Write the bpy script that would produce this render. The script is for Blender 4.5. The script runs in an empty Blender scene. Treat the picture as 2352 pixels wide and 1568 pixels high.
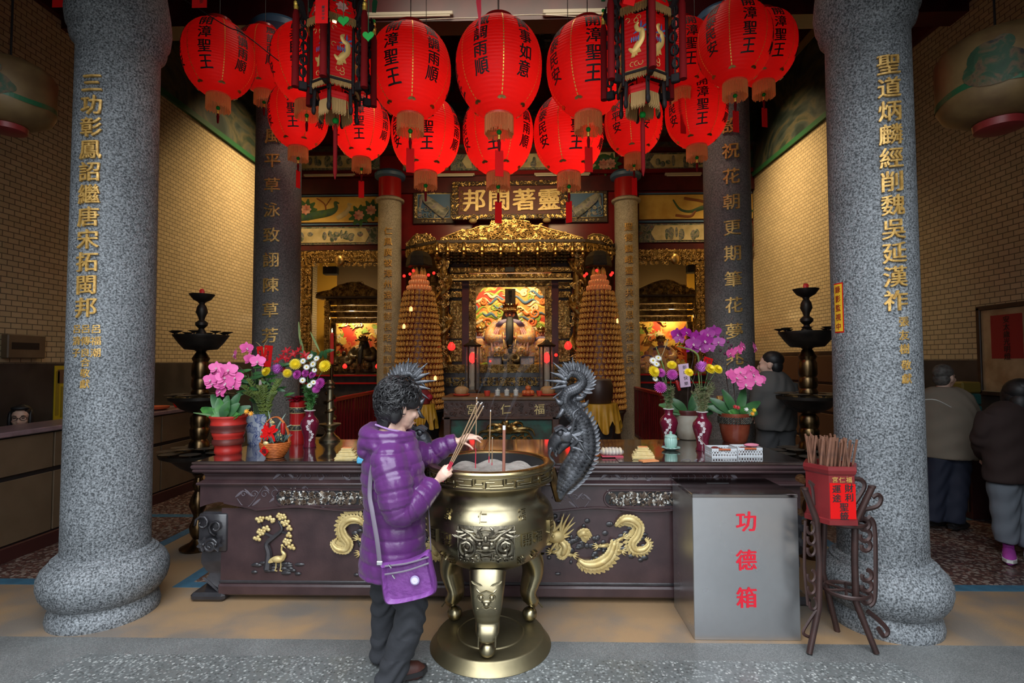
import bpy, bmesh, math, random
from mathutils import Vector, Matrix, Euler
PI = math.pi
S = bpy.context.scene
COL = S.collection

# ------------------------------------------------------------------ camera
FPX, CAMZ = 1200.0, 1.63
YAW, PITCH, ROLL = math.radians(1.4), math.radians(2.2), math.radians(-0.2)
FWD = Vector((-math.sin(YAW) * math.cos(PITCH), math.cos(YAW) * math.cos(PITCH), math.sin(PITCH)))
_r = Vector((math.cos(YAW), math.sin(YAW), 0)); _u = _r.cross(FWD)
RGT = _r * math.cos(ROLL) + _u * math.sin(ROLL)
UPV = _u * math.cos(ROLL) - _r * math.sin(ROLL)
cam_d = bpy.data.cameras.new('camera'); cam = bpy.data.objects.new('camera', cam_d); COL.objects.link(cam)
cam_d.sensor_width = 36.0; cam_d.lens = FPX / 2352 * 36.0
cam_d.clip_start = 0.05; cam_d.clip_end = 200
cam.matrix_world = Matrix(((RGT.x, UPV.x, -FWD.x, 0), (RGT.y, UPV.y, -FWD.y, 0), (RGT.z, UPV.z, -FWD.z, CAMZ), (0, 0, 0, 1)))
S.camera = cam
S.view_settings.view_transform = 'Standard'; S.view_settings.look = 'None'
S.view_settings.exposure = 0.0; S.view_settings.gamma = 1.0
S.cycles.use_denoising = True
S.cycles.max_bounces = 5; S.cycles.diffuse_bounces = 2; S.cycles.glossy_bounces = 3
S.cycles.transmission_bounces = 3; S.cycles.transparent_max_bounces = 6
S.cycles.caustics_reflective = False; S.cycles.caustics_refractive = False
S.cycles.sample_clamp_indirect = 4.0

# ------------------------------------------------------------------ sky and lights
w = bpy.data.worlds.new('overcast_sky'); S.world = w; w.use_nodes = True
_t = w.node_tree; _tc = _t.nodes.new('ShaderNodeTexCoord'); _sx = _t.nodes.new('ShaderNodeSeparateXYZ'); _rp = _t.nodes.new('ShaderNodeValToRGB')
_t.links.new(_tc.outputs['Generated'], _sx.inputs[0]); _t.links.new(_sx.outputs['Z'], _rp.inputs['Fac']); _t.links.new(_rp.outputs['Color'], _t.nodes['Background'].inputs[0])
_e = _rp.color_ramp.elements; _e[0].position = 0.0; _e[0].color = (.10, .10, .10, 1); _e[1].position = 0.95; _e[1].color = (.86, .93, 1.0, 1)   # street below, overcast sky above
_q = _e.new(0.02); _q.color = (.20, .21, .22, 1); _q = _e.new(0.35); _q.color = (.40, .43, .46, 1)
_t.nodes['Background'].inputs[1].default_value = 9.5

def light(name, kind, loc, energy, color, size=1.0, size_y=None, target=None, spread=None, spot=None, blend=0.6):
 l = bpy.data.lights.new(name, kind); l.energy = energy; l.color = color
 if kind == 'AREA':
  l.shape = 'RECTANGLE'; l.size = size; l.size_y = size_y or size
  if spread: l.spread = math.radians(spread)
 elif kind == 'SPOT':
  l.shadow_soft_size = size; l.spot_size = math.radians(spot or 60); l.spot_blend = blend
 else:
  l.shadow_soft_size = size
 o = bpy.data.objects.new(name, l); COL.objects.link(o); o.location = loc
 if target is not None:
  o.rotation_euler = (Vector(target) - Vector(loc)).to_track_quat('-Z', 'Y').to_euler()
 return o
WARM = (1.0, 0.70, 0.36); DAY = (0.84, 0.92, 1.0)
for nm, lc, sz, tg in (('street_opening', (-0.27, -3.5, 2.35), (5.6, 4.6), (-0.27, 3, 2.35)), ('courtyard_sky', (-0.27, -0.7, 4.85), (5.6, 5.6), (-0.27, -0.699, 0))):
 pt = light(nm, 'AREA', lc, 1, DAY, sz[0], sz[1], tg); pt.data.cycles.is_portal = True
light('aisle_lamp', 'AREA', (-3.5, 9.3, 6.4), 78, WARM, 0.4, 1.6, (-5.3, 9.5, 3.0), spread=95)
light('aisle_lamp', 'AREA', (3.1, 9.3, 6.4), 72, WARM, 0.4, 1.6, (4.9, 9.6, 3.0), spread=95)
light('hall_lamp', 'AREA', (-0.3, 8.6, 5.2), 42, WARM, 2.8, 0.5, (-0.3, 10.9, 4.0), spread=130)
light('porch_ceiling_lamp', 'AREA', (-0.3, 4.3, 6.3), 38, (1.0, 0.88, 0.70), 2.6, 0.4, (-0.3, 6.6, 2.0), spread=130)  # unseen fill light, added to lift the middle of the hall
light('shrine_lamp', 'AREA', (-0.35, 11.35, 4.0), 75, (1.0, 0.78, 0.42), 1.6, 0.3, (-0.35, 12.3, 2.5))
light('side_shrine_lamp', 'POINT', (-4.25, 12.7, 2.75), 34, (1.0, 0.78, 0.45), 0.05)
light('side_shrine_lamp', 'POINT', (3.55, 12.7, 2.75), 34, (1.0, 0.72, 0.3), 0.05)

# ------------------------------------------------------------------ helpers
def ray(px, py): return FWD + RGT * ((px - 1176) / FPX) - UPV * ((py - 784) / FPX)
def P(px, py, Y):
 d = ray(px, py); t = Y / d.y
 return Vector((d.x * t, Y, CAMZ + d.z * t))
def G(px, py, z=0.0):
 d = ray(px, py); t = (z - CAMZ) / d.z
 return Vector((d.x * t, d.y * t, z))
def V(*a): return Vector(a)
def lerp(a, b, t): return a + (b - a) * t
def frame(z, xhint=None):
 z = Vector(z).normalized()
 h = Vector(xhint) if xhint is not None else (Vector((1, 0, 0)) if abs(z.x) < 0.9 else Vector((0, 1, 0)))
 x = (h - z * h.dot(z)).normalized(); y = z.cross(x)
 return Matrix((x, y, z)).transposed()
def rotz(a): return Matrix.Rotation(a, 3, 'Z')
def spline(pts, n):
 pts = [Vector(p) for p in pts]; out = []
 m = len(pts) - 1
 for i in range(m):
  p0 = pts[max(i - 1, 0)]; p1 = pts[i]; p2 = pts[i + 1]; p3 = pts[min(i + 2, m)]
  for k in range(n):
   t = k / n
   out.append(0.5 * ((2 * p1) + (p2 - p0) * t + (2 * p0 - 5 * p1 + 4 * p2 - p3) * t * t + (3 * p1 - p0 - 3 * p2 + p3) * t ** 3))
 out.append(pts[-1]); return out
def interp(vals, n):
 m = len(vals) - 1; out = []
 for i in range(m):
  for k in range(n): out.append(lerp(vals[i], vals[i + 1], k / n))
 out.append(vals[-1]); return out

class MB:
 def __init__(s): s.v = []; s.f = []; s.M = None
 def add(s, vs, fs):
  o = len(s.v)
  s.v.extend(tuple(v) for v in vs); s.f.extend(tuple(i + o for i in f) for f in fs); return s
 def box(s, c, d, R=None, b=0.0):
  c = Vector(c); hx, hy, hz = d[0] / 2, d[1] / 2, d[2] / 2
  R = R or Matrix.Identity(3)
  if b <= 0:
   vs = [(x, y, z) for x in (-hx, hx) for y in (-hy, hy) for z in (-hz, hz)]
   fs = [(0, 1, 3, 2), (4, 6, 7, 5), (0, 4, 5, 1), (2, 3, 7, 6), (0, 2, 6, 4), (1, 5, 7, 3)]
  else:
   b = min(b, hx * .9, hy * .9, hz * .9)
   vs = []; ix = {}
   for sx in (-1, 1):
    for sy in (-1, 1):
     for sz in (-1, 1):
      for a in range(3):
       p = [sx * (hx - b), sy * (hy - b), sz * (hz - b)]
       p[a] += (sx, sy, sz)[a] * b
       ix[(sx, sy, sz, a)] = len(vs); vs.append(tuple(p))
   fs = []
   for a in range(3):
    o1, o2 = (a + 1) % 3, (a + 2) % 3
    for sg in (-1, 1):
     q = []
     for s1, s2 in ((-1, -1), (1, -1), (1, 1), (-1, 1)):
      k = [0, 0, 0]; k[a] = sg; k[o1] = s1; k[o2] = s2
      q.append(ix[(k[0], k[1], k[2], a)])
     fs.append(tuple(q if sg > 0 else q[::-1]))
    for s1 in (-1, 1):
     for s2 in (-1, 1):
      k = [0, 0, 0]; k[o1] = s1; k[o2] = s2
      k[a] = -1; A = tuple(k); k[a] = 1; B = tuple(k)
      q = [ix[A + (o1,)], ix[B + (o1,)], ix[B + (o2,)], ix[A + (o2,)]]
      fs.append(tuple(q if s1 * s2 < 0 else q[::-1]))
   for sx in (-1, 1):
    for sy in (-1, 1):
     for sz in (-1, 1):
      q = [ix[(sx, sy, sz, a)] for a in range(3)]
      fs.append(tuple(q if sx * sy * sz > 0 else q[::-1]))
  return s.add([c + R @ Vector(v) for v in vs], fs)
 def lathe(s, prof, c=(0, 0, 0), seg=32, R=None, wave=None, cap=True):
  c = Vector(c); R = R or Matrix.Identity(3); n = len(prof); vs = []
  for r, z in prof:
   for k in range(seg):
    a = 2 * PI * k / seg; rr = r * (1 if wave is None else wave(a, z))
    vs.append(c + R @ Vector((rr * math.cos(a), rr * math.sin(a), z)))
  fs = [(i * seg + k, i * seg + (k + 1) % seg, (i + 1) * seg + (k + 1) % seg, (i + 1) * seg + k) for i in range(n - 1) for k in range(seg)]
  if cap:
   if prof[0][0] > 1e-5: fs.append(tuple(range(seg - 1, -1, -1)))
   if prof[-1][0] > 1e-5: fs.append(tuple((n - 1) * seg + k for k in range(seg)))
  return s.add(vs, fs)
 def tube(s, pts, rad, seg=8, flat=1.0, cap=True, hint=None):
  pts = [Vector(p) for p in pts]; n = len(pts)
  if not hasattr(rad, '__len__'): rad = [rad] * n
  vs = []; x = None
  for i, p in enumerate(pts):
   t = (pts[min(i + 1, n - 1)] - pts[max(i - 1, 0)])
   if t.length < 1e-9: t = Vector((0, 0, 1))
   t.normalize()
   if x is None:
    h = Vector(hint) if hint is not None else (Vector((0, 0, 1)) if abs(t.z) < .9 else Vector((1, 0, 0)))
   else: h = x
   x = h - t * h.dot(t)
   if x.length < 1e-6: x = Vector((1, 0, 0)) if abs(t.x) < .9 else Vector((0, 1, 0)); x -= t * x.dot(t)
   x.normalize(); y = t.cross(x)
   for k in range(seg):
    a = 2 * PI * k / seg
    vs.append(p + x * (math.cos(a) * rad[i]) + y * (math.sin(a) * rad[i] * flat))
  fs = [(i * seg + k, i * seg + (k + 1) % seg, (i + 1) * seg + (k + 1) % seg, (i + 1) * seg + k) for i in range(n - 1) for k in range(seg)]
  if cap: fs += [tuple(range(seg - 1, -1, -1)), tuple((n - 1) * seg + k for k in range(seg))]
  return s.add(vs, fs)
 def ell(s, c, r, R=None, u=12, v=8):
  if not hasattr(r, '__len__'): r = (r, r, r)
  c = Vector(c); R = R or Matrix.Identity(3)
  vs = [c + R @ Vector((0, 0, -r[2]))]
  for i in range(1, v):
   ph = -PI / 2 + PI * i / v
   for k in range(u):
    a = 2 * PI * k / u
    vs.append(c + R @ Vector((r[0] * math.cos(ph) * math.cos(a), r[1] * math.cos(ph) * math.sin(a), r[2] * math.sin(ph))))
  vs.append(c + R @ Vector((0, 0, r[2]))); L = len(vs) - 1
  fs = [(0, 1 + (k + 1) % u, 1 + k) for k in range(u)]
  for i in range(v - 2):
   for k in range(u):
    a = 1 + i * u + k; b = 1 + i * u + (k + 1) % u
    fs.append((a, b, b + u, a + u))
  fs += [(L, 1 + (v - 2) * u + k, 1 + (v - 2) * u + (k + 1) % u) for k in range(u)]
  return s.add(vs, fs)
 def prism(s, poly, o, ex, ey, h):
  """polygon (2D) in the plane o + x*ex + y*ey, thickness h along ex x ey"""
  o, ex, ey = Vector(o), Vector(ex), Vector(ey); nz = ex.cross(ey).normalized(); n = len(poly)
  area = sum(poly[i][0] * poly[(i + 1) % n][1] - poly[(i + 1) % n][0] * poly[i][1] for i in range(n))
  if area < 0: poly = poly[::-1]
  b = [o + ex * p[0] + ey * p[1] for p in poly]
  vs = b + [p + nz * h for p in b]
  fs = [tuple(range(n - 1, -1, -1)), tuple(range(n, 2 * n))] + [(i, (i + 1) % n, n + (i + 1) % n, n + i) for i in range(n)]
  return s.add(vs, fs)
 def grid(s, fn, nu, nv, wrap=False):
  vs = [fn(i / nu, j / nv) for j in range(nv + 1) for i in range(nu + (0 if wrap else 1))]
  w = nu if wrap else nu + 1
  fs = []
  for j in range(nv):
   for i in range(nu):
    i2 = (i + 1) % w
    fs.append((j * w + i, j * w + i2, (j + 1) * w + i2, (j + 1) * w + i))
  return s.add(vs, fs)
 def petal(s, base, dirv, up, L, W, bend=0.2, cup=0.15, n=4):
  base = Vector(base); d = Vector(dirv).normalized(); u = Vector(up); u = (u - d * u.dot(d)).normalized(); sd = d.cross(u)
  vs = []
  for i in range(n + 1):
   t = i / n; wd = W * (math.sin(PI * (0.08 + 0.86 * t)) ** 0.8) / 2
   for q in (-1, 0, 1):
    vs.append(base + d * (L * t) + sd * (wd * q) + u * (L * bend * t * t * -1 + abs(q) * W * cup))
  fs = []
  for i in range(n):
   for q in range(2):
    a = i * 3 + q; fs.append((a, a + 1, a + 4, a + 3))
  return s.add(vs, fs)
 def xform(s, M):
  s.v = [tuple(M @ Vector(v)) for v in s.v]; return s
 def build(s, name, m, parent=None, smooth=0.7, flip=False, fix=False):
  me = bpy.data.meshes.new(name)
  me.from_pydata(s.v, [], s.f)
  if fix:
   bm = bmesh.new(); bm.from_mesh(me); bmesh.ops.recalc_face_normals(bm, faces=bm.faces); bm.to_mesh(me); bm.free()
  if smooth:
   me.polygons.foreach_set('use_smooth', [True] * len(me.polygons))
   if smooth < 3: me.set_sharp_from_angle(angle=smooth)
  if m: me.materials.append(m)
  o = bpy.data.objects.new(name, me); COL.objects.link(o)
  if parent is not None: o.parent = parent
  return o

def tag(o, label, cat, group=None, kind='thing'):
 o['label'] = label; o['category'] = cat; o['kind'] = kind
 if group: o['group'] = group
 return o
def thing(name, label, cat, loc=(0, 0, 0), rz=0.0, group=None):
 o = bpy.data.objects.new(name, None); COL.objects.link(o); o.empty_display_size = 0.05
 o.location = loc; o.rotation_euler = (0, 0, rz)
 return tag(o, label, cat, group)
def struct(o): o['kind'] = 'structure'; return o
def dup(root, label=None, loc=None, rz=None, group=None, rot=None, scale=None, skip=()):
 r = root.copy(); COL.objects.link(r)
 if loc is not None: r.location = loc
 if rz is not None: r.rotation_euler = (0, 0, rz)
 if rot is not None: r.rotation_euler = rot
 if scale is not None: r.scale = scale
 if label: r['label'] = label
 if group: r['group'] = group
 for ch in list(root.children):
  if ch.name.split('.')[0] in skip: continue
  c = ch.copy(); COL.objects.link(c); c.parent = r
  for g in ch.children:
   d = g.copy(); COL.objects.link(d); d.parent = c
 return r
ORD = ['first', 'second', 'third', 'fourth', 'fifth', 'sixth', 'seventh', 'eighth', 'ninth', 'tenth', 'eleventh', 'twelfth', 'thirteenth', 'fourteenth', 'fifteenth', 'sixteenth']
def px_of(p):
 q = Vector(p) - Vector((0, 0, CAMZ)); k = q.dot(FWD)
 return 1176 + FPX * q.dot(RGT) / k
def ordinal(objs, text):
 """text holds {}; filled with the object's place counted from the left"""
 objs = sorted(objs, key=lambda o: px_of(o.location))
 n = len(objs)
 for i, o in enumerate(objs):
  w_ = 'leftmost' if i == 0 else 'rightmost' if i == n - 1 else ORD[i] + ' from left'
  o['label'] = text.format(w_)
def remesh(mb, name, m, parent, voxel, smooth=6, factor=0.5, fn=None):
 """fuse overlapping shapes into one continuous surface"""
 o = mb.build(name + '_src', None, None, smooth=0, fix=False)
 a = o.modifiers.new('r', 'REMESH'); a.mode = 'VOXEL'; a.voxel_size = voxel; a.use_smooth_shade = True
 if smooth:
  b = o.modifiers.new('s', 'SMOOTH'); b.iterations = smooth; b.factor = factor
 dg = bpy.context.evaluated_depsgraph_get()
 me = bpy.data.meshes.new_from_object(o.evaluated_get(dg))
 old = o.data; bpy.data.objects.remove(o); bpy.data.meshes.remove(old)
 me.name = name
 if fn:
  n = len(me.vertices); co = [0.0] * (3 * n); me.vertices.foreach_get('co', co)
  no = [0.0] * (3 * n); me.vertices.foreach_get('normal', no)
  for i in range(n):
   q = fn(Vector(co[3 * i:3 * i + 3]), Vector(no[3 * i:3 * i + 3])); co[3 * i:3 * i + 3] = q
  me.vertices.foreach_set('co', co); me.update()
 me.polygons.foreach_set('use_smooth', [True] * len(me.polygons))
 me.materials.clear()
 if m: me.materials.append(m)
 q = bpy.data.objects.new(name, me); COL.objects.link(q)
 if parent is not None: q.parent = parent
 return q

# ------------------------------------------------------------------ lettering
_gl = {}
def glyph(ch, bold=0.012, cuts=5):
 k = (ch, bold, cuts)
 if k in _gl: return _gl[k]
 c = bpy.data.curves.new('g', 'FONT'); c.body = ch; c.align_x = 'CENTER'; c.offset = bold; c.extrude = 0.5; c.resolution_u = 2
 o = bpy.data.objects.new('g', c); COL.objects.link(o)
 dg = bpy.context.evaluated_depsgraph_get(); me = bpy.data.meshes.new_from_object(o.evaluated_get(dg))
 bpy.data.objects.remove(o); bpy.data.curves.remove(c)
 bm = bmesh.new(); bm.from_mesh(me); bpy.data.meshes.remove(me)
 bmesh.ops.remove_doubles(bm, verts=bm.verts, dist=1e-5)
 for f in [f for f in bm.faces if all(abs(v.co.z + .5) < 1e-4 for v in f.verts)]: bm.faces.remove(f)
 for i in range(1, cuts):
  t = -0.5 + i / cuts
  for no, q in (((1, 0, 0), (t, 0, 0)), ((0, 1, 0), (0, t + .38, 0))):
   bmesh.ops.bisect_plane(bm, geom=list(bm.verts) + list(bm.edges) + list(bm.faces), plane_co=q, plane_no=no)
 bm.verts.index_update()
 vs = [(v.co.x, v.co.y - .38, v.co.z + .5) for v in bm.verts]; fs = [tuple(v.index for v in f.verts) for f in bm.faces]
 bm.free(); _gl[k] = (vs, fs); return _gl[k]
def write(mb, text, size, fn, step=1.0, vertical=True, depth=0.01, bold=0.012, slant=0.07, u0=0.0, v0=0.0, cuts=5):
 """lays characters with fn(u, v, w) -> point; vertical strings run down from (u0, v0)"""
 for i, ch in enumerate(text):
  if ch == ' ': continue
  cu, cv = (u0, v0 - i * size * step) if vertical else (u0 + i * size * step, v0)
  vs, fs = glyph(ch, 0.0, cuts); k = bold * .75
  for j, (du, dv) in enumerate(((-k, 0), (k, 0), (0, k)) if bold > .004 else ((0, 0),)):      # a heavier brush: the same stroke set down again
   mb.add([fn(cu + (x + du) * size, cv + (y + dv + slant * x) * size, z * depth * (1 + .04 * j)) for x, y, z in vs], fs)
 return mb
def flatmap(o, ex, ey, en):
 o, ex, ey, en = Vector(o), Vector(ex), Vector(ey), Vector(en)
 return lambda u, v, w_: o + ex * u + ey * v + en * w_

# ------------------------------------------------------------------ materials
def _nodes(name):
 m = bpy.data.materials.new(name); m.use_nodes = True; nt = m.node_tree
 return m, nt, nt.nodes['Principled BSDF'], nt.nodes.new, nt.links.new
def c4(c): return (c[0], c[1], c[2], 1)
def mat(name, c, r=0.5, metal=0.0, c2=None, vs=8.0, bump=0.0, bs=60.0, em=0.0, emc=None, coat=0.0, lo=0.35, hi=0.65, alpha=1.0, sheen=0.0, trans=0.0, spec=None, detail=4, r2=None, sss=0.0):
 m, nt, b, N, L = _nodes(name)
 b.inputs['Base Color'].default_value = c4(c); b.inputs['Roughness'].default_value = r; b.inputs['Metallic'].default_value = metal
 b.inputs['Coat Weight'].default_value = coat; b.inputs['Coat Roughness'].default_value = 0.12
 b.inputs['Alpha'].default_value = alpha; b.inputs['Sheen Weight'].default_value = sheen; b.inputs['Transmission Weight'].default_value = trans
 if spec is not None: b.inputs['Specular IOR Level'].default_value = spec
 if sss: b.inputs['Subsurface Weight'].default_value = sss; b.inputs['Subsurface Scale'].default_value = 0.01
 if em: b.inputs['Emission Color'].default_value = c4(emc or c); b.inputs['Emission Strength'].default_value = em
 if c2 is not None or bump or r2 is not None:
  tc = N('ShaderNodeTexCoord')
 if c2 is not None or r2 is not None:
  n = N('ShaderNodeTexNoise'); n.inputs['Scale'].default_value = vs; n.inputs['Detail'].default_value = detail; L(tc.outputs['Object'], n.inputs['Vector'])
  if c2 is not None:
   rp = N('ShaderNodeValToRGB'); rp.color_ramp.elements[0].position = lo; rp.color_ramp.elements[1].position = hi
   rp.color_ramp.elements[0].color = c4(c); rp.color_ramp.elements[1].color = c4(c2)
   L(n.outputs['Fac'], rp.inputs['Fac']); L(rp.outputs['Color'], b.inputs['Base Color'])
  if r2 is not None:
   mr = N('ShaderNodeMapRange'); mr.inputs['From Min'].default_value = lo; mr.inputs['From Max'].default_value = hi
   mr.inputs['To Min'].default_value = r; mr.inputs['To Max'].default_value = r2
   L(n.outputs['Fac'], mr.inputs['Value']); L(mr.outputs['Result'], b.inputs['Roughness'])
 if bump:
  n2 = N('ShaderNodeTexNoise'); n2.inputs['Scale'].default_value = bs; n2.inputs['Detail'].default_value = 3; L(tc.outputs['Object'], n2.inputs['Vector'])
  bp = N('ShaderNodeBump'); bp.inputs['Strength'].default_value = bump; bp.inputs['Distance'].default_value = 0.01
  L(n2.outputs['Fac'], bp.inputs['Height']); L(bp.outputs['Normal'], b.inputs['Normal'])
 return m
def terrazzo(name, cols, scale, r=0.45, gap=(0.2, 0.2, 0.2), chip=0.5, dirt=0.6, coat=0.0):
 """stone chips: random colour per Voronoi cell, cement between"""
 m, nt, b, N, L = _nodes(name)
 tc = N('ShaderNodeTexCoord'); v = N('ShaderNodeTexVoronoi'); v.inputs['Scale'].default_value = scale; L(tc.outputs['Object'], v.inputs['Vector'])
 sp = N('ShaderNodeSeparateColor'); L(v.outputs['Color'], sp.inputs['Color'])
 rp = N('ShaderNodeValToRGB'); rp.color_ramp.interpolation = 'CONSTANT'
 while len(rp.color_ramp.elements) < len(cols): rp.color_ramp.elements.new(0.5)
 for i, (p, c) in enumerate(cols): rp.color_ramp.elements[i].position = p; rp.color_ramp.elements[i].color = c4(c)
 L(sp.outputs[0], rp.inputs['Fac'])
 lt = N('ShaderNodeMath'); lt.operation = 'LESS_THAN'; lt.inputs[1].default_value = chip; L(v.outputs['Distance'], lt.inputs[0])
 mx = N('ShaderNodeMix'); mx.data_type = 'RGBA'; mx.inputs[6].default_value = c4(gap); L(lt.outputs[0], mx.inputs[0]); L(rp.outputs['Color'], mx.inputs[7])
 n = N('ShaderNodeTexNoise'); n.inputs['Scale'].default_value = 1.7; n.inputs['Detail'].default_value = 5; L(tc.outputs['Object'], n.inputs['Vector'])
 r2 = N('ShaderNodeMapRange'); r2.inputs['From Min'].default_value = .35; r2.inputs['From Max'].default_value = .65; r2.inputs['To Min'].default_value = dirt; r2.inputs['To Max'].default_value = 1.0
 L(n.outputs['Fac'], r2.inputs['Value'])
 ml = N('ShaderNodeMix'); ml.data_type = 'RGBA'; ml.blend_type = 'MULTIPLY'; ml.inputs[0].default_value = 1.0
 L(mx.outputs[2], ml.inputs[6]); cc = N('ShaderNodeCombineColor')
 for i in range(3): L(r2.outputs['Result'], cc.inputs[i])
 L(cc.outputs['Color'], ml.inputs[7]); L(ml.outputs[2], b.inputs['Base Color'])
 b.inputs['Roughness'].default_value = r; b.inputs['Coat Weight'].default_value = coat
 return m
def granite(name, dark, lightc, scale, tint=None, r=0.65):
 m, nt, b, N, L = _nodes(name)
 tc = N('ShaderNodeTexCoord')
 n = N('ShaderNodeTexNoise'); n.inputs['Scale'].default_value = scale; n.inputs['Detail'].default_value = 2.5; n.inputs['Roughness'].default_value = .6; L(tc.outputs['Object'], n.inputs['Vector'])
 rp = N('ShaderNodeValToRGB'); e = rp.color_ramp.elements; e[0].position = .36; e[1].position = .66; e[0].color = c4(dark); e[1].color = c4(lightc)
 L(n.outputs['Fac'], rp.inputs['Fac'])
 n2 = N('ShaderNodeTexNoise'); n2.inputs['Scale'].default_value = 2.6; n2.inputs['Detail'].default_value = 4; L(tc.outputs['Object'], n2.inputs['Vector'])
 mr = N('ShaderNodeMapRange'); mr.inputs['From Min'].default_value = .3; mr.inputs['From Max'].default_value = .7; mr.inputs['To Min'].default_value = .72; mr.inputs['To Max'].default_value = 1.1
 L(n2.outputs['Fac'], mr.inputs['Value'])
 hs = N('ShaderNodeHueSaturation'); L(rp.outputs['Color'], hs.inputs['Color']); L(mr.outputs['Result'], hs.inputs['Value'])
 L(hs.outputs['Color'], b.inputs['Base Color']); b.inputs['Roughness'].default_value = r
 bp = N('ShaderNodeBump'); bp.inputs['Strength'].default_value = .35; bp.inputs['Distance'].default_value = .006; L(n.outputs['Fac'], bp.inputs['Height']); L(bp.outputs['Normal'], b.inputs['Normal'])
 return m
def tiles(name, c1, c2, mortar, bw, bh, axis='Y', r=0.22):
 m, nt, b, N, L = _nodes(name)
 tc = N('ShaderNodeTexCoord'); sp = N('ShaderNodeSeparateXYZ'); cb = N('ShaderNodeCombineXYZ'); L(tc.outputs['Object'], sp.inputs[0])
 L(sp.outputs[axis], cb.inputs[0]); L(sp.outputs['Z'], cb.inputs[1])
 br = N('ShaderNodeTexBrick'); L(cb.outputs[0], br.inputs['Vector']); br.inputs['Scale'].default_value = 1.0
 br.inputs['Color1'].default_value = c4(c1); br.inputs['Color2'].default_value = c4(c2); br.inputs['Mortar'].default_value = c4(mortar)
 br.inputs['Mortar Size'].default_value = .0045; br.inputs['Brick Width'].default_value = bw; br.inputs['Row Height'].default_value = bh; br.inputs['Mortar Smooth'].default_value = .1
 L(br.outputs['Color'], b.inputs['Base Color'])
 mr = N('ShaderNodeMapRange'); mr.inputs['To Min'].default_value = r; mr.inputs['To Max'].default_value = .9; L(br.outputs['Fac'], mr.inputs['Value']); L(mr.outputs['Result'], b.inputs['Roughness'])
 n = N('ShaderNodeTexNoise'); n.inputs['Scale'].default_value = 9; L(tc.outputs['Object'], n.inputs['Vector'])
 ad = N('ShaderNodeMath'); ad.operation = 'MULTIPLY_ADD'; ad.inputs[1].default_value = -1.0; L(br.outputs['Fac'], ad.inputs[0]); L(n.outputs['Fac'], ad.inputs[2])
 bp = N('ShaderNodeBump'); bp.inputs['Strength'].default_value = .3; bp.inputs['Distance'].default_value = .004; L(ad.outputs[0], bp.inputs['Height']); L(bp.outputs['Normal'], b.inputs['Normal'])
 return m
def painted(name, stops, scale=3.0, dist=2.0, r=0.5, stretch=(1, 1, 1), em=0.0):
 """brushy many-coloured painting from warped noise"""
 m, nt, b, N, L = _nodes(name)
 tc = N('ShaderNodeTexCoord'); mp = N('ShaderNodeMapping'); mp.inputs['Scale'].default_value = stretch; L(tc.outputs['Object'], mp.inputs['Vector'])
 n = N('ShaderNodeTexNoise'); n.inputs['Scale'].default_value = scale; n.inputs['Detail'].default_value = 6; n.inputs['Distortion'].default_value = dist; L(mp.outputs[0], n.inputs['Vector'])
 rp = N('ShaderNodeValToRGB')
 while len(rp.color_ramp.elements) < len(stops): rp.color_ramp.elements.new(0.5)
 for i, (p, c) in enumerate(stops): rp.color_ramp.elements[i].position = p; rp.color_ramp.elements[i].color = c4(c)
 L(n.outputs['Fac'], rp.inputs['Fac']); L(rp.outputs['Color'], b.inputs['Base Color']); b.inputs['Roughness'].default_value = r
 if em: L(rp.outputs['Color'], b.inputs['Emission Color']); b.inputs['Emission Strength'].default_value = em
 return m

GRANITE = granite('column_granite', (.04, .045, .05), (.33, .352, .37), 95)
GRANITE_B = granite('hall_granite', (.10, .095, .09), (.25, .24, .225), 70)
GRANITE_C = granite('shrine_granite', (.30, .26, .19), (.58, .52, .40), 60)
TILE_L = tiles('cream_tile', (.52, .42, .26), (.45, .365, .22), (.12, .095, .06), .118, .0585)
GOLD = mat('gold_leaf', (.64, .43, .16), .36, 1.0, c2=(.30, .18, .055), vs=14, bump=.25, bs=45)
GOLDD = mat('old_gold', (.36, .23, .075), .45, 1.0, c2=(.09, .05, .02), vs=10, bump=.3, bs=40)
GOLDP = mat('gold_paint', (.74, .58, .27), .42, .35, c2=(.58, .42, .16), vs=20, bump=.1, bs=120)
GILT = mat('gilt_letter', (.80, .50, .15), .38, .4, c2=(.52, .29, .07), vs=40, bump=.3, bs=70)
BRASS = mat('aged_brass', (.37, .315, .19), .27, 1.0, c2=(.235, .20, .13), vs=5, bump=.04, bs=30, r2=.4)
BRASSD = mat('dark_brass', (.20, .125, .055), .3, 1.0, c2=(.07, .045, .025), vs=7, bump=.05, bs=30)
IRON = mat('blackened_bronze', (.02, .017, .015), .45, .6, c2=(.045, .035, .028), vs=9)
DRAGON = mat('grey_bronze', (.15, .155, .17), .40, .65, c2=(.045, .045, .05), vs=16, bump=.25, bs=60)
LACQ = mat('plum_lacquer', (.036, .018, .02), .33, 0, c2=(.058, .03, .031), vs=6, bump=.05, bs=90, coat=.15)
LACQK = mat('black_lacquer', (.02, .019, .022), .3, 0, c2=(.04, .036, .04), vs=8, bump=.08, bs=60, coat=.2)
TOPL = mat('polished_top', (.035, .022, .02), .06, 0, c2=(.06, .04, .034), vs=4, coat=.6)
REDW = mat('red_paint', (.17, .008, .01), .28, 0, c2=(.11, .006, .008), vs=3)
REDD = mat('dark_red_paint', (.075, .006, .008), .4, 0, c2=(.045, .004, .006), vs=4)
REDB = mat('bright_red_lacquer', (.36, .012, .012), .25)
REDP = mat('red_paper', (.62, .010, .010), .8, spec=.05)
DARKW = mat('dark_wood', (.03, .017, .012), .45, 0, c2=(.05, .03, .02), vs=8)
BLACK = mat('black_paint', (.012, .011, .012), .5)
INK = mat('black_ink', (.008, .007, .007), .6)
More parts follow.
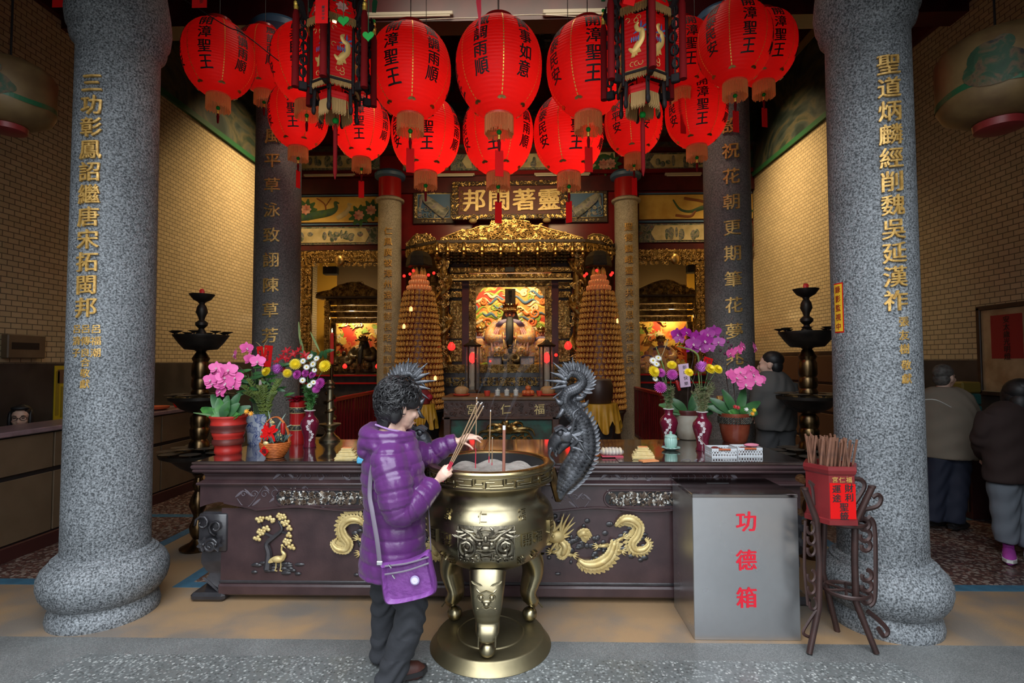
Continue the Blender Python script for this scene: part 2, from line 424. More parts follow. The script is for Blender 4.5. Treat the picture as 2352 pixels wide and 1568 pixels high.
STEEL = mat('brushed_steel', (.66, .66, .68), .27, 1.0, c2=(.50, .50, .51), vs=2.2, r2=.4, bump=.012, bs=9)
GREENB = mat('green_bead', (.006, .24, .03), .5, spec=.15)
BLUEP = mat('blue_paint', (.06, .13, .24), .45)
GREENP = mat('green_paint', (.02, .10, .04), .4)
WHITE = mat('white_china', (.75, .76, .72), .2)
CREAM = mat('cream_enamel', (.46, .40, .30), .45)

# ================================================================== THE SETTING
XC = -0.27; WL, WR = -5.3, 4.9
FL_RED = terrazzo('red_terrazzo', [(0, (.16, .075, .06)), (.3, (.30, .22, .18)), (.55, (.09, .045, .04)), (.8, (.36, .30, .26))], 42, .35, (.10, .055, .045), .62, .7, coat=.2)
FL_BROWN = mat('ochre_terrazzo', (.34, .215, .115), .5, 0, c2=(.20, .165, .135), vs=2.1, bump=.25, bs=130, detail=12, r2=.35, lo=.42, hi=.62)
FL_GREY = terrazzo('grey_terrazzo', [(0, (.17, .175, .17)), (.4, (.24, .245, .238)), (.75, (.12, .125, .124))], 210, .5, (.17, .17, .166), .6, .6)
FL_PEB = terrazzo('pebble_terrazzo', [(0, (.13, .14, .135)), (.28, (.24, .255, .25)), (.5, (.085, .09, .088)), (.68, (.32, .335, .325)), (.88, (.48, .49, .47))], 66, .4, (.15, .158, .155), .46, .65, coat=.15)
BLUES = mat('blue_terrazzo_strip', (.055, .17, .26), .45, 0, c2=(.04, .12, .19), vs=14)
WAINS = mat('dark_stone_wainscot', (.055, .05, .045), .35, 0, c2=(.03, .028, .026), vs=3)
def slab(name, x0, x1, y0, y1, z0, z1, m, b=0.0):
 return struct(MB().box(((x0 + x1) / 2, (y0 + y1) / 2, (z0 + z1) / 2), (x1 - x0, y1 - y0, z1 - z0), b=b).build(name, m, None, smooth=0))
slab('floor', WL - .2, WR + .2, -3.2, 14.5, -.2, 0, FL_BROWN)
slab('floor_border', WL - .2, WR + .2, 2.0, 3.11, -.05, .0015, FL_GREY)
struct(MB().prism([(-2.46, 2.935), (1.98, 2.925), (2.3, 2.0), (2.3, -3.2), (-2.9, -3.2), (-2.9, 2.0)], (0, 0, -.02), (1, 0, 0), (0, 1, 0), .0228).build('floor_pebbles', FL_PEB, None, smooth=0))
n_ = 1
for sx, (xa, xb) in ((-1, (-4.35, -3.32)), (1, (2.75, 4.7))):
 slab('floor_panel', xa, xb, 3.93, 5.5, -.02, .0015, FL_RED)
 for (a, b, c, d) in ((xa - .1, xb + .1, 3.83, 3.93), (xa - .1, xb + .1, 5.5, 5.6), ((xb, xb + .1, 3.93, 5.5) if sx < 0 else (xa - .1, xa, 3.93, 5.5))):
  slab('trim_%d' % n_, a, b, c, d, -.02, .0022, BLUES); n_ += 1
 slab('floor_panel', xa, xb, 5.6, 10.5, -.02, .0015, FL_RED)
slab('trim_%d' % n_, -2.47, 1.95, 3.80, 3.89, -.02, .0022, BLUES); n_ += 1
slab('trim_%d' % n_, -2.57, -2.47, 3.80, 7.0, -.02, .0022, BLUES); n_ += 1
slab('floor_panel', -2.47, 1.95, 3.89, 10.6, -.02, .0012, FL_RED)
GREYW = mat('grey_render', (.22, .22, .21), .8)
# side walls: glazed tiles over a dark wainscot, painted landscape above
MURAL = painted('landscape_mural', [(0, (.008, .014, .012)), (.38, (.018, .03, .028)), (.48, (.045, .06, .055)), (.56, (.10, .09, .055)), (.64, (.022, .04, .03)), (.8, (.06, .075, .075))], .8, 2.6, .4, (1, 1, 1.5))
for side, X, s in (('left', WL, -1), ('right', WR, 1)):
 xo = X + s * .2
 slab('wall_' + side, min(X, xo), max(X, xo), -.6, 14.5, 1.63, 5.56, TILE_L)
 slab('wall_%s_wainscot' % side, min(X - s * .012, xo), max(X - s * .012, xo), -.6, 14.5, 0, 1.63, WAINS)
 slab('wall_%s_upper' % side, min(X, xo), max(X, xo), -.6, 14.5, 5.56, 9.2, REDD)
 slab('wall_%s_mural' % side, min(X - s * .03, X), max(X - s * .03, X), 7.0, 11.2, 5.62, 7.05, MURAL)
 slab('trim_%d' % n_, min(X - s * .05, X), max(X - s * .05, X), 6.9, 11.2, 5.54, 5.63, GREENP); n_ += 1
 slab('trim_%d' % n_, min(X - s * .05, X), max(X - s * .05, X), 6.9, 11.2, 7.05, 7.2, mat('ochre_border_' + side, (.30, .21, .08), .5)); n_ += 1
 slab('trim_%d' % n_, min(X - s * .045, X), max(X - s * .045, X), 11.1, 11.2, 5.54, 7.2, GREENP); n_ += 1
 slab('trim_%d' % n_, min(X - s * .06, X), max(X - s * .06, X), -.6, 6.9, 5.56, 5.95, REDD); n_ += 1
slab('ceiling', WL - .2, WR + .2, 1.9, 14.7, 9.1, 9.3, DARKW)
slab('ceiling_porch', WL - .2, WR + .2, 2.1, 3.5, 4.72, 4.9, DARKW); slab('ceiling_step', WL - .2, WR + .2, 3.4, 3.5, 4.8, 6.5, DARKW); slab('ceiling_front', WL - .2, WR + .2, 3.4, 5.75, 6.4, 6.55, DARKW); slab('trim_eave', WL - .2, WR + .2, 2.02, 2.2, 3.85, 4.9, DARKW); slab('wall_over_beam', WL, WR, 5.7, 5.9, 6.3, 9.2, DARKW)  # the low eave board is unseen, added to shade the upper columns
for sd_n, xa, xb, xw in (('left', WL - .2, -3.1, -3.05), ('right', 2.85, WR + .2, 2.80)):
 slab('wall_court_' + sd_n, xw - .15, xw, -3.6, 2.1, 0, 4.9, GREYW); slab('wall_front_' + sd_n, xa, xb, 2.0, 2.12, 0, 4.9, DARKW)  # unseen walls added to keep light off the outer aisles and floor corners
slab('wall_rear', WL - .2, WR + .2, 14.5, 14.7, 0, 9.2, mat('ochre_plaster', (.55, .36, .10), .7))

# ---- scroll carving used on gilded woodwork and beams
def carving(mb, o, ex, ey, en, w_, h_, cell=.1, rel=.03, seed=1, fill=1.0):
 rnd = random.Random(seed); o, ex, ey, en = Vector(o), Vector(ex), Vector(ey), Vector(en)
 nx, ny = max(1, round(w_ / cell)), max(1, round(h_ / cell)); cx, cy = w_ / nx, h_ / ny; q = min(cx, cy)
 pt = lambda u, v, d: o + ex * u + ey * v + en * d
 for i in range(nx):
  for j in range(ny):
   if rnd.random() > fill: continue
   u = (i + .5 + rnd.uniform(-.15, .15)) * cx; v = (j + .5 + rnd.uniform(-.15, .15)) * cy
   k = rnd.random(); a0 = rnd.uniform(0, 2 * PI); sg = rnd.choice((-1, 1))
   if k < .42:
    pts = []; rr = []
    for t in range(11):
     f = t / 10; a = a0 + sg * f * 7.5; r = q * (.58 - .48 * f)
     pts.append(pt(u + r * math.cos(a), v + r * math.sin(a), rel * (.35 + .5 * f))); rr.append(q * (.10 - .02 * f))
    mb.tube(pts, rr, 5)
   elif k < .78:
    for b in range(3):
     a = a0 + (b - 1) * .75 * sg
     d = ex * math.cos(a) + ey * math.sin(a)
     mb.petal(pt(u - q * .35 * math.cos(a0), v - q * .35 * math.sin(a0), rel * .3), d + en * .25, en, q * rnd.uniform(.7, 1.0), q * .42, .25, -.12, 3)
   else:
    for b in range(6):
     a = a0 + b * PI / 3; d = ex * math.cos(a) + ey * math.sin(a)
     mb.petal(pt(u, v, rel * .5), d + en * .3, en, q * .5, q * .36, .2, .1, 2)
    mb.ell(pt(u, v, rel * .75), q * .13, None, 6, 4)
 return mb
def px_rect(x0, y0, x1, y1, Y):
 a, b = P(x0, y1, Y), P(x1, y0, Y)
 return a.x, b.x, a.z, b.z
def panel(name, x0, y0, x1, y1, Y, th, m, parent=None, b=0.0):
 a, c, e, f = px_rect(x0, y0, x1, y1, Y)
 return MB().box(((a + c) / 2, Y + th / 2, (e + f) / 2), (c - a, th, f - e), b=b).build(name, m, parent, smooth=0)

# cross beam over the second pair of columns
o = slab('trim_%d' % n_, WL, WR, 5.72, 5.98, 5.46, 5.78, REDD); n_ += 1
BEAMP = painted('beam_painting', [(0, (.02, .02, .022)), (.42, (.05, .05, .05)), (.5, (.22, .21, .19)), (.56, (.04, .045, .05)), (.7, (.10, .03, .02))], 3.0, 1.5, .5)
o = slab('trim_%d' % n_, WL, WR, 5.74, 5.96, 5.80, 6.3, BEAMP); n_ += 1
o = slab('trim_%d' % n_, WL, WR, 5.70, 6.0, 5.775, 5.805, REDD); n_ += 1
# front wall of the shrines: red wall, painted friezes, brackets above
YB = 11.2
for (x0, y0, x1, y1) in ((590, 60, 1735, 575), (1415, 575, 1440, 1080), (895, 575, 932, 1080)):
 a, c, e, f = px_rect(x0, y0, x1, y1, YB)
 if y0 == 60: a, c, f = WL, WR, 9.1
 else: e = 0
 struct(MB().box(((a + c) / 2, YB + .2, (e + f) / 2), (c - a, .4, f - e)).build('wall_back', REDW, None, smooth=0))
for (x0, y0, x1, y1, m, th) in ((560, 399, 1760, 447, REDD, .10), (560, 342, 1760, 349, REDD, .12), (560, 393, 1760, 399, REDW, .13), (600, 446, 873, 452, BLUEP, .06), (600, 512, 873, 518, BLUEP, .06),
        (1468, 440, 1727, 446, BLUEP, .06), (1468, 504, 1727, 511, BLUEP, .06), (560, 563, 880, 576, REDD, .12), (1462, 558, 1727, 574, REDD, .12)):
 struct(panel('trim_%d' % n_, x0, y0, x1, y1, YB - th, th + .01, m)); n_ += 1
PCREAM = mat('painted_cream', (.58, .49, .27), .5, 0, c2=(.38, .31, .15), vs=5)
POCHRE = mat('painted_ochre', (.62, .42, .10), .5, 0, c2=(.50, .30, .06), vs=4)
PGREEN = painted('frieze_foliage', [(0, (.02, .03, .03)), (.42, (.05, .09, .07)), (.5, (.28, .25, .17)), (.58, (.06, .10, .13)), (.68, (.25, .12, .08))], 6, 2, .5)
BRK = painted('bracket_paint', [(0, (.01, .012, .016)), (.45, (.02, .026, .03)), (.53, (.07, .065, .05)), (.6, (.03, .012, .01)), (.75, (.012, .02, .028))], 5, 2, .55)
# painted friezes (things fixed on the wall)
def frieze(x0, y0, x1, y1, label, bg, kind, name='painted_frieze'):
 a, c, e, f = px_rect(x0, y0, x1, y1, YB - .03); w_, h_ = c - a, f - e
 t = thing(name, label, 'painting', ((a + c) / 2, YB - .047, e));
 MB().box((0, .02, h_ / 2), (w_, .05, h_)).build('board', bg if kind != 'inset' else PGREEN, t, smooth=0)
 rnd = random.Random(len(label))
 FN = (0, -1, 0); fo = (-w_ / 2, -.007, 0)
 if kind == 'inset':
  q = .04; MB().prism([(-w_ * .36, q), (w_ * .36, q), (w_ * .4, h_ / 2), (w_ * .36, h_ - q), (-w_ * .36, h_ - q), (-w_ * .4, h_ / 2)], (0, -.005, 0), (1, 0, 0), (0, 0, 1), .015).build('inset_panel', bg, t, smooth=0)
  mb = MB()
  for i in range(16):
   u = rnd.uniform(-w_ * .33, w_ * .33); mb.ell((u, -.02, h_ * rnd.uniform(.25, .6)), (rnd.uniform(.03, .07), .008, rnd.uniform(.05, .13)), None, 8, 5)
  mb.build('painted_figures', PGREEN, t)
 else:
  leaf = MB(); fl = MB(); bird = MB(); br = MB()
  pos = [(.28, .5), (.8, .25), (.92, .45)] if kind == 'peacock' else [(.75, .25), (.9, .3)]
  for u, v in pos:
   for b in range(9):
    a_ = b * .7; leaf.petal(fo_(fo, w_ * u, h_ * v), (math.cos(a_), -.05, math.sin(a_)), FN, .24, .12, 0, 0, 2)
   for rr, n in ((.12, 8), (.075, 6), (.04, 4)):
    for b in range(n):
     a_ = 2 * PI * b / n; fl.petal(fo_(fo, w_ * u, h_ * v, .012), (math.cos(a_), -.2, math.sin(a_)), FN, rr, rr * .8, 0, 0, 2)
  if kind == 'peacock':
   bird.tube(spline([fo_(fo, w_ * .02, h_ * .08), fo_(fo, w_ * .3, h_ * .25), fo_(fo, w_ * .5, h_ * .38), fo_(fo, w_ * .57, h_ * .55), fo_(fo, w_ * .56, h_ * .78), fo_(fo, w_ * .6, h_ * .74)], 5), interp([.06, .09, .08, .045, .03, .015], 5), 8, .3)
   fl2 = MB(); fl2.tube(spline([fo_(fo, w_ * .58, h_ * .15), fo_(fo, w_ * .66, h_ * .35), fo_(fo, w_ * .70, h_ * .6), fo_(fo, w_ * .69, h_ * .72), fo_(fo, w_ * .73, h_ * .69)], 5), interp([.05, .06, .035, .025, .01], 5), 8, .3); fl2.build('hen', PCREAM, t)
   br.tube(spline([fo_(fo, w_ * .47, h_ * .3), fo_(fo, w_ * .46, h_ * .7), fo_(fo, w_ * .38, h_ * .95)], 4), .015, 5); br.tube([fo_(fo, w_ * .46, h_ * .6), fo_(fo, w_ * .52, h_ * .95)], .012, 5)
  else:
   bird.tube(spline([fo_(fo, w_ * .3, h_ * .8), fo_(fo, w_ * .36, h_ * .4), fo_(fo, w_ * .45, h_ * .3), fo_(fo, w_ * .56, h_ * .45), fo_(fo, w_ * .75, h_ * .7), fo_(fo, w_ * .95, h_ * .62)], 5), interp([.015, .025, .03, .05, .07, .03], 5), 8, .3)
   br.tube(spline([fo_(fo, w_ * .32, h_ * .15), fo_(fo, w_ * .45, h_ * .1), fo_(fo, w_ * .5, h_ * .35), fo_(fo, w_ * .6, h_ * .65), fo_(fo, w_ * .4, h_ * .85)], 5), .03, 6, .4)
  leaf.build('painted_leaves', mat('painted_leaf', (.03, .10, .03), .5), t); fl.build('painted_peonies', mat('painted_peony', (.45, .13, .09), .5, c2=(.6, .35, .25), vs=9), t)
  bird.build('painted_bird', mat('painted_bird', (.02, .07, .06), .5, c2=(.06, .12, .03), vs=9), t); br.build('painted_branch', mat('painted_branch', (.22, .07, .02), .5), t)
 return t
def fo_(o, u, v, d=0.0): return (o[0] + u, o[1] - d, v)
frieze(640, 452, 873, 512, 'ochre painting of peacocks and peonies above the left side shrine', POCHRE, 'peacock')
frieze(1468, 446, 1727, 504, 'ochre painting of a long-tailed bird above the right side shrine', POCHRE, 'phoenix')
frieze(640, 520, 873, 563, 'cream figure painting on the beam over the left side shrine', PCREAM, 'inset')
frieze(1468, 512, 1727, 557, 'cream figure painting on the beam over the right side shrine', PCREAM, 'inset')
frieze(640, 350, 872, 392, 'painted frieze board above the peacock painting', PCREAM, 'inset')
frieze(1466, 349, 1727, 391, 'painted frieze board above the long-tailed bird painting', PCREAM, 'inset')
frieze(1035, 349, 1300, 392, 'wide cream frieze board behind the middle back lanterns', PCREAM, 'inset')
frieze(926, 349, 1030, 392, 'short painted frieze board beside the left red-topped column', PCREAM, 'inset')
frieze(1305, 349, 1412, 391, 'short painted frieze board with peonies beside the right red-topped column', PCREAM, 'peonies')
# brackets and beams in the dark above
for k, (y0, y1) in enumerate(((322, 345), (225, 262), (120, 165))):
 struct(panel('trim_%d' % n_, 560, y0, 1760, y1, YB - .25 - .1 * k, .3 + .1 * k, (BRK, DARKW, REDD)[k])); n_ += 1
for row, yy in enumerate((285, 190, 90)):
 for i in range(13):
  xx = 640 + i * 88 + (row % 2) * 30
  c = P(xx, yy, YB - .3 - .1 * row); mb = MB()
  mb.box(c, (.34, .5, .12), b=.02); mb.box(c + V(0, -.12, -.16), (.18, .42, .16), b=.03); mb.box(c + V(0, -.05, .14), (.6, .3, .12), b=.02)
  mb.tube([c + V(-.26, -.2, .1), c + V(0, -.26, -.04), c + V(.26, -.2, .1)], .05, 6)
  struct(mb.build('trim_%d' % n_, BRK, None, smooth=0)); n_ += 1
# fluorescent battens on the beams
def batten(x0, y0, x1, y1, Y, label, grp):
 a, c, e, f = px_rect(x0, y0, x1, y1, Y); L_ = c - a; zc = (e + f) / 2; h_ = f - e
 t = thing('fluorescent_batten', label, 'light fixture', ((a + c) / 2, Y, zc), 0, grp)
 MB().box((0, .03, h_ * .2), (L_, .07, h_ * .6), b=.008).build('housing', CREAM, t, smooth=0)
 MB().tube([(-L_ / 2 + .03, -.005, -h_ * .32), (L_ / 2 - .03, -.005, -h_ * .32)], h_ * .17, 10).build('tube', mat('lamp_tube', (.62, .55, .42), .35), t)
 return t
batten(802, 24, 1040, 44, 5.67, 'long unlit fluorescent fitting on the red beam, left of centre', 'fluorescent fittings')
batten(1247, 17, 1442, 39, 5.67, 'long unlit fluorescent fitting on the red beam, right of centre', 'fluorescent fittings')
batten(697, 398, 815, 406, YB - .16, 'thin fluorescent fitting above the peacock painting', 'fluorescent fittings')
batten(985, 397, 1090, 406, YB - .16, 'thin fluorescent fitting above the plaque, left end', 'fluorescent fittings')
batten(1227, 395, 1356, 405, YB - .16, 'thin fluorescent fitting above the plaque, right end', 'fluorescent fittings')
batten(1528, 395, 1612, 405, YB - .16, 'thin fluorescent fitting above the right side shrine', 'fluorescent fittings')

# ================================================================== COLUMNS
def cyl_map(cx, cy, R):
 """u along the circumference (left to right seen from the front), v up"""
 def mk(az0):
  def fn(u, v, w_):
   a = az0 + u / R; r = R + w_
   return Vector((r * math.sin(a), -r * math.cos(a), v))
  return fn
 return mk
def column(label, x, y, R, H_, base, capital, m, texts, name='stone_column'):
 t = thing(name, label, 'column', (x, y, 0))
 MB().lathe([(R, base[-1][1] if base else 0), (R * .985, H_ * .5), (R * .96, H_)], seg=72).build('shaft', m, t, smooth=1)
 if base: MB().lathe(base, seg=72).build('base', m, t, smooth=.5)
 if capital: MB().lathe(capital, seg=64).build('capital', m, t, smooth=.6)
 for (txt, az, ztop, size, step, mm) in texts:
  mb = MB(); write(mb, txt, size, cyl_map(0, 0, R * .98)(az), step, depth=.014 * size / .13, bold=.018, v0=ztop, cuts=4)
  mb.build('lettering', mm, t, smooth=.5)
 return t
R1 = .242
def base_prof(R):
 k = R / .242
 return [(r * k, z) for r, z in ((.300, 0), (.306, .03), (.296, .075), (.283, .10), (.283, .115), (.31, .14), (.338, .185), (.352, .24), (.350, .29), (.332, .335), (.305, .365), (.288, .378), (.286, .392), (.268, .398), (.262, .412), (.242, .42))]
def az_at(cx, cy, R, px, py):
 """azimuth on the shaft where the writing stands"""
 best = None
 for i in range(-120, 121):
  a = i / 80
  p = Vector((cx + R * math.sin(a), cy - R * math.cos(a), 2.0)); e = abs(px_of(p) - px)
  if (best is None or e < best[0]) and (p - Vector((0, 0, CAMZ))).dot(Vector((math.sin(a), -math.cos(a), 0))) < 0: best = (e, a)
 return best[1]
def z_at(py, Y, px=1176): return P(px, py, Y).z
CAP1 = [(R1 * .96, 3.70), (R1 * 1.0, 3.74), (R1 * 1.10, 3.77), (R1 * 1.13, 3.80), (R1 * 1.13, 3.83), (R1 * 1.2, 3.86), (R1 * 1.24, 3.94), (R1 * 1.2, 4.05), (R1 * 1.1, 4.2)]
def yl(cx): return 3.4 - R1 * .9
cl = (-2.755, 3.42); cr = (2.245, 3.40)
a1 = az_at(cl[0], cl[1], R1, 197, 500); a2 = az_at(cr[0], cr[1], R1, 2058, 400)
def zt(c, a, py, px): return P(px, py, c[1] - R1 * math.cos(a)).z
zt1, zb1 = zt(cl, a1, 190, 212), zt(cl, a1, 706, 188)
zt2, zb2 = zt(cr, a2, 148, 2042), zt(cr, a2, 690, 2066)
sz1 = (zt1 - zb1) / 10
txL = [('三功彰鳳詔繼唐宋拓閩邦', a1, zt1, sz1 * .92, 1 / .92, GILT)]
for k, s_ in enumerate(('呂清子', '呂傳良', '呂福潮')):
 txL.append((s_, a1 + (k - 1) * .24 + .01, zt(cl, a1, 755, 186), .058, 1.28, GILT))
txL.append(('合敬獻', a1 + .02, zt(cl, a1, 832, 182), .058, 1.15, GILT))
sz2 = (zt2 - zb2) / 10
txR = [('聖道炳麟經削魏吳延漢祚', a2, zt2, sz2 * .92, 1 / .92, GILT), ('張友樹', a2 + .17, zt(cr, a2, 738, 2072), .062, 1.32, GILT), ('敬獻', a2 + .2, zt(cr, a2, 838, 2074), .062, 1.3, GILT)]
column('left grey granite column nearest the camera, with gilt inscription', cl[0], cl[1], R1, 4.7, base_prof(R1), CAP1, GRANITE, txL)
column('right grey granite column nearest the camera, with gilt inscription and yellow sign', cr[0], cr[1], R1, 4.7, base_prof(R1), CAP1, GRANITE, txR)
R2 = .25
c2l = (-2.80, 5.82); c2r = (2.235, 5.75)
a3 = az_at(c2l[0], c2l[1], R2, 620, 500); a4 = az_at(c2r[0], c2r[1], R2, 1686, 500)
CAP2 = [(R2 * .96, 5.25), (R2 * 1.05, 5.3), (R2 * 1.3, 5.36), (R2 * 1.32, 5.42), (R2 * 1.15, 5.47)]
y3 = c2l[1] - R2 * math.cos(a3); y4 = c2r[1] - R2 * math.cos(a4)
s3 = (P(620, 312, y3).z - P(608, 770, y3).z) / 8; s4 = (P(1668, 288, y4).z - P(1694, 820, y4).z) / 9
column('left weathered granite column behind the flowers, with gilt poem', c2l[0], c2l[1], R2, 5.5, [(R2 * 1.2, 0), (R2 * 1.4, .15), (R2 * 1.4, .3), (R2, .42)], None, GRANITE_B, [('風平草泳致詡陳草芳', a3, P(620, 312, y3).z, s3 * .62, 1 / .62, GILT)])
column('right weathered granite column behind the orchids, with gilt poem', c2r[0], c2r[1], R2, 5.5, [(R2 * 1.2, 0), (R2 * 1.4, .15), (R2 * 1.4, .3), (R2, .42)], None, GRANITE_B, [('設祝花朝更期筆花夢兆', a4, P(1668, 288, y4).z, s4 * .64, 1 / .64, GILT)])
for (c, lab) in ((c2l, 'blue painted ring capital on the left weathered column'), (c2r, 'blue painted ring capital on the right weathered column')):
 o = MB().lathe(CAP2, seg=48).build('ring_capital', BLUEP, None); o.location = (c[0], c[1], 0); tag(o, lab, 'capital')
R3 = .25
for (cx, px, yy, lab, txt) in ((-2.84, 890, 530, 'left slim red-topped column beside the main shrine', '仁風廣被漳州遠福德長昭海國新'), (2.13, 1447, 520, 'right slim red-topped column beside the main shrine', '聖德巍峨臺島共神恩浩蕩萬民欽')):
 cy = 10.87; a_ = az_at(cx, cy, R3, px, 700); yk = cy - R3 * math.cos(a_)
 zr = P(px, 458, yk).z; ztop = P(px, 400, yk).z
 t = column(lab, cx, cy, R3, zr, None, None, GRANITE_C, [(txt, a_, P(px, yy, yk).z, .17, (P(px, yy, yk).z - P(px, 850, yk).z) / 13 / .17, GILT)], 'slim_column')
 MB().lathe([(R3 * .95, zr), (R3 * 1.18, zr + .02), (R3 * 1.2, zr + .06), (R3 * .95, zr + .1)], seg=40).build('stone_ring', GRANITE_C, t)
 o = MB().lathe([(R3 * .95, zr + .08), (R3 * .95, ztop)], seg=40).build('red_neck', REDB, t); o['label'] = 'bright red painted neck'
 o = MB().lathe([(R3 * .95, ztop - .03), (R3 * 1.25, ztop), (R3 * 1.3, ztop + .06), (R3 * 1.1, ztop + .12), (R3 * .9, ztop + .14)], seg=40).build('ring_capital', BLUEP, t); o['label'] = 'blue ring capital'
# yellow notice on the right front column
aS = az_at(cr[0], cr[1], R1, 1925, 705); yS = cr[1] - R1 * math.cos(aS)
zA, zB = P(1925, 650, yS).z, P(1925, 764, yS).z
t = thing('notice_sign', 'yellow notice with red border and characters stuck on the right front column', 'sign', (cr[0], cr[1], 0))
mk = cyl_map(0, 0, R1 * .985)(aS); wS = .042
for nm, m, ww, hh, d in (('border', REDP, wS, 0, .002), ('face', mat('notice_yellow', (.86, .50, .03), .4), wS - .006, .008, .004)):
 MB().grid(lambda u, v: mk((u * 2 - 1) * ww, lerp(zB + hh, zA - hh, v), d), 6, 6).build(nm, m, t)
sz = (zA - zB) / 5.4
write(MB(), '錄影監視中', sz * .8, mk, 1.25, depth=.003, bold=.02, v0=zA - sz * .72, cuts=3, u0=0).xform(Matrix.Identity(4)).build('lettering', mat('notice_ink', (.28, .02, .01), .5), t)
for ch in t.children:
 if ch.name.startswith('lettering'): ch.scale = (1.01, 1.01, 1)

# ================================================================== LANTERNS
RL, HL = .285, .32           # paper globe: largest radius, half height
def lant_r(z):
 s = max(-1, min(1, z / (HL * 1.035)))
 return RL * (max(0, 1 - abs(s) ** 2.25) ** .52) * (1 + .05 * s)
def lant_map(az0):
 def fn(u, v, w_):
  r = lant_r(v); a = az0 + u / max(r, .12)
  return Vector(((r + .0035 + w_) * math.sin(a), -(r + .0035 + w_) * math.cos(a), v))
 return fn
def paper(name, em):
 m, nt, b, N, L = _nodes(name)
 b.inputs['Base Color'].default_value = (.48, .003, .003, 1); b.inputs['Roughness'].default_value = .5; b.inputs['Specular IOR Level'].default_value = .3
 b.inputs['Emission Color'].default_value = (1, .010, .012, 1); b.inputs['Emission Strength'].default_value = em
 tc = N('ShaderNodeTexCoord'); n = N('ShaderNodeTexNoise'); n.inputs['Scale'].default_value = 26; n.inputs['Detail'].default_value = 4; L(tc.outputs['Object'], n.inputs['Vector'])
 wv = N('ShaderNodeTexWave'); wv.bands_direction = 'Z'; wv.inputs['Scale'].default_value = 15; wv.inputs['Distortion'].default_value = .8; L(tc.outputs['Object'], wv.inputs['Vector'])
 ad = N('ShaderNodeMath'); ad.operation = 'MULTIPLY_ADD'; ad.inputs[1].default_value = .8; L(wv.outputs['Fac'], ad.inputs[0]); L(n.outputs['Fac'], ad.inputs[2])
 bp = N('ShaderNodeBump'); bp.inputs['Strength'].default_value = .45; bp.inputs['Distance'].default_value = .005; L(ad.outputs[0], bp.inputs['Height']); L(bp.outputs['Normal'], b.inputs['Normal'])
 tr = N('ShaderNodeBsdfTranslucent'); tr.inputs['Color'].default_value = (.85, .012, .010, 1); mx = N('ShaderNodeMixShader'); mx.inputs[0].default_value = .38; L(b.outputs[0], mx.inputs[1]); L(tr.outputs[0], mx.inputs[2]); L(mx.outputs[0], nt.nodes['Material Output'].inputs['Surface'])
 return m
PAPER_D, PAPER_M, PAPER_B = paper('lantern_paper', .05), paper('lantern_paper_glowing', .07), paper('lantern_paper_bright', .09)
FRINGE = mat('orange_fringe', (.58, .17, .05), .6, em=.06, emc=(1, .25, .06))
FRINGEG = mat('gold_fringe', (.36, .20, .06), .6)
EBONY = mat('ebony', (.010, .006, .006), .6, spec=.2)
TASSEL = mat('red_tassel', (.15, .005, .006), .8, spec=.1)
STITCH = mat('gold_stitch', (.92, .60, .10), .35, .6)
def lantern_mesh():
 mb = MB(); prof = []
 n = 58
 for i in range(n + 1):
  z = -HL + 2 * HL * i / n
  prof.append((lant_r(z) + (.0022 if i % 2 else -.0012), z))
 mb.lathe(prof, seg=56, cap=False); return mb
L0 = thing('paper_lantern', 'x', 'lantern'); L0b = {}
body0 = lantern_mesh().build('paper_globe', PAPER_D, L0, smooth=6)
mb = MB()
for i, txt in enumerate(('開漳聖王', '風調雨順', '萬事如意', '闔家平安', '國泰民安')):
 az = (0, 1, 2, -2, -1)[i] * PI / 3
 if i == 0:
  write(mb, txt, .108, lant_map(az), 1.06, depth=.0012, bold=.026, v0=.185)
  write(mb, '宮仁福', .036, lant_map(az), 1.05, False, depth=.001, bold=.02, u0=-.038, v0=.262)
 else: write(mb, txt, .098, lant_map(az), 1.02, depth=.0012, bold=.026, v0=.185)
mb.build('lettering', INK, L0, smooth=0)
mb = MB()
for k in range(6):
 az = PI / 6 + k * PI / 3; f = lant_map(az)
 for i in range(30):
  z = .29 - i * .0185
  mb.add([f(-.0035, z, .001), f(.0035, z, .001), f(.0035, z - .012, .001), f(-.0035, z - .012, .001)], [(0, 3, 2, 1)])
mb.build('gold_stitching', STITCH, L0, smooth=0)
mb = MB()
for k in range(6):
 f = lant_map(PI / 6 + k * PI / 3); z = -.272
 mb.prism([(-.03, .0), (-.018, .014), (0, .018), (.018, .014), (.03, 0), (.012, -.008), (0, .002), (-.012, -.008)], f(0, z, .002), (f(.01, z, 0) - f(-.01, z, 0)).normalized(), (f(0, z + .01, 0) - f(0, z - .01, 0)).normalized(), .004)
o = mb.build('gold_emblem', GOLD, L0, smooth=0)
MB().lathe([(lant_r(.32), .312), (.10, .325), (.10, .345), (.09, .35)], seg=32, cap=False).build('top_rim', REDB, L0)
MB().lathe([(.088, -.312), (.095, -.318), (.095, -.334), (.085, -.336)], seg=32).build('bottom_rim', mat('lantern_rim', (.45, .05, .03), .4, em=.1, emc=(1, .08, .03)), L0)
mb = MB(); rnd = random.Random(5)
for k in range(64):
 a = 2 * PI * k / 64; l_ = .115 + rnd.uniform(-.012, .008); c, s_ = math.cos(a), math.sin(a); r = .094
 mb.tube([(r * c, r * s_, -.328), (r * 1.01 * c, r * 1.01 * s_, -.328 - l_)], .0032, 4, cap=False)
mb.build('fringe', FRINGE, L0, smooth=6)
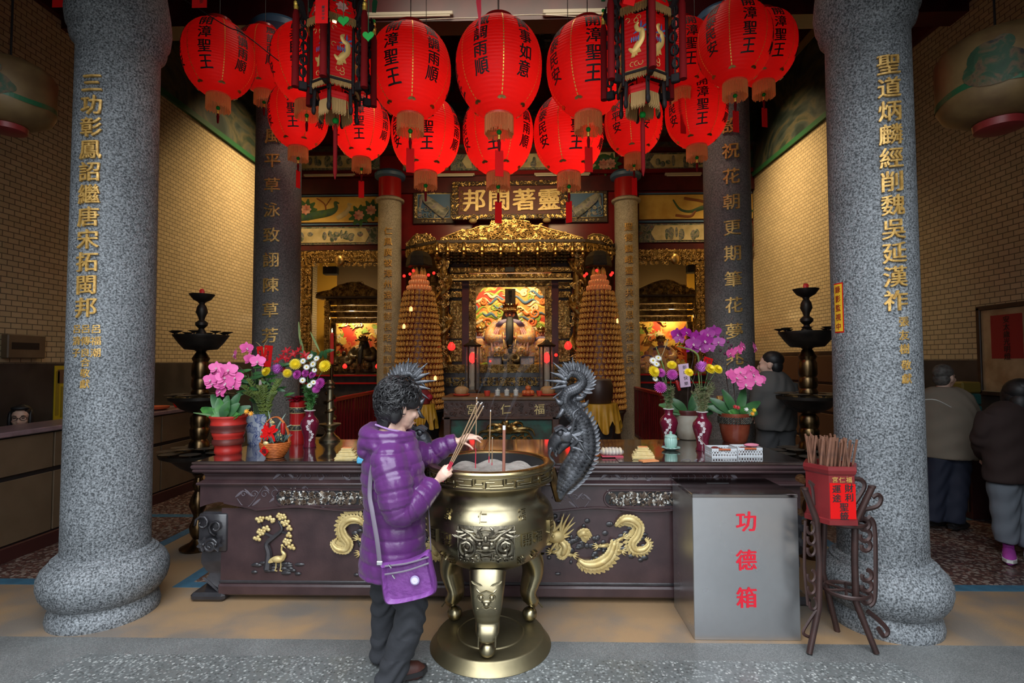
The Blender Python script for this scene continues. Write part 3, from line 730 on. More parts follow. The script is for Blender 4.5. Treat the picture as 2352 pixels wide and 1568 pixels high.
def pend(parent, z0, card, bead_r=.017):
 MB().ell((0, 0, z0), bead_r, None, 14, 10).build('bead', GREENB, parent)
 MB().tube([(0, 0, z0 + .12), (0, 0, z0)], .0025, 5).lathe([(.004, z0 - .016), (.011, z0 - .022), (.009, z0 - .034), (.012, z0 - .038), (.009, z0 - .05)], seg=10).build('tassel_knot', STITCH, parent)
 MB().lathe([(.006, z0 - .048), (.012, z0 - .075), (.008, z0 - (.13 if card else .3)), (.003, z0 - (.135 if card else .33))], seg=9).build('tassel', TASSEL, parent)
pend(L0, -.425, True)
mb = MB()
mb.prism([(-.028, 0), (.028, 0), (.028, -.175), (-.028, -.175)], (0, -.002, -.55), (1, 0, 0), (0, 0, 1), .003)
o = mb.build('name_card', REDP, L0, smooth=0)
cl_ = write(MB(), '闔家平安', .021, flatmap((.012, -.0026, -.59), (1, 0, 0), (0, 0, 1), (0, -1, 0)), 1.1, depth=.0005, cuts=2)
write(cl_, '信士', .016, flatmap((-.012, -.0026, -.64), (1, 0, 0), (0, 0, 1), (0, -1, 0)), 1.1, depth=.0005, cuts=2).build('card_writing', INK, o, smooth=0)
MB().tube([(0, 0, .34), (0, 0, 2.6)], .003, 5).build('hanging_wire', BLACK, L0)
# name, px, py, width px, az of main phrase (deg), paper, card
spec = [
 ('leftmost', 503, 137, 182, -22, PAPER_D, False, 'round red paper lantern hanging leftmost, with long thin tassel'),
 ('l2', 608, 140, 150, -48, PAPER_D, False, 'round red paper lantern half hidden behind the leftmost one'),
 ('l9', 706, 150, 176, 42, PAPER_M, False, 'round red paper lantern hidden behind the left hexagonal lantern'),
 ('l3', 943, 167, 192, -27, PAPER_M, True, 'large front red lantern right of the left hexagonal lantern, glowing at lower left'),
 ('l4', 1146, 160, 200, -84, PAPER_M, True, 'large red lantern in the middle of the front row, red ribbon above it'),
 ('l5', 1350, 160, 192, 8, PAPER_M, True, 'large front red lantern left of the right hexagonal lantern'),
 ('l8', 1566, 130, 150, 18, PAPER_D, True, 'round red lantern half hidden behind the right hexagonal lantern'),
 ('l6', 1686, 102, 176, 24, PAPER_D, True, 'bright round red lantern hanging rightmost in front'),
 ('l7', 1752, 112, 160, 30, PAPER_D, True, 'darker red lantern behind the rightmost front lantern'),
 ('b1', 686, 268, 146, -12, PAPER_M, True, 'small red lantern leftmost in the back row, before the weathered column'),
 ('b2', 831, 295, 136, -6, PAPER_B, True, 'small red back lantern below the left hexagonal lantern, glowing at lower right'),
 ('b3', 978, 312, 161, 2, PAPER_B, False, 'red back lantern behind and below the large front lantern left of centre'),
 ('b4', 1144, 311, 163, -8, PAPER_B, True, 'red lantern in the middle of the back row above the plaque'),
 ('b5', 1306, 311, 162, 14, PAPER_B, True, 'red back lantern behind and below the large front lantern right of centre'),
 ('b6', 1455, 284, 135, 84, PAPER_M, True, 'small red back lantern below the right hexagonal lantern'),
 ('b7', 1599, 261, 146, 12, PAPER_M, False, 'small red lantern rightmost in the back row, before the weathered column'),
]
first = True
for (k, px, py, wpx, az, pm, card, lab) in spec:
 tx = (px - 1205) / FPX; Y = 2 * RL * FPX * math.sqrt(1 + tx * tx * 1.0) / wpx * 1.0
 p = P(px, py, Y)
 view = math.atan2(p.x, p.y)            # the lantern's face turns with the line of sight
 rz = math.radians(az) - view
 if first: r = L0; r.location = p; r.rotation_euler = (0, 0, rz); r['label'] = lab; r['group'] = 'round paper lanterns'; first = False; r0card = card
 else:
  r = dup(L0, lab, p, rz, 'round paper lanterns', skip=() if card else ('name_card',))
 light('lantern_bulb', 'POINT', p + V(.05, -.03, -.10), 1.0 if pm is PAPER_D else 2.2 if pm is PAPER_M else 4.0, (1, .8, .6), .03)
 for ch in r.children:
  n0 = ch.name.split('.')[0]
  if n0 == 'paper_globe':
   if pm is not PAPER_D:
    ch.material_slots[0].link = 'OBJECT'; ch.material_slots[0].material = pm
  if n0 == 'hanging_wire': ch.scale = (1, 1, (5.6 - p.z) / 2.6 if p.z < 4 else .6); ch.location = (0, 0, 0.34 * (1 - ch.scale[2]))
  if n0 in ('name_card', ): ch.rotation_euler = (0, 0, -rz + math.radians({'b1': 70, 'l5': 10, 'b5': -35}.get(k, 15)))
for ch in list(L0.children):
 if ch.name.split('.')[0] == 'name_card':
  for g in list(ch.children): bpy.data.objects.remove(g)
  bpy.data.objects.remove(ch)

# hexagonal palace lanterns
SILK = paper('red_silk', .10)
DGOLD = mat('embroidery_gold', (.80, .50, .15), .45, .3); DBLUE = mat('embroidery_blue', (.05, .12, .30), .5)
def hexlant(label, loc, rz):
 t = thing('hexagonal_lantern', label, 'lantern', loc, rz, 'hexagonal palace lanterns')
 def hexp(r, z, off=0): return [Vector((r * math.cos(PI / 3 * k + PI / 6 + off), r * math.sin(PI / 3 * k + PI / 6 + off), z)) for k in range(6)]
 for nm, rt, zt_, rb, zb in (('silk_panel', .138, .175, .132, -.135), ('top_panel', .135, .335, .168, .215), ('lower_panel', .10, -.205, .09, -.245)):
  A, B = hexp(rt, zt_), hexp(rb, zb)
  for k in range(6):
   q = MB(); a, b, c, d = A[k].lerp(A[(k + 1) % 6], .04), A[(k + 1) % 6].lerp(A[k], .04), B[(k + 1) % 6].lerp(B[k], .04), B[k].lerp(B[(k + 1) % 6], .04)
   nrm = (b - a).cross(c - a).normalized(); cen = (a + b + c + d) / 4
   if nrm.dot(Vector((cen.x, cen.y, 0))) < 0: nrm = -nrm
   q.add([a, b, c, d] + [v - nrm * .004 for v in (a, b, c, d)], [(0, 3, 2, 1), (4, 5, 6, 7), (0, 1, 5, 4), (1, 2, 6, 5), (2, 3, 7, 6), (3, 0, 4, 7)])
   o = q.build(nm, SILK, t, smooth=0, fix=True)
   ex = (b - a).normalized(); W_ = (b - a).length; H_ = (a - d).length; ey = (a - d).normalized(); mid = cen
   if nm == 'silk_panel':
    rnd = random.Random(k + 3); e = MB()
    pts = [mid + ex * (W_ * x) + ey * (H_ * y) + nrm * .004 for x, y in ((-.3, -.1), (-.1, -.16), (.1, -.08), (.28, .02), (.3, .16), (.12, .2), (.05, .28), (.16, .33))]
    e.tube(spline(pts, 5), interp([.005, .016, .02, .018, .014, .012, .012, .004], 5), 6, .4)
    for x, y in ((-.12, -.26), (.16, -.2), (.0, -.24)):
     for j in range(4): e.tube([mid + ex * (W_ * x * .7) + ey * (H_ * (y + .12)) + nrm * .004, mid + ex * (W_ * (x + .05 * (j - 1.5))) + ey * (H_ * (y - .02)) + nrm * .004], [.006, .002], 4)
    for j in range(7):
     x = rnd.uniform(-.35, .35); y = rnd.choice((-.4, -.34, .38, .42, .1)); a0 = rnd.uniform(0, 6)
     e.tube([mid + ex * (W_ * x + .014 * math.cos(a0 + s_)) + ey * (H_ * y + .014 * math.sin(a0 + s_)) + nrm * .003 for s_ in (0, 1, 2, 3, 4)], .0022, 4)
    e.build('embroidery', DGOLD, o)
    e = MB()
    for j in range(6): e.petal(mid + ex * (W_ * .25) + ey * (H_ * .2) + nrm * .003, ex * math.cos(j - .5) + ey * math.sin(j - .5), nrm, .045, .012, 0, 0, 2)
    for j in range(4): e.petal(mid + ex * (W_ * (-.15 + .1 * j)) + ey * (H_ * -.02) + nrm * .012, ey, nrm, .03, .01, 0, 0, 2)
    e.build('embroidery', DBLUE, o)
   if nm == 'top_panel':
    e = MB()
    for j in range(6): e.petal(mid + nrm * .003, ex * math.cos(j) + ey * math.sin(j), nrm, .035, .03, 0, .1, 2)
    e.build('embroidered_flower', mat('embroidery_pink', (.7, .35, .3), .5) if k == 0 else bpy.data.materials['embroidery_pink'], o)
    e = MB()
    for j in range(4):
     a_ = j * PI / 2 + .6; q_ = mid + nrm * .003
     e.tube([q_ + ex * .03 * math.cos(a_) + ey * .03 * math.sin(a_), q_ + ex * .065 * math.cos(a_ + .3) + ey * .05 * math.sin(a_ + .3)], .002, 4)
     e.petal(q_ + ex * .05 * math.cos(a_ + .2) + ey * .045 * math.sin(a_ + .2), ex * math.cos(a_ + 1.4) + ey * math.sin(a_ + 1.4), nrm, .022, .01, 0, 0, 2)
    e.build('embroidered_leaves', GREENP, o)
   if True:
    # a hem of gold threads along the lower edge
    fr = MB(); n = 26; L_ = .055 if nm != 'lower_panel' else .09
    for i in range(n):
     q0 = d.lerp(c, (i + .5) / n) + nrm * .004
     fr.tube([q0, q0 + nrm * .006 + V(0, 0, -L_ * (.85 + .3 * ((i * 7) % 5) / 5))], .0028, 3, cap=False)
    fr.build('fringe', FRINGEG, o, smooth=6)
 FR = MB()
 for k in range(6):
  a = PI / 3 * k + PI / 6; d = Vector((math.cos(a), math.sin(a), 0))
  pa = MB(); pa.box((d.x * .142, d.y * .142, .03), (.016, .016, .50), rotz(a), .003)
  pa.box((d.x * .145, d.y * .145, .34), (.026, .018, .09), rotz(a), .004)
  pa.build('frame_post', EBONY, t, smooth=0)
  br = MB()                                     # carved scroll bracket with dragon head
  br.tube(spline([d * .14 + V(0, 0, .22), d * .18 + V(0, 0, .23), d * .205 + V(0, 0, .30), d * .225 + V(0, 0, .29), d * .21 + V(0, 0, .36)], 5), interp([.012, .016, .024, .016, .004], 5), 6)
  for j in range(5):
   z = .2 - j * .075; rr = .184 + .008 * math.sin(j * 2.1)
   br.tube([d * rr + V(.0, 0, z) + rotz(a) @ Vector((.018 * math.cos(s_), 0, .028 * math.sin(s_))) for s_ in [x * PI / 4 for x in range(9)]], .0085, 5)
  br.box((d.x * .187, d.y * .187, -.185), (.05, .03, .05), rotz(a), .006); br.tube([d * .187 + V(0, 0, .25), d * .185 + V(0, 0, -.2)], .006, 5)
  br.tube([d * .14 + V(0, 0, -.17), d * .187 + V(0, 0, -.18)], .009, 5)
  br.build('carved_bracket', EBONY, t)
  tz = MB(); q = d * .228
  tz.lathe([(.004, .34), (.012, .32), (.004, .305), (.014, .30), (.014, .285), (.01, .28), (.014, .275), (.012, .25)], q, 10)
  o = tz.build('tassel_knot', STITCH, t)
  MB().lathe([(.012, .255), (.02, .22), (.019, .0), (.021, -.20)], q, 12).build('tassel', TASSEL, t)
  MB().ell(q + V(0, 0, .345), .011, None, 10, 8).build('bead', GREENB, t)
  MB().prism([(-.012, 0), (.012, 0), (.022, .07), (0, .10), (-.012, .06)], q + V(0, 0, .40), (1, 0, 0), (0, 0, 1), .003).build('leaf_charm', GREENP, t, smooth=0)
 for k in range(6):
  a = PI / 3 * k + PI / 6; d = Vector((math.cos(a), math.sin(a), 0))
  MB().tube([d * .05 + V(0, 0, -.15), d * .12 + V(0, 0, -.19), d * .125 + V(0, 0, -.30)], [.008, .012, .01], 6).ell(d * .125 + V(0, 0, -.31), (.014, .014, .03), None, 8, 6).build('foot_finial', EBONY, t)
 mb = MB();
 for r_, z in ((.142, .2), (.14, -.15), (.14, .345)):
  h = hexp(r_, z);
  for k in range(6): mb.tube([h[k], h[(k + 1) % 6]], .009, 5)
 mb.build('frame_rings', EBONY, t)
 MB().lathe([(.16, .40), (.05, .50), (.02, .56), (.02, 1.9)], seg=6).build('hanging_stem', EBONY, t)
 MB().ell((0, 0, -.345), .019, None, 12, 8).build('bead', GREENB, t)
 MB().tube([(0, 0, -.15), (0, 0, -.36)], .002, 4).lathe([(.005, -.36), (.013, -.40), (.012, -.66), (.003, -.70)], seg=9).build('tassel', TASSEL, t)
 MB().ell((0.02, -.10, .20), (.012, .012, .02), None, 8, 6).build('bulb', mat('candle_bulb' + str(round(rz, 1)), (1, .5, .15), .3, em=14, emc=(1, .45, .12)), t)
 return t
pL = P(772, 148, 3.05); pR = P(1474, 128, 2.95)
hexlant('hexagonal silk palace lantern with black brackets, left one, green hearts beside it', pL, .05)
hexlant('hexagonal silk palace lantern with embroidered gold beast, right one', pR, .02)
# green heart charms, red cards and ribbon hanging over the lanterns
def heart(px, py, Y, lab):
 p = P(px, py, Y); pts = []
 for i in range(28):
  a = 2 * PI * i / 28; pts.append((.0019 * 16 * math.sin(a) ** 3, .0019 * (13 * math.cos(a) - 5 * math.cos(2 * a) - 2 * math.cos(3 * a) - math.cos(4 * a))))
 t = thing('heart_charm', lab, 'charm', p); MB().prism(pts, (0, .002, 0), (1, 0, 0), (0, 0, 1), .005).build('heart', GREENB, t, smooth=0)
 MB().tube([(0, 0, .02), (0, .0, .9)], .0018, 4).build('string', GREENP, t); return t
heart(789, 48, 2.68, 'green heart charm hanging in front of the left hexagonal lantern')
heart(846, 83, 2.68, 'green heart charm beside the large front lantern, lower of the two')
def card(px0, py0, px1, py1, Y, lab, txt=True, rot=0.0):
 a, c, e, f = px_rect(px0, py0, px1, py1, Y)
 t = thing('red_card', lab, 'card', ((a + c) / 2, Y, f)); t.rotation_euler = (0, rot, 0)
 MB().box((0, 0, -(f - e) / 2), (c - a, .003, f - e)).build('card', REDP, t, smooth=0)
 if txt:
  s_ = (c - a) * .28
  write(MB(), '闔家平安', s_, flatmap((s_ * .5, -.0018, -(f - e) + s_ * 4.6), (1, 0, 0), (0, 0, 1), (0, -1, 0)), 1.05, depth=.0004, cuts=2).build('writing', INK, t, smooth=0)
 MB().tube([(0, 0, 0), (0, 0, .6)], .0015, 4).build('string', TASSEL, t)
 return t
card(724, -40, 754, 54, 2.7, 'red name card hanging over the left hexagonal lantern')
card(441, -40, 476, 18, 3.2, 'red name card at the top edge above the leftmost lantern')
card(1449, -60, 1474, 14, 2.7, 'red name card above the right hexagonal lantern', False, .25)
card(120, -40, 148, 17, 3.3, 'red name card at the top beside the left front column', False)
card(2085, -40, 2100, 14, 3.3, 'red pointed card at the top beside the right front column', False, .3)
p = P(1099, 85, 2.9); t = tag(MB().prism([(-.012, .45), (.014, .45), (.016, .14), (.006, 0), (-.002, .12), (-.013, .2)], (0, 0, 0), (1, 0, 0), (0, 0, 1), .002).build('red_ribbon', mat('pink_red_ribbon', (.75, .03, .06), .6), None, smooth=0), 'narrow red ribbon hanging in front of the middle lantern', 'ribbon'); t.location = p
# painted cylinder lanterns in the outer aisles
PARCH = mat('oiled_parchment', (.21, .13, .05), .5, 0, c2=(.12, .065, .025), vs=5)
def drum_lantern(px, py, Y, R, lab, face):
 t = thing('painted_lantern', lab, 'lantern', P(px, py, Y)); H_ = R * .80
 prof = [(R * .38, -H_ * 1.12), (R * .62, -H_ * 1.02), (R * .9, -H_ * .82), (R, -H_ * .55), (R, H_ * .62), (R * .88, H_ * .86), (R * .55, H_ * 1.06), (R * .4, H_ * 1.1)]
 MB().lathe(prof, seg=48).build('paper_body', PARCH, t, smooth=.8)
 mp = lambda az: (lambda u, v, w_: Vector(((R + .002 + w_) * math.sin(az + u / R), -(R + .002 + w_) * math.cos(az + u / R), v)))
 if face: write(MB(), '慶成祈安福醮', R * .27, mp(face), .95, depth=.001, bold=.02, v0=H_ * .55).build('lettering', mat('dull_red_ink', (.30, .02, .015), .6), t, smooth=0)
 f = mp(-.75 if face else .35); mb = MB()
 for (u, v, a_, b_) in ((0, -.2, .5, .42), (-.1, .1, .32, .36), (.12, .32, .17, .2), (.3, -.25, .28, .22)):
  mb.grid(lambda x, y, u=u, v=v, a_=a_, b_=b_: f(R * (u + a_ * y * math.cos(2 * PI * x)), H_ * (v + b_ * y * math.sin(2 * PI * x)), .001 + .001 * v), 18, 3)
 mb.build('painted_figure', painted('lantern_picture' + str(px), [(0, (.01, .012, .01)), (.45, (.02, .06, .025)), (.55, (.12, .07, .03)), (.65, (.02, .02, .015))], 9, 1, .6), t, smooth=0)
 MB().grid(lambda x, y: Vector(((R + .001) * math.sin(x * 2 * PI), -(R + .001) * math.cos(x * 2 * PI), H_ * (-.55 + .16 * y + .05 * math.sin(x * 25)))), 64, 1).build('painted_band', GREENP, t, smooth=0)
 MB().lathe([(R * .36, -H_ * 1.1), (R * .42, -H_ * 1.15), (R * .40, -H_ * 1.32), (R * .3, -H_ * 1.36)], seg=32).build('base_ring', mat('dull_red_rim', (.22, .02, .02), .4) if face else bpy.data.materials.get('dull_red_rim') or REDW, t)
 MB().tube([(0, 0, H_ * 1.1), (0, 0, 1.6)], .007, 6).build('hanging_rod', BLACK, t)
 return t
drum_lantern(2290, 180, 3.35, .315, 'large painted parchment lantern with red characters at the upper right', .12)
drum_lantern(22, 215, 3.35, .245, 'large painted parchment lantern in the dark at the upper left', None)

# ================================================================== MAIN SHRINE
YS = 10.4
EX, EZ, EN = (1, 0, 0), (0, 0, 1), (0, -1, 0)
sh = thing('shrine', 'large gilded and carved main shrine canopy behind the altar, between the slim columns', 'shrine', (0, 0, 0))
def carved(name, x0, y0, x1, y1, Y, parent, cell=.09, rel=.05, seed=1, m=GOLD, back=GOLDD, th=.06, fill=1.0):
 a, c, e, f = px_rect(x0, y0, x1, y1, Y)
 o = MB().box(((a + c) / 2, Y + th / 2, (e + f) / 2), (c - a, th, f - e)).build(name, back, parent, smooth=0)
 mb = carving(MB(), (a, Y - .002, e), EX, EZ, EN, c - a, f - e, cell * .72, rel, seed, fill)
 mb.build('relief', m, o, smooth=6); return o
def crest(pts, Y, parent, seed, name='crest', Yfn=None, m=GOLD):
 """carved ridge board following an outline of pixel points at depth Y"""
 w3 = [P(x, y, Y) for x, y in pts]
 poly = [(p.x, p.z) for p in w3]
 o = MB().prism(poly, (0, Y + .05, 0), EX, EZ, .04).build(name, GOLDD, parent, smooth=0)
 mb = MB(); xs = [p[0] for p in poly]; zs = [p[1] for p in poly]; rnd = random.Random(seed)
 top = poly[1:-1] if True else poly
 def inside(x, z):
  c = False; n = len(poly)
  for i in range(n):
   (x1, z1), (x2, z2) = poly[i], poly[(i + 1) % n]
   if (z1 > z) != (z2 > z) and x < (x2 - x1) * (z - z1) / (z2 - z1) + x1: c = not c
  return c
 st = .085; nx = int((max(xs) - min(xs)) / st); nz = max(1, int((max(zs) - min(zs)) / st))
 for i in range(nx + 1):
  for j in range(nz + 1):
   x = min(xs) + (i + rnd.random() * .5 + .2) * st; z = min(zs) + (j + rnd.random() * .5 + .2) * st
   if inside(x, z): carving(mb, (x - st * .6, Y + .005, z - st * .6), EX, EZ, EN, st * 1.2, st * 1.2, st * 1.2, .04, rnd.randint(0, 9999))
 mb.build('relief', m, o, smooth=6)
 MB().tube([(p[0], Y, p[1]) for p in poly], .016, 6).build('gold_edge', m, o)
 return o
crest([(1013, 553), (1013, 547), (1056, 530), (1082, 527), (1104, 519), (1124, 520), (1130, 510), (1143, 506), (1201, 506), (1215, 509), (1219, 519), (1240, 518), (1257, 524), (1288, 532), (1339, 546), (1339, 551)], YS, sh, 3, 'ridge_crest')
crest([(934, 566), (938, 556), (950, 542), (968, 538), (988, 543), (1000, 548), (1000, 552)], YS + .25, sh, 5, 'wing_crest')
crest([(1350, 549), (1350, 543), (1362, 537), (1380, 538), (1398, 545), (1408, 561)], YS + .25, sh, 6, 'wing_crest')
for (q0, q1, Y0, Y1) in (((1003, 554), (1344, 551.5), YS - .08, YS - .08), ((931, 568), (1003, 554), YS + .45, YS - .08), ((1344, 551.5), (1413, 562), YS - .08, YS + .45)):
 a, b = P(q0[0], q0[1], Y0), P(q1[0], q1[1], Y1)
 d = (b - a); MB().prism([(0, -.03), (d.length, -.03), (d.length, .025), (0, .025)], a, d.normalized(), EZ, -.30).build('eave_board', DARKW, sh, smooth=0)
 q = MB(); n = d.normalized().cross(Vector(EZ)); carving(q, a + V(0, 0, -.22), d.normalized(), EZ, n, d.length, .17, .085, .05, 8)
 bd = MB().prism([(0, -.22), (d.length, -.22), (d.length, -.03), (0, -.03)], a + n * -.02, d.normalized(), EZ, -.05).build('carved_fascia', GOLDD, sh, smooth=0); q.build('relief', GOLD, bd, smooth=6)
for x in (1003, 1028, 1065, 1107, 1150, 1191, 1235, 1276, 1315, 1339):
 p = P(x, 571, YS - .12); MB().lathe([(.02, .14), (.045, .10), (.03, .05), (.055, 0), (.06, -.04), (.03, -.08), (.04, -.11), (.015, -.16)], p, 10).build('lotus_pendant', GOLD, sh)
for x, y in ((946, 585), (1404, 580)):
 p = P(x, y, YS + .4); MB().lathe([(.02, .14), (.045, .10), (.03, .05), (.055, 0), (.06, -.04), (.03, -.08), (.04, -.11), (.015, -.16)], p, 10).build('lotus_pendant', GOLD, sh)
# stepped bracket ceiling under the canopy: rows receding upward
for r in range(5):
 y0 = 577 + r * 7.3; Y = YS + .15 + r * .11
 a, c, e, f = px_rect(1030, y0, 1313, y0 + 8, Y)
 MB().box(((a + c) / 2, Y + .1, (e + f) / 2), (c - a, .12, f - e)).build('ceiling_step', GOLDD, sh, smooth=0)
 mb = MB(); n = 18
 for i in range(n):
  x = lerp(a, c, (i + .5) / n)
  mb.box((x, Y, (e + f) / 2), (.045, .16, (f - e) * .9), b=.01); mb.ell((x, Y - .08, e + .01), (.035, .03, .03), None, 6, 4)
  mb.tube([(x - .065, Y + .03, f), (x, Y + .02, e), (x + .065, Y + .03, f)], .012, 5)
 mb.build('bracket_row', GOLDD, sh, smooth=.5)
MB().box(P(1170, 600, YS + .75), (2.7, .05, .5)).build('canopy_back', DARKW, sh, smooth=0)
carved('carved_beam', 1033, 612, 1312, 626, YS + .3, sh, .10, .06, 11, GOLD)
p = P(1171, 619, YS + .2); MB().box(p, (.20, .05, .11), b=.01).build('name_tablet', BLACK, sh, smooth=0)
carved('carved_beam', 1033, 627, 1312, 640, YS + .32, sh, .11, .05, 12, GOLD)
MB().box(P(1172, 641.5, YS + .28), (2.55, .06, .03)).build('gold_fillet', GOLDP, sh, smooth=0)
# carved opening frame
YF = 10.85
for args in ((1077, 642, 1268, 659, 21), (1077, 659, 1093, 800, 22), (1252, 659, 1268, 800, 23)):
 carved('opening_frame', *args[:4], YF, sh, .085, .05, args[4], GOLD)
for sx, x in ((1, 1093), (-1, 1252)):
 a = P(x, 659, YF - .01); MB().prism([(0, 0), (sx * .20, 0), (sx * .12, -.05), (sx * .06, -.14), (0, -.26)], a, EX, EZ, .04).build('corner_bracket', GOLD, sh, smooth=0)
for xa, xb, sd in ((1034, 1061, 31), (1283, 1309, 37)):
 for k, (y0, y1) in enumerate(((647, 663), (669, 683), (690, 777), (781, 830))):
  carved('side_panel', xa, y0, xb, y1, YF - .05, sh, .085, .045, sd + k, GOLD)
 MB().box((P(xa, 700, YF).x * .5 + P(xb, 700, YF).x * .5, YF + .06, 2.1), (.52, .06, 3.2)).build('side_board', DARKW, sh, smooth=0)
for xa, xb in ((1061, 1077), (1268, 1283)):
 a, c, e, f = px_rect(xa, 641, xb, 850, YF); MB().box(((a + c) / 2, YF + .02, (e + f) / 2), (c - a, .08, f - e)).build('red_post', REDD, sh, smooth=0)
# dragon-wound pillars
for x, sd, sg in ((1019, 41, 1), (1326, 43, -1)):
 top, bot = P(x, 577, YS + .15), P(x, 845, YS + .15)
 o = MB().lathe([(.10, bot.z), (.085, top.z)], (top.x, top.y, 0), 14).build('pillar', GOLDD, sh)
 mb = MB(); pts = []; rr = []
 for i in range(70):
  t = i / 69; a = sg * t * 2 * PI * 2.6; r = .125
  pts.append((top.x + r * math.cos(a), top.y + r * math.sin(a), lerp(bot.z + .1, top.z - .15, t))); rr.append(.045 + .02 * math.sin(t * PI))
 mb.tube(pts, rr, 8)
 for i in range(0, 70, 2):
  p = Vector(pts[i]); d = Vector((p.x - top.x, p.y - top.y, 0)).normalized(); mb.petal(p + d * .03, d + V(0, 0, .8), d, .10, .05, .2, 0, 2)
 mb.ell(pts[-1], (.09, .12, .07), None, 10, 6)
 rnd = random.Random(sd)
 for i in range(70):
  z = rnd.uniform(bot.z, top.z); a = rnd.uniform(PI, 2 * PI); q = Vector((top.x + .1 * math.cos(a), top.y + .1 * math.sin(a), z))
  carving(mb, q - V(.05, 0, .05), EX, EZ, EN, .1, .1, .1, .06, rnd.randint(0, 9999))
 mb.build('coiled_dragon', GOLD, o)
for xa, xb, sd in ((990, 1004, 51), (1341, 1352, 53)):
 for k in range(6): carved('outer_panel', xa, 622 + k * 33, xb, 648 + k * 33, YS + .45, sh, .07, .04, sd + k, GOLDD)
# walls of the niche
YN = 12.45
nb = MB(); a, c, e, f = px_rect(1030, 560, 1314, 900, YF)
nb.box((a - .03, 11.65, 2.4), (.06, 1.6, 3.6)); nb.box((c + .03, 11.65, 2.4), (.06, 1.6, 3.6)); nb.box(((a + c) / 2, 11.65, 4.2), (c - a, 1.6, .06)); nb.box(((a + c) / 2, YN + .06, 2.4), (c - a + .2, .1, 3.6))
nb.build('niche_wall', REDW, sh, smooth=0)
# painted backdrop: clouds and waves
bkx0, bkx1, bkz0, bkz1 = px_rect(1072, 640, 1272, 850, YN)
BACKM = painted('backdrop_red', [(0, (.50, .03, .015)), (.45, (.62, .05, .02)), (.5, (.75, .30, .06)), (.55, (.66, .36, .07)), (.8, (.60, .06, .02))], 1.6, .4, .6)
bd = thing('backdrop_painting', 'red and yellow cloud painting behind the seated deity in the main shrine', 'painting', ((bkx0 + bkx1) / 2, YN, bkz0))
W_, H_ = bkx1 - bkx0, bkz1 - bkz0
MB().box((0, 0, H_ / 2), (W_, .02, H_)).build('panel', BACKM, bd, smooth=0)
def clouds(t, W_, H_, seed, n, dens=1.0):
 CY = [bpy.data.materials.get(k) or mat(k, c, .55) for k, c in (('cloud_yellow', (.80, .52, .10)), ('cloud_green', (.28, .40, .05)), ('cloud_cream', (.75, .62, .38)), ('cloud_blue', (.08, .16, .26)), ('cloud_orange', (.75, .20, .04)))]
 rnd = random.Random(seed); mbs = [MB() for _ in CY]
 for i in range(n):
  k = rnd.choice((0, 0, 1, 1, 2, 2, 3, 4)); u, v = rnd.uniform(-.47, .47) * W_, rnd.uniform(.06, .94) * H_
  q = rnd.uniform(.06, .13); a0 = rnd.uniform(0, 6.28); sg = rnd.choice((-1, 1))
  pts = []; rr = []
  if rnd.random() < .5:
   for s_ in range(15):
    f = s_ / 14; a = a0 + sg * f * 9; r = q * (1 - .85 * f); pts.append((u + r * math.cos(a), -.012 - .008 * k - .004 * f, v + r * math.sin(a))); rr.append(.014 + .012 * (1 - f))
  else:
   for s_ in range(13):
    f = s_ / 12; pts.append((u + (f - .5) * q * 5 * sg, -.012 - .008 * k, v + q * .5 * math.sin(f * 9 + a0) + (f - .5) * q)); rr.append(.006 + .026 * math.sin(PI * f))
  mbs[k].tube(pts, rr, 6, .35, hint=(0, -1, 0) if False else None)
 for k, m in enumerate(mbs):
  if m.v: m.build('cloud_scroll', CY[k], t)
clouds(bd, W_, H_, 4, 150)
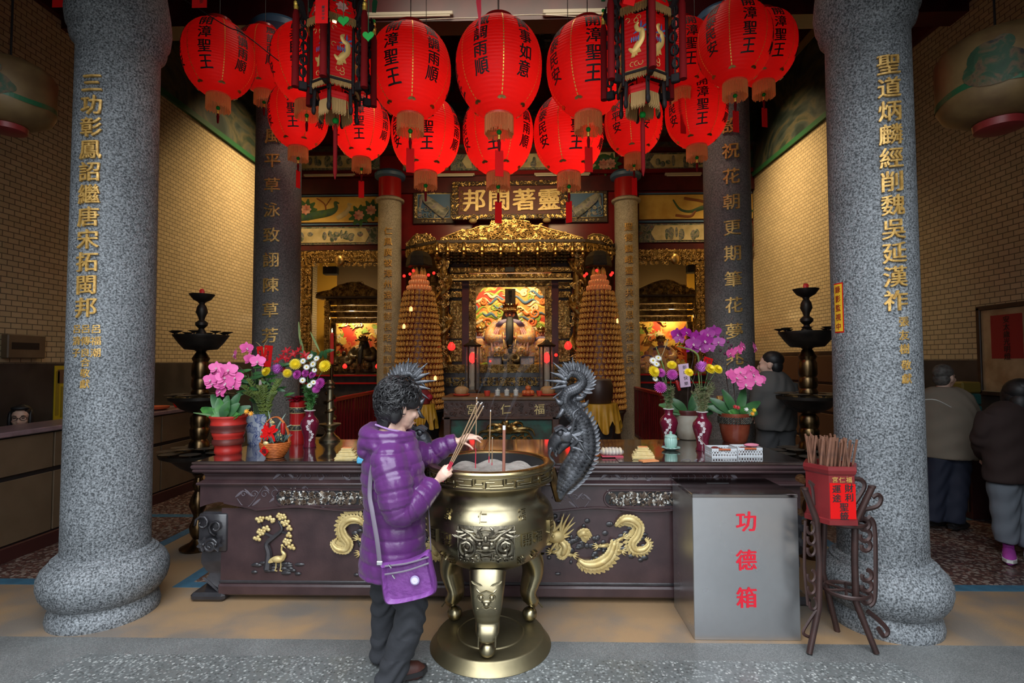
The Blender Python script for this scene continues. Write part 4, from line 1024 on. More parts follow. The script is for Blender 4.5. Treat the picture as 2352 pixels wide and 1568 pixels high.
# deity
SKIN_P = mat('painted_skin', (.72, .26, .14), .4); ROBE = painted('embroidered_robe', [(0, (.70, .45, .12)), (.36, (.75, .28, .06)), (.44, (.72, .55, .22)), (.5, (.62, .10, .04)), (.56, (.78, .60, .34)), (.62, (.20, .16, .28)), (.68, (.75, .40, .10))], 9, 2.5, .5)
ROBE2 = mat('robe_lining', (.60, .22, .28), .6, c2=(.70, .45, .35), vs=9)
def statue(label, p, s, face, robe, beard=True, crown=True, dark=False, name='deity_statue'):
 """seated robed figure; p = seat point on its base, s = height"""
 t = thing(name, label, 'statue', p)
 b = MB()
 b.lathe([(.30, 0), (.33, .10), (.30, .30), (.24, .45), (.235, .58), (.20, .66), (.10, .715), (.06, .735)], seg=28, wave=lambda a, z: 1 + .18 * abs(math.cos(a)) * (1 if z < .62 else .55) + .03 * math.sin(9 * a))
 for sg in (-1, 1):
  b.tube(spline([(sg * .20, 0, .66), (sg * .31, -.06, .52), (sg * .27, -.19, .40), (sg * .10, -.27, .42)], 5), interp([.09, .10, .11, .06], 5), 12)
  b.ell((sg * .17, -.2, .2), (.15, .17, .13), None, 12, 8)
  b.tube(spline([(sg * .26, -.16, .42), (sg * .30, -.2, .25), (sg * .33, -.17, .05)], 4), interp([.07, .10, .13], 4), 8, .4)
 body = b.build('robe', robe, t)
 h = MB(); h.ell((0, -.03, .80), (.088, .09, .10), None, 16, 12); h.ell((0, -.12, .795), (.014, .018, .022), None, 8, 6)
 for sg in (-1, 1): h.ell((sg * .078, -.02, .80), (.014, .022, .035), None, 8, 6); h.ell((sg * .07, -.27, .43), (.035, .04, .03), None, 8, 6)
 h.build('face', face, t)
 e = MB()
 for sg in (-1, 1): e.ell((sg * .034, -.116, .815), (.016, .008, .007), None, 8, 5); e.tube([(sg * .016, -.119, .834), (sg * .058, -.106, .842)], .005, 5)
 e.ell((0, -.118, .76), (.016, .008, .005), None, 8, 5); e.build('features', BLACK, t)
 if beard:
  MB().tube([(0, -.10, .765), (0, -.20, .68), (0, -.34, .55), (0, -.37, .36), (0, -.36, .26)], [.05, .06, .062, .055, .035], 12, .4, hint=(1, 0, 0)).build('beard', INK, t)
  MB().lathe([(.155, .68), (.135, .78), (.105, .87)], (0, .03, 0), 18).build('hair', BLACK, t)
 if crown:
  c = MB(); c.lathe([(.095, .855), (.115, .87), (.11, .92), (.085, .97), (.05, 1.02)], (0, -.02, 0), 20)
  for k in range(11):
   a = PI + PI * k / 10; d = Vector((math.cos(a), math.sin(a), 0)); c.petal(d * .09 + V(0, -.02, .88), d * .25 + V(0, 0, 1), d, .11 + .03 * (k % 2), .05, -.1, .1, 3); c.ell(d * .105 + V(0, -.02, .885), .016, None, 6, 5)
  for sg in (-1, 1):
   c.tube(spline([(sg * .09, 0, .9), (sg * .16, 0, .93), (sg * .2, 0, .88)], 4), .012, 5)
   for k in range(4): c.ell((sg * (.12 + .03 * k), -.02, .9 + .02 * math.sin(k * 2)), .02, None, 6, 5)
  c.build('crown', GOLD if not dark else GOLDD, t)
 orn = MB()
 for sg in (-1, 1):
  orn.tube(spline([(sg * .06, -.13, .70), (sg * .10, -.22, .52), (sg * .09, -.30, .30), (sg * .12, -.30, .08)], 5), .016, 6)
  carving(orn, (sg * .17 - .08, -.37, .12), EX, EZ, EN, .16, .16, .055, .03, 5)
 for k in range(7): orn.ell((.0, -.33 , .06 + .04 * k), .018, None, 6, 5)
 orn.build('gold_trim', GOLD if not dark else GOLDD, t)
 if not dark:
  MB().tube(spline([(-.23, -.05, .60), (-.16, -.17, .66), (-.08, -.13, .70), (.08, -.13, .70), (.16, -.17, .66), (.23, -.05, .60)], 4), .045, 8, .6).build('collar', mat('violet_silk', (.16, .10, .22), .5) if not bpy.data.materials.get('violet_silk') else bpy.data.materials['violet_silk'], t)
  sl = MB()
  for sg in (-1, 1):
   for k in range(3): sl.tube(spline([(sg * (.13 + .035 * k), -.14, .62 - .01 * k), (sg * (.2 + .04 * k), -.24, .47 - .02 * k), (sg * (.15 + .06 * k), -.30, .22)], 5), .024, 6, .6)
  sl.build('sleeve_bands', ROBE2, t)
 t.scale = (s, s, s); return t
pd = P(1172, 838, 11.75); hd = (P(1172, 697, 11.75).z - pd.z) / 1.0
statue('main seated deity with gold crown, long black beard and orange embroidered robe', pd, hd, SKIN_P, ROBE)
for x, lab in ((1102, 'small attendant statue standing left of the seated deity'), (1244, 'small attendant statue standing right of the seated deity')):
 q = P(x, 832, 11.75); statue(lab, q, (P(x, 752, 11.75).z - q.z), SKIN_P, ROBE, False, True, False, 'attendant_statue')
DKST = mat('smoked_gilding', (.13, .085, .035), .45, .7, c2=(.04, .03, .02), vs=9, bump=.3, bs=40)
# altar stage inside the shrine
o = MB().box((P(1172, 880, 10.6).x, 11.5, 1.0), (2.7, 1.9, .82)).build('stage', LACQK, sh, smooth=0)
carved('stage_front', 1024, 836, 1320, 856, 10.52, sh, .10, .05, 61, GOLDD)
carved('stage_front', 1024, 866, 1320, 886, 10.5, sh, .12, .05, 62, LACQK)
MB().box((P(1172, 880, 10.6).x, 10.55, .55), (2.6, .12, 1.1)).build('stage_base', LACQK, sh, smooth=0)
zs_ = 1.41
MB().box((P(1172, 880, 9.9).x, 9.9, .52), (2.1, 1.15, 1.02)).build('front_ledge', LACQK, sh, smooth=0)
q = P(1172, 800, 10.9); q.z = zs_; statue('dark smoke-blackened statue seated in front of the main deity', q, P(1172, 793, 10.9).z - zs_, DKST, DKST, False, True, True, 'small_statue')
GLASS = mat('cabinet_glass', (.9, .9, .9), .03, alpha=.16)
for x, lab in ((1137, 'small glass case left of the dark statue'), (1211, 'small glass case right of the dark statue')):
 q = P(x, 860, 10.75); q.z = zs_; h_ = P(x, 820, 10.75).z - zs_; w_ = .27
 t = thing('glass_case', lab, 'display case', q)
 f = MB()
 for sx in (-1, 1):
  for sy in (-1, 1): f.box((sx * w_ / 2, sy * .1, h_ / 2), (.02, .02, h_))
 f.box((0, 0, .01), (w_, .22, .02)).box((0, 0, h_), (w_ + .03, .24, .03)); f.build('frame', DARKW, t, smooth=0)
 MB().box((0, -.1, h_ / 2), (w_ - .02, .004, h_ - .03)).build('pane', mat('pane_glass', (.65, .62, .68), .05, alpha=.28) if x == 1137 else bpy.data.materials['pane_glass'], t, smooth=0)
 MB().lathe([(.05, .03), (.07, .1), (.04, .18), (.05, .24), (.02, .3)], seg=12).build('figurine', GOLDD, t)
def redbulb(p, r, lab, egg=True, grp=None, cat='lamp'):
 m = bpy.data.materials.get('red_lamp_glow') or mat('red_lamp_glow', (.9, .02, .02), .3, em=2.2, emc=(1, .02, .015))
 t = thing('red_lamp', lab, cat, p, 0, grp)
 MB().lathe([(.001, -r), (r * .6, -r * .85), (r * .95, -r * .35), (r, 0), (r * .8, r * .55), (r * .4, r * 1.05), (r * .12, r * 1.3)] if egg else [(.001, -r), (r * .7, -r * .7), (r, 0), (r * .7, r * .7), (.001, r)], seg=18).build('bulb', m, t)
 MB().lathe([(r * .3, r * 1.1), (r * .2, r * 1.5)], seg=10).build('socket', DARKW, t); return t
redbulb(P(1037, 796, 9.9), .075, 'large red drop lamp at the left end of the main shrine')
redbulb(P(1305, 794, 9.9), .075, 'large red drop lamp at the right end of the main shrine')
redbulb(P(1277, 815, 10.3), .035, 'small red lamp right of the right glass lamp tower', False)
redbulb(P(1126, 829, 10.6), .022, 'tiny red lamp on the left glass case', False)
# tall glazed lamp towers
for x, lab in ((1085, 'tall glazed lamp tower with red light, left of the dark statue'), (1256, 'tall glazed lamp tower with red light, right of the dark statue')):
 q = P(x, 902, 9.6); h_ = P(x, 795, 9.6).z - q.z; w_ = .25
 t = thing('lamp_tower', lab, 'lamp', q)
 f = MB()
 for k in range(6):
  a = k * PI / 3; f.box((w_ * .5 * math.cos(a), w_ * .5 * math.sin(a), h_ / 2), (.018, .018, h_), rotz(a))
 f.lathe([(w_ * .62, -.02), (w_ * .62, .03), (w_ * .5, .06)], seg=6).lathe([(w_ * .62, h_ - .01), (w_ * .7, h_ + .02), (w_ * .3, h_ + .07), (.03, h_ + .12)], seg=6); f.build('frame', DARKW, t, smooth=.4)
 MB().lathe([(w_ * .48, .05), (w_ * .48, h_)], seg=6, cap=False).build('glass', GLASS, t, smooth=0)
 MB().lathe([(.03, .06), (.06, .12), (.035, .2), (.06, .3), (.05, .5), (.02, .54)], seg=14).build('glass_vase', mat('pale_glass', (.6, .5, .35), .15, alpha=.6) if x == 1085 else bpy.data.materials['pale_glass'], t)
 MB().lathe([(.001, .54), (.05, .57), (.07, .63), (.04, .72), (.001, .75)], seg=14).build('red_bulb', bpy.data.materials['red_lamp_glow'], t)
# placard over the deity
a, c, e, f = px_rect(1160, 663, 1184, 697, 11.3)
t = tag(MB().box((0, 0, 0), (c - a, .02, f - e)).build('hanging_placard', mat('placard', (.35, .25, .11), .5), None, smooth=0), 'brown placard with black characters hanging above the deity', 'placard'); t.location = ((a + c) / 2, 11.3, (e + f) / 2)
write(MB(), '開漳王', .085, flatmap((0, -.0105, .085), EX, EZ, EN), 1.0, depth=.002, bold=.02, cuts=2).build('lettering', INK, t, smooth=0)

# ------------------------------------------------ name plaque and dragon reliefs over the shrine
YP = 10.95
a, c, e, f = px_rect(1038, 412, 1301, 505, YP); W_, H_ = c - a, f - e
pq = thing('name_plaque', 'carved dark red name plaque with four gold characters above the shrine', 'plaque', ((a + c) / 2, YP, e)); pq.rotation_euler = (-.06, 0, 0)
MB().box((0, .04, H_ / 2), (W_ * .93, .05, H_ * .86)).build('board', mat('plaque_red', (.10, .018, .014), .5, c2=(.075, .012, .01), vs=8), pq, smooth=0)
for k, (x0, z0, w_, h_) in enumerate(((-W_ / 2, 0, W_, H_ * .13), (-W_ / 2, H_ * .88, W_, H_ * .12), (-W_ / 2, H_ * .12, W_ * .055, H_ * .77), (W_ / 2 - W_ * .055, H_ * .12, W_ * .055, H_ * .77))):
 o = MB().box((x0 + w_ / 2, .02, z0 + h_ / 2), (w_, .08, h_), b=.01).build('frame_rail', DARKW, pq, smooth=0)
 carving(MB(), (x0, -.022, z0), EX, EZ, EN, w_, h_, .085, .04, 70 + k).build('relief', GOLD, o, smooth=6)
mb = MB(); sz = H_ * .60
for i, ch in enumerate('邦閩著靈'): write(mb, ch, sz, flatmap((W_ * (-.305 + .218 * i), .012, H_ * .5), EX, EZ, EN), 1, depth=.03, bold=.035, slant=.05)
mb.build('lettering', GOLDP, pq, smooth=0)
write(MB(), '甲午年吉旦', H_ * .10, flatmap((-W_ * .415, .012, H_ * .72), EX, EZ, EN), 1.1, depth=.01, cuts=2).build('side_writing', GOLDD, pq, smooth=0)
for x in (1086, 1256):
 p = P(x, 508, YP); o = MB().ell((p.x - pq.location.x, 0, -.03), (.09, .08, .05), None, 10, 6).build('lion_bracket', GOLDP, pq)
DRP = painted('dragon_relief_paint', [(0, (.05, .06, .09)), (.42, (.14, .15, .13)), (.5, (.30, .29, .22)), (.6, (.20, .18, .22)), (.75, (.32, .30, .24))], 6, 1, .5)
for x0, y0, x1, y1, lab, sg in ((949, 437, 1045, 514, 'square painted dragon relief left of the name plaque', 1), (1300, 435, 1395, 511, 'square painted dragon relief right of the name plaque', -1)):
 a, c, e, f = px_rect(x0, y0, x1, y1, YB - .06); w_, h_ = c - a, f - e
 t = thing('dragon_relief', lab, 'relief panel', ((a + c) / 2, YB - .06, e))
 MB().box((0, .02, h_ / 2), (w_, .06, h_), b=.01).build('frame', DARKW, t, smooth=0)
 MB().box((0, -.01, h_ * .52), (w_ * .78, .03, h_ * .72)).build('ground', BLUEP, t, smooth=0)
 mb = MB(); mb.tube(spline([(sg * w_ * .3, -.04, h_ * .25), (sg * w_ * .1, -.06, h_ * .42), (-sg * w_ * .12, -.06, h_ * .65), (-sg * w_ * .28, -.05, h_ * .78), (-sg * w_ * .33, -.04, h_ * .5)], 6), interp([.12, .11, .1, .06, .02], 6), 9, .5)
 carving(mb, (-w_ * .38, -.03, h_ * .18), EX, EZ, EN, w_ * .76, h_ * .3, .12, .04, 9)
 mb.build('dragon', DRP, t)
 mb = MB()
 for (x, z, ww, hh) in ((0, h_ * .07, w_ * .6, h_ * .07), (0, h_ * .92, w_ * .6, h_ * .07)): carving(mb, (x - ww / 2, -.012, z - hh / 2), EX, EZ, EN, ww, hh, .075, .02, 4)
 for s_ in (-1, 1): carving(mb, (s_ * w_ * .44 - .03, -.012, h_ * .15), EX, EZ, EN, .06, h_ * .7, .07, .02, 5)
 mb.tube([(-w_ * .4, -.02, h_ * .15), (w_ * .4, -.02, h_ * .15), (w_ * .4, -.02, h_ * .89), (-w_ * .4, -.02, h_ * .89), (-w_ * .4, -.02, h_ * .15)], .01, 5)
 mb.build('border_scroll', GOLDP, t, smooth=6)

# ------------------------------------------------ side shrines in the two outer bays
YELL = mat('yellow_plaster', (.75, .42, .05), .6)
def side_shrine(sg, xa, xb, lab):
 """xa = picture x of the outer edge, xb = of the slim column; sg -1 left, 1 right"""
 t = thing('side_shrine', lab, 'shrine', (0, 0, 0)); lo_, hi_ = min(xa, xb), max(xa, xb); dy = -4 if sg > 0 else 0
 carved('arch_beam', lo_, 576 + dy, hi_, 603 + dy, 10.95, t, .11, .08, 80 + sg, GOLD)
 mb = MB(); a, c, e, f = px_rect(lo_, 603 + dy, hi_, 614 + dy, 10.95); carving(mb, (a, 10.95, e), EX, EZ, EN, c - a, f - e, .11, .06, 82, .8); mb.build('arch_fringe', GOLD, t, smooth=6)
 p = P((xa * .5 + xb * .5) + 6 * sg, 598 + dy, 10.9); MB().ell(p, (.10, .05, .12), None, 12, 8).build('arch_medallion', GOLD, t)
 jx0, jx1 = (lo_, lo_ + 26) if sg < 0 else (hi_ - 24, hi_)
 carved('arch_jamb', jx0, 590, jx1, 840, 10.95, t, .11, .08, 84 + sg, GOLD)
 # dark upper wall, speaker, yellow side wall
 a, c, e, f = px_rect(lo_ - 10, 560, hi_ + 10, 690, 13.2); MB().box(((a + c) / 2, 13.3, 3.6), (c - a, .1, 2.4)).build('upper_wall', mat('brown_plaster' + str(sg), (.17, .11, .05), .6), t, smooth=0)
 YS2 = 12.0; o0, o1 = (727, 885) if sg < 0 else (1455, 1612)
 pts = [(o0, 681), (o0 + 3, 672), (o0 + 32, 666), (o0 + 52, 655), (o0 + 80, 648), (o0 + 100, 650), (o0 + 122, 660), (o0 + 140, 668), (o1, 676), (o1, 681)] if sg < 0 else [(o0, 678), (o0, 668), (o0 + 18, 662), (o0 + 40, 652), (o0 + 65, 644), (o0 + 88, 644), (o0 + 108, 654), (o0 + 130, 664), (o1 - 4, 670), (o1, 678)]
 crest(pts, YS2, t, 90 + sg, 'canopy_crest', m=GOLDD)
 a, c, e, f = px_rect(o0, 680 + dy, o1, 685 + dy, YS2 - .05); MB().box(((a + c) / 2, YS2 + .1, (e + f) / 2), (c - a, .4, f - e)).build('canopy_eave', DARKW, t, smooth=0)
 x0, x1 = (748, 885) if sg < 0 else (1455, 1600)
 for k, (y0, y1, cell) in enumerate(((686, 700, .10), (702, 714, .09), (716, 728, .09), (730, 742, .09))):
  carved('carved_band', x0 + 4 * k, y0 + dy, x1 - 4 * k, y1 + dy, YS2 + .1 + .05 * k, t, cell, .06, 95 + k + sg, GOLDD if k % 2 == 0 else GOLD)
 px = 750 if sg < 0 else 1601
 carved('pillar', px - 6, 690, px + 7, 840, YS2, t, .08, .06, 99 + sg, GOLD)
 q = 764 if sg < 0 else 1585
 carved('inner_frame', q - 5, 742 + dy, q + 7, 850, YS2 + .25, t, .08, .05, 104 + sg, GOLDD)
 bx0, bx1 = (768, 900) if sg < 0 else (1440, 1582)
 a, c, e, f = px_rect(bx0, 735, bx1, 862, 12.95)
 o = MB().box(((a + c) / 2, 13.0, (e + f) / 2), (c - a, .02, f - e)).build('backdrop', BACKM, t, smooth=0)
 g = bpy.data.objects.new('cloud_group', None); bpy.data.objects.remove(g)
 W2, H2 = c - a, f - e
 rnd = random.Random(7 + sg); cols = ('cloud_yellow', 'cloud_green', 'cloud_cream', 'cloud_yellow', 'cloud_orange')
 for kk, cn in enumerate(cols):
  m2 = MB()
  for i in range(12):
   u, v = rnd.uniform(a, c), rnd.uniform(e, f); qq = rnd.uniform(.05, .11); a0 = rnd.uniform(0, 6.28)
   m2.tube([(u + qq * (1 - .08 * s_) * math.cos(a0 + s_ * .6), 12.975 - .008 * kk, v + qq * (1 - .08 * s_) * math.sin(a0 + s_ * .6)) for s_ in range(12)], [.02 - .001 * s_ for s_ in range(12)], 5, .4)
   for b in range(3): m2.petal((u, 12.97 - .008 * kk, v), (math.cos(a0 + b * .5), -.05, math.sin(a0 + b * .5)), EN, .16, .05, 0, 0, 3)
  m2.build('cloud_scroll', bpy.data.materials[cn], o)
 if sg < 0:
  a, c, e, f = px_rect(690, 600, 772, 860, 13.15); MB().box(((a + c) / 2, 13.2, (e + f) / 2), (c - a, .06, f - e)).build('yellow_wall', YELL, t, smooth=0)
 else:
  a, c, e, f = px_rect(1583, 600, 1640, 860, 13.15); MB().box(((a + c) / 2, 13.2, (e + f) / 2), (c - a, .06, f - e)).build('yellow_wall', YELL, t, smooth=0)
 a, c, e, f = px_rect(lo_ - 20, 862, hi_ + 20, 900, 11.4)
 MB().box(((a + c) / 2, 12.2, .7), (c - a, 1.7, 1.28)).build('altar_base', LACQK, t, smooth=0)
 for yy in (862, 880): MB().box(((a + c) / 2, 11.33, P(800, yy, 11.3).z), (c - a, .08, .035)).build('red_edge', REDB, t, smooth=0)
 return t
side_shrine(-1, 690, 880, 'gilded side shrine with red dragon backdrop in the left bay')
side_shrine(1, 1625, 1465, 'gilded side shrine with yellow cloud backdrop in the right bay')
q = P(835, 862, 12.3); q.z = 1.36; statue('dark bearded statue seated in the left side shrine', q, P(835, 772, 12.3).z - 1.36, DKST, DKST, True, True, True, 'small_statue')
q = P(1518, 862, 12.3); q.z = 1.36; statue('gold robed statue seated in the right side shrine', q, P(1518, 772, 12.3).z - 1.36, SKIN_P, ROBE, False, True, False, 'small_statue')
q = P(1485, 862, 12.1); q.z = 1.36; statue('small orange attendant statue in the right side shrine', q, P(1485, 800, 12.1).z - 1.36, SKIN_P, ROBE, False, False, False, 'attendant_statue')
q = P(790, 862, 12.1); q.z = 1.36; statue('small dark attendant statue in the left side shrine', q, P(790, 800, 12.1).z - 1.36, DKST, DKST, False, False, True, 'attendant_statue')
redbulb(P(792, 841, 11.6), .05, 'red lamp at the left of the left side shrine'); redbulb(P(867, 841, 11.6), .05, 'red lamp in the left side shrine beside the slim column')
for x, lab in ((760, 'black loudspeaker under the gilded arch of the left bay'), (1594, 'black loudspeaker under the gilded arch of the right bay')):
 p = P(x, 622 if x < 1000 else 618, 12.6); t = thing('loudspeaker', lab, 'loudspeaker', p)
 MB().box((0, 0, 0), (.34, .2, .2), b=.02).build('case', BLACK, t, smooth=0); MB().lathe([(.001, 0), (.05, .0), (.06, .012)], (.06, -.105, 0), 16, frame((0, -1, 0))).build('cone', IRON, t)
# tall red candle before the left side shrine
t = thing('red_candle', 'tall lit red candle before the left side shrine', 'candle', P(762, 835, 9.6))
MB().lathe([(.03, 0), (.034, .05), (.03, .56), (.02, .57)], seg=14).build('wax', mat('red_wax', (.55, .03, .03), .4, em=.08, emc=(1, .05, .04)), t)
MB().lathe([(.001, .575), (.013, .60), (.001, .66)], seg=8).build('flame', mat('flame', (1, .7, .3), .5, em=14, emc=(1, .6, .2)), t)
MB().lathe([(.08, -.02), (.03, 0)], seg=14).lathe([(.16, -t.location.z), (.15, .03 - t.location.z), (.03, .1 - t.location.z), (.02, -.7), (.03, -.02)], seg=14).build('candlestick', BRASSD, t)

# ------------------------------------------------ lamp pagodas
NICHE = mat('niche_gold', (.60, .31, .08), .34, .55, em=.05, emc=(1, .42, .08)); NICHEL = mat('niche_lit', (.9, .6, .2), .3, em=2.0, emc=(1, .62, .2)); PRED = mat('pagoda_red', (.16, .012, .01), .35)
def niche_mesh(w_, h_):
 mb = MB()
 pts = []
 for i in range(9):
  a = PI * i / 8; pts.append((w_ * .5 * math.cos(a), h_ * .55 + h_ * .42 * math.sin(a)))
 pts += [(-w_ * .5, 0), (w_ * .5, 0)]
 mb.tube([(x, -.012, z) for x, z in pts] + [(pts[0][0], -.012, pts[0][1])], w_ * .09, 5)
 mb.ell((0, -.012, h_ * .62), (w_ * .17, .018, w_ * .2), None, 8, 6); mb.ell((0, -.012, h_ * .28), (w_ * .34, .022, h_ * .25), None, 8, 6)
 mb.ell((0, .004, h_ * .45), (w_ * .40, .012, h_ * .42), None, 8, 6)
 return mb
def pagoda(xt, xb, Y, lab, lit):
 top, bot = P(xt, 668, Y), P(xb, 938, Y)
 base = V((top.x + bot.x) / 2, Y, bot.z); H_ = top.z - bot.z
 k = Y / FPX; rb, rt = 57 * k, 30 * k
 t = thing('lamp_pagoda', lab, 'lamp tower', base)
 MB().lathe([(rb * q - .012, H_ * f) for f, q in ((0, 1.0), (.29, .93), (.63, .805), (.85, .68), (1, .53))], seg=48).build('core', PRED, t)
 rows = 21; nm = None; cand = []
 PF = [(0, 1.0), (.29, .93), (.63, .805), (.85, .68), (1, .53)]
 prof = lambda f: next(lerp(r0, r1, (f - f0) / (f1 - f0)) * rb for (f0, r0), (f1, r1) in zip(PF, PF[1:]) if f <= f1)
 for r in range(rows):
  f = r / rows; R = prof(f); z = H_ * (f + .004); n = max(18, int(round(2 * PI * R / .078)))
  MB().lathe([(R - .01, z - .012), (R + .014, z - .01), (R + .014, z), (R - .01, z + .004)], seg=40, cap=False).build('tier_ledge', PRED, t)
  for i in range(n):
   a = 2 * PI * (i + .5 * (r % 2)) / n; c = math.cos(a - math.atan2(base.x, -base.y) - PI) if False else -math.sin(a)
   cand.append((math.sin(a), r, a, R, z))
 cand.sort(key=lambda q: q[0])
 me = niche_mesh(.056, H_ / rows * .80).build('niche', NICHE, t); shared = me.data; bpy.data.objects.remove(me)
 rest = MB(); count = 0; nv = [v.co.copy() for v in shared.vertices]; nf = [tuple(p.vertices) for p in shared.polygons]
 keep = 95
 for j, (sy, r, a, R, z) in enumerate(cand):
  if sy > .35: continue
  loc = V(R * math.cos(a), R * math.sin(a), z); rz = a + PI / 2
  if count < keep and j % 2 == 0 and r > 3:
   o = bpy.data.objects.new('niche', shared); COL.objects.link(o); o.parent = t; o.location = loc; o.rotation_euler = (0, 0, rz); count += 1
   if (r, count % 9) in lit: o.material_slots[0].link = 'OBJECT'; o.material_slots[0].material = NICHEL
  else:
   M = rotz(rz); rest.add([loc + M @ v for v in nv], nf)
 o = rest.build('niches', NICHE, t); o['kind'] = 'stuff'
 crown = MB();
 for kx, (r_, z) in enumerate(((rt * .86, H_ + .0), (rt * .70, H_ + .10), (rt * .52, H_ + .2))):
  crown.lathe([(r_ * 1.05, z), (r_ * 1.1, z + .02), (r_ * .9, z + .05), (r_ * .75, z + .1)], seg=32)
  for i in range(22):
   a = 2 * PI * i / 22; crown.ell((r_ * math.cos(a), r_ * math.sin(a), z + .05), (.028, .028, .045), None, 7, 5)
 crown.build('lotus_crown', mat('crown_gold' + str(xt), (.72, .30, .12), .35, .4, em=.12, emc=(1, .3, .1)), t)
 for i in range(7):
  a = 2 * PI * i / 7; MB().lathe([(.03, H_ + .28), (.035, H_ + .33), (.02, H_ + .40), (.002, H_ + .43)], (rt * .42 * math.cos(a), rt * .42 * math.sin(a), 0), 9).build('finial_figure', NICHE, t)
 for i in range(6):
  a = 2 * PI * i / 6 + .3; q = V(rt * 1.15 * math.cos(a), rt * .9 * math.sin(a), H_ + .34 - .07 * (i % 2))
  o = MB().ell(q, .028, None, 10, 8).build('red_bulb', bpy.data.materials['red_lamp_glow'], t)
 can = MB(); can.lathe([(rt * 1.0, H_ + .44), (rt * 1.05, H_ + .47), (rt * .95, H_ + .62), (rt * .6, H_ + .72)], seg=6); can.lathe([(.02, H_ + .3), (.02, H_ + .5)], seg=8); can.build('canopy', IRON, t, smooth=.4)
 MB().lathe([(rb * .8, -base.z), (rb * .9, -base.z + .1), (rb * .8, -base.z + .3), (rb * .95, -.1), (rb * 1.04, -.04), (rb * 1.0, 0)], seg=40).build('pedestal', LACQK, t)
 return t
pagoda(961, 963, 9.55, 'cone shaped tower of tiny golden niches left of the main shrine', {(17, 1), (14, 3), (11, 0), (8, 5), (6, 2), (5, 7)})
pagoda(1373, 1380, 9.55, 'cone shaped tower of tiny golden niches right of the main shrine', {(18, 2), (15, 4), (12, 1), (10, 6), (7, 3), (5, 0)})

# ------------------------------------------------ altar table before the shrine
YA = 7.4
a, c, e, f = px_rect(1019, 911, 1284, 1100, YA); zt_ = P(1150, 911, YA).z; W_ = c - a
at_ = thing('altar_table', 'carved brown altar table with three characters, before the main shrine', 'table', ((a + c) / 2, YA, 0))
MB().box((0, .42, zt_ - .025), (W_ + .06, .9, .05), b=.012).build('tabletop', mat('worn_wood_top', (.22, .12, .05), .4, c2=(.12, .06, .03), vs=5), at_, smooth=0)
WCAR = mat('carved_brown', (.10, .045, .03), .45, c2=(.06, .028, .02), vs=9, bump=.2, bs=50)
zb_ = P(1150, 957, YA).z
MB().box((0, .42, (zt_ - .05 + zb_) / 2), (W_, .84, zt_ - .05 - zb_)).build('apron', WCAR, at_, smooth=0)
carving(MB(), (-W_ / 2, -.002, zb_ + .02), EX, EZ, EN, W_, zt_ - zb_ - .1, .07, .012, 120, .8).build('apron_carving', WCAR, at_, smooth=6)
mb = MB()
for i, ch in enumerate('宮仁福'):
 px = (1084, 1162, 1239)[i]; x = P(px, 939, YA).x - at_.location.x; z = P(px, 939, YA).z
 MB().box((x, -.006, z), (.17, .02, .20)).build('character_block', GREENP if False else WCAR, at_, smooth=0)
 write(mb, ch, .155, flatmap((x, -.017, z), EX, EZ, EN), 1, depth=.012, bold=.01)
mb.build('lettering', GOLDP, at_, smooth=0)
MB().box((0, .42, zb_ - .02), (W_ + .04, .9, .04), b=.01).build('moulding', WCAR, at_, smooth=0)
GRP = mat('verdigris_paint', (.03, .13, .09), .5, c2=(.05, .02, .015), vs=6)
MB().box((0, .42, zb_ / 2 - .02), (W_ - .1, .78, zb_ - .04)).build('base_panel', GRP, at_, smooth=0)
mb = MB(); zc = P(1165, 985, YA).z; xo = P(1165, 985, YA).x - at_.location.x
for k in range(15):
 a_ = .25 + k * .19; d = V(math.cos(a_), -.1, math.sin(a_)); L_ = .3 + .08 * math.sin(k * 1.9)
 mb.tube(spline([(xo, -.0, zc - .05), (xo + d.x * L_ * .5, -.06, zc - .05 + d.z * L_ * .42), (xo + d.x * L_, -.03, zc - .08 + d.z * L_ * .5), (xo + d.x * L_ * 1.15, -.03, zc - .16 + d.z * L_ * .4)], 4), interp([.02, .025, .016, .003], 4), 6)
for sg in (-1, 1):
 for k in range(5): mb.tube([(xo + sg * (.1 + .05 * k) + .05 * math.cos(s_) , -.03, zc - .14 - .03 * (k % 2) + .05 * math.sin(s_)) for s_ in [x * .7 for x in range(8)]], .012, 5)
mb.build('gilt_ornament', GOLD, at_)
for sg in (-1, 1): MB().box((sg * (W_ / 2 - .05), 0, zb_ / 2), (.1, .06, zb_), b=.01).build('leg', WCAR, at_, smooth=0)
def on_altar(px, Y): return V(P(px, 905, Y).x, Y, zt_)
PUMP = mat('pumpkin_skin', (.62, .36, .17), .5, c2=(.5, .28, .12), vs=9)
DISH = mat('red_dish', (.70, .07, .04), .35);
for x, lab in ((1060, 'pale orange pumpkin on a red dish, left end of the back altar table'), (1258, 'pale orange pumpkin on a red dish, right end of the back altar table')):
 q = on_altar(x, 7.62)
 d = tag(MB().lathe([(.09, 0), (.12, .012), (.125, .03), (.118, .032), (.10, .018)], seg=28).build('red_dish', DISH, None), lab.replace('pale orange pumpkin on a red dish', 'round red dish under the pumpkin'), 'dish'); d.location = q
 t = thing('pumpkin', lab, 'pumpkin', q + V(0, 0, .02))
 MB().lathe([(.03, .0), (.085, .012), (.103, .05), (.095, .09), (.05, .118), (.015, .11)], seg=48, wave=lambda a, z: 1 + .06 * abs(math.cos(4 * a))).build('flesh', PUMP, t); MB().tube([(0, 0, .10), (.003, 0, .19)], [.008, .005], 6).build('stalk', mat('stalk', (.35, .24, .12), .6), t)
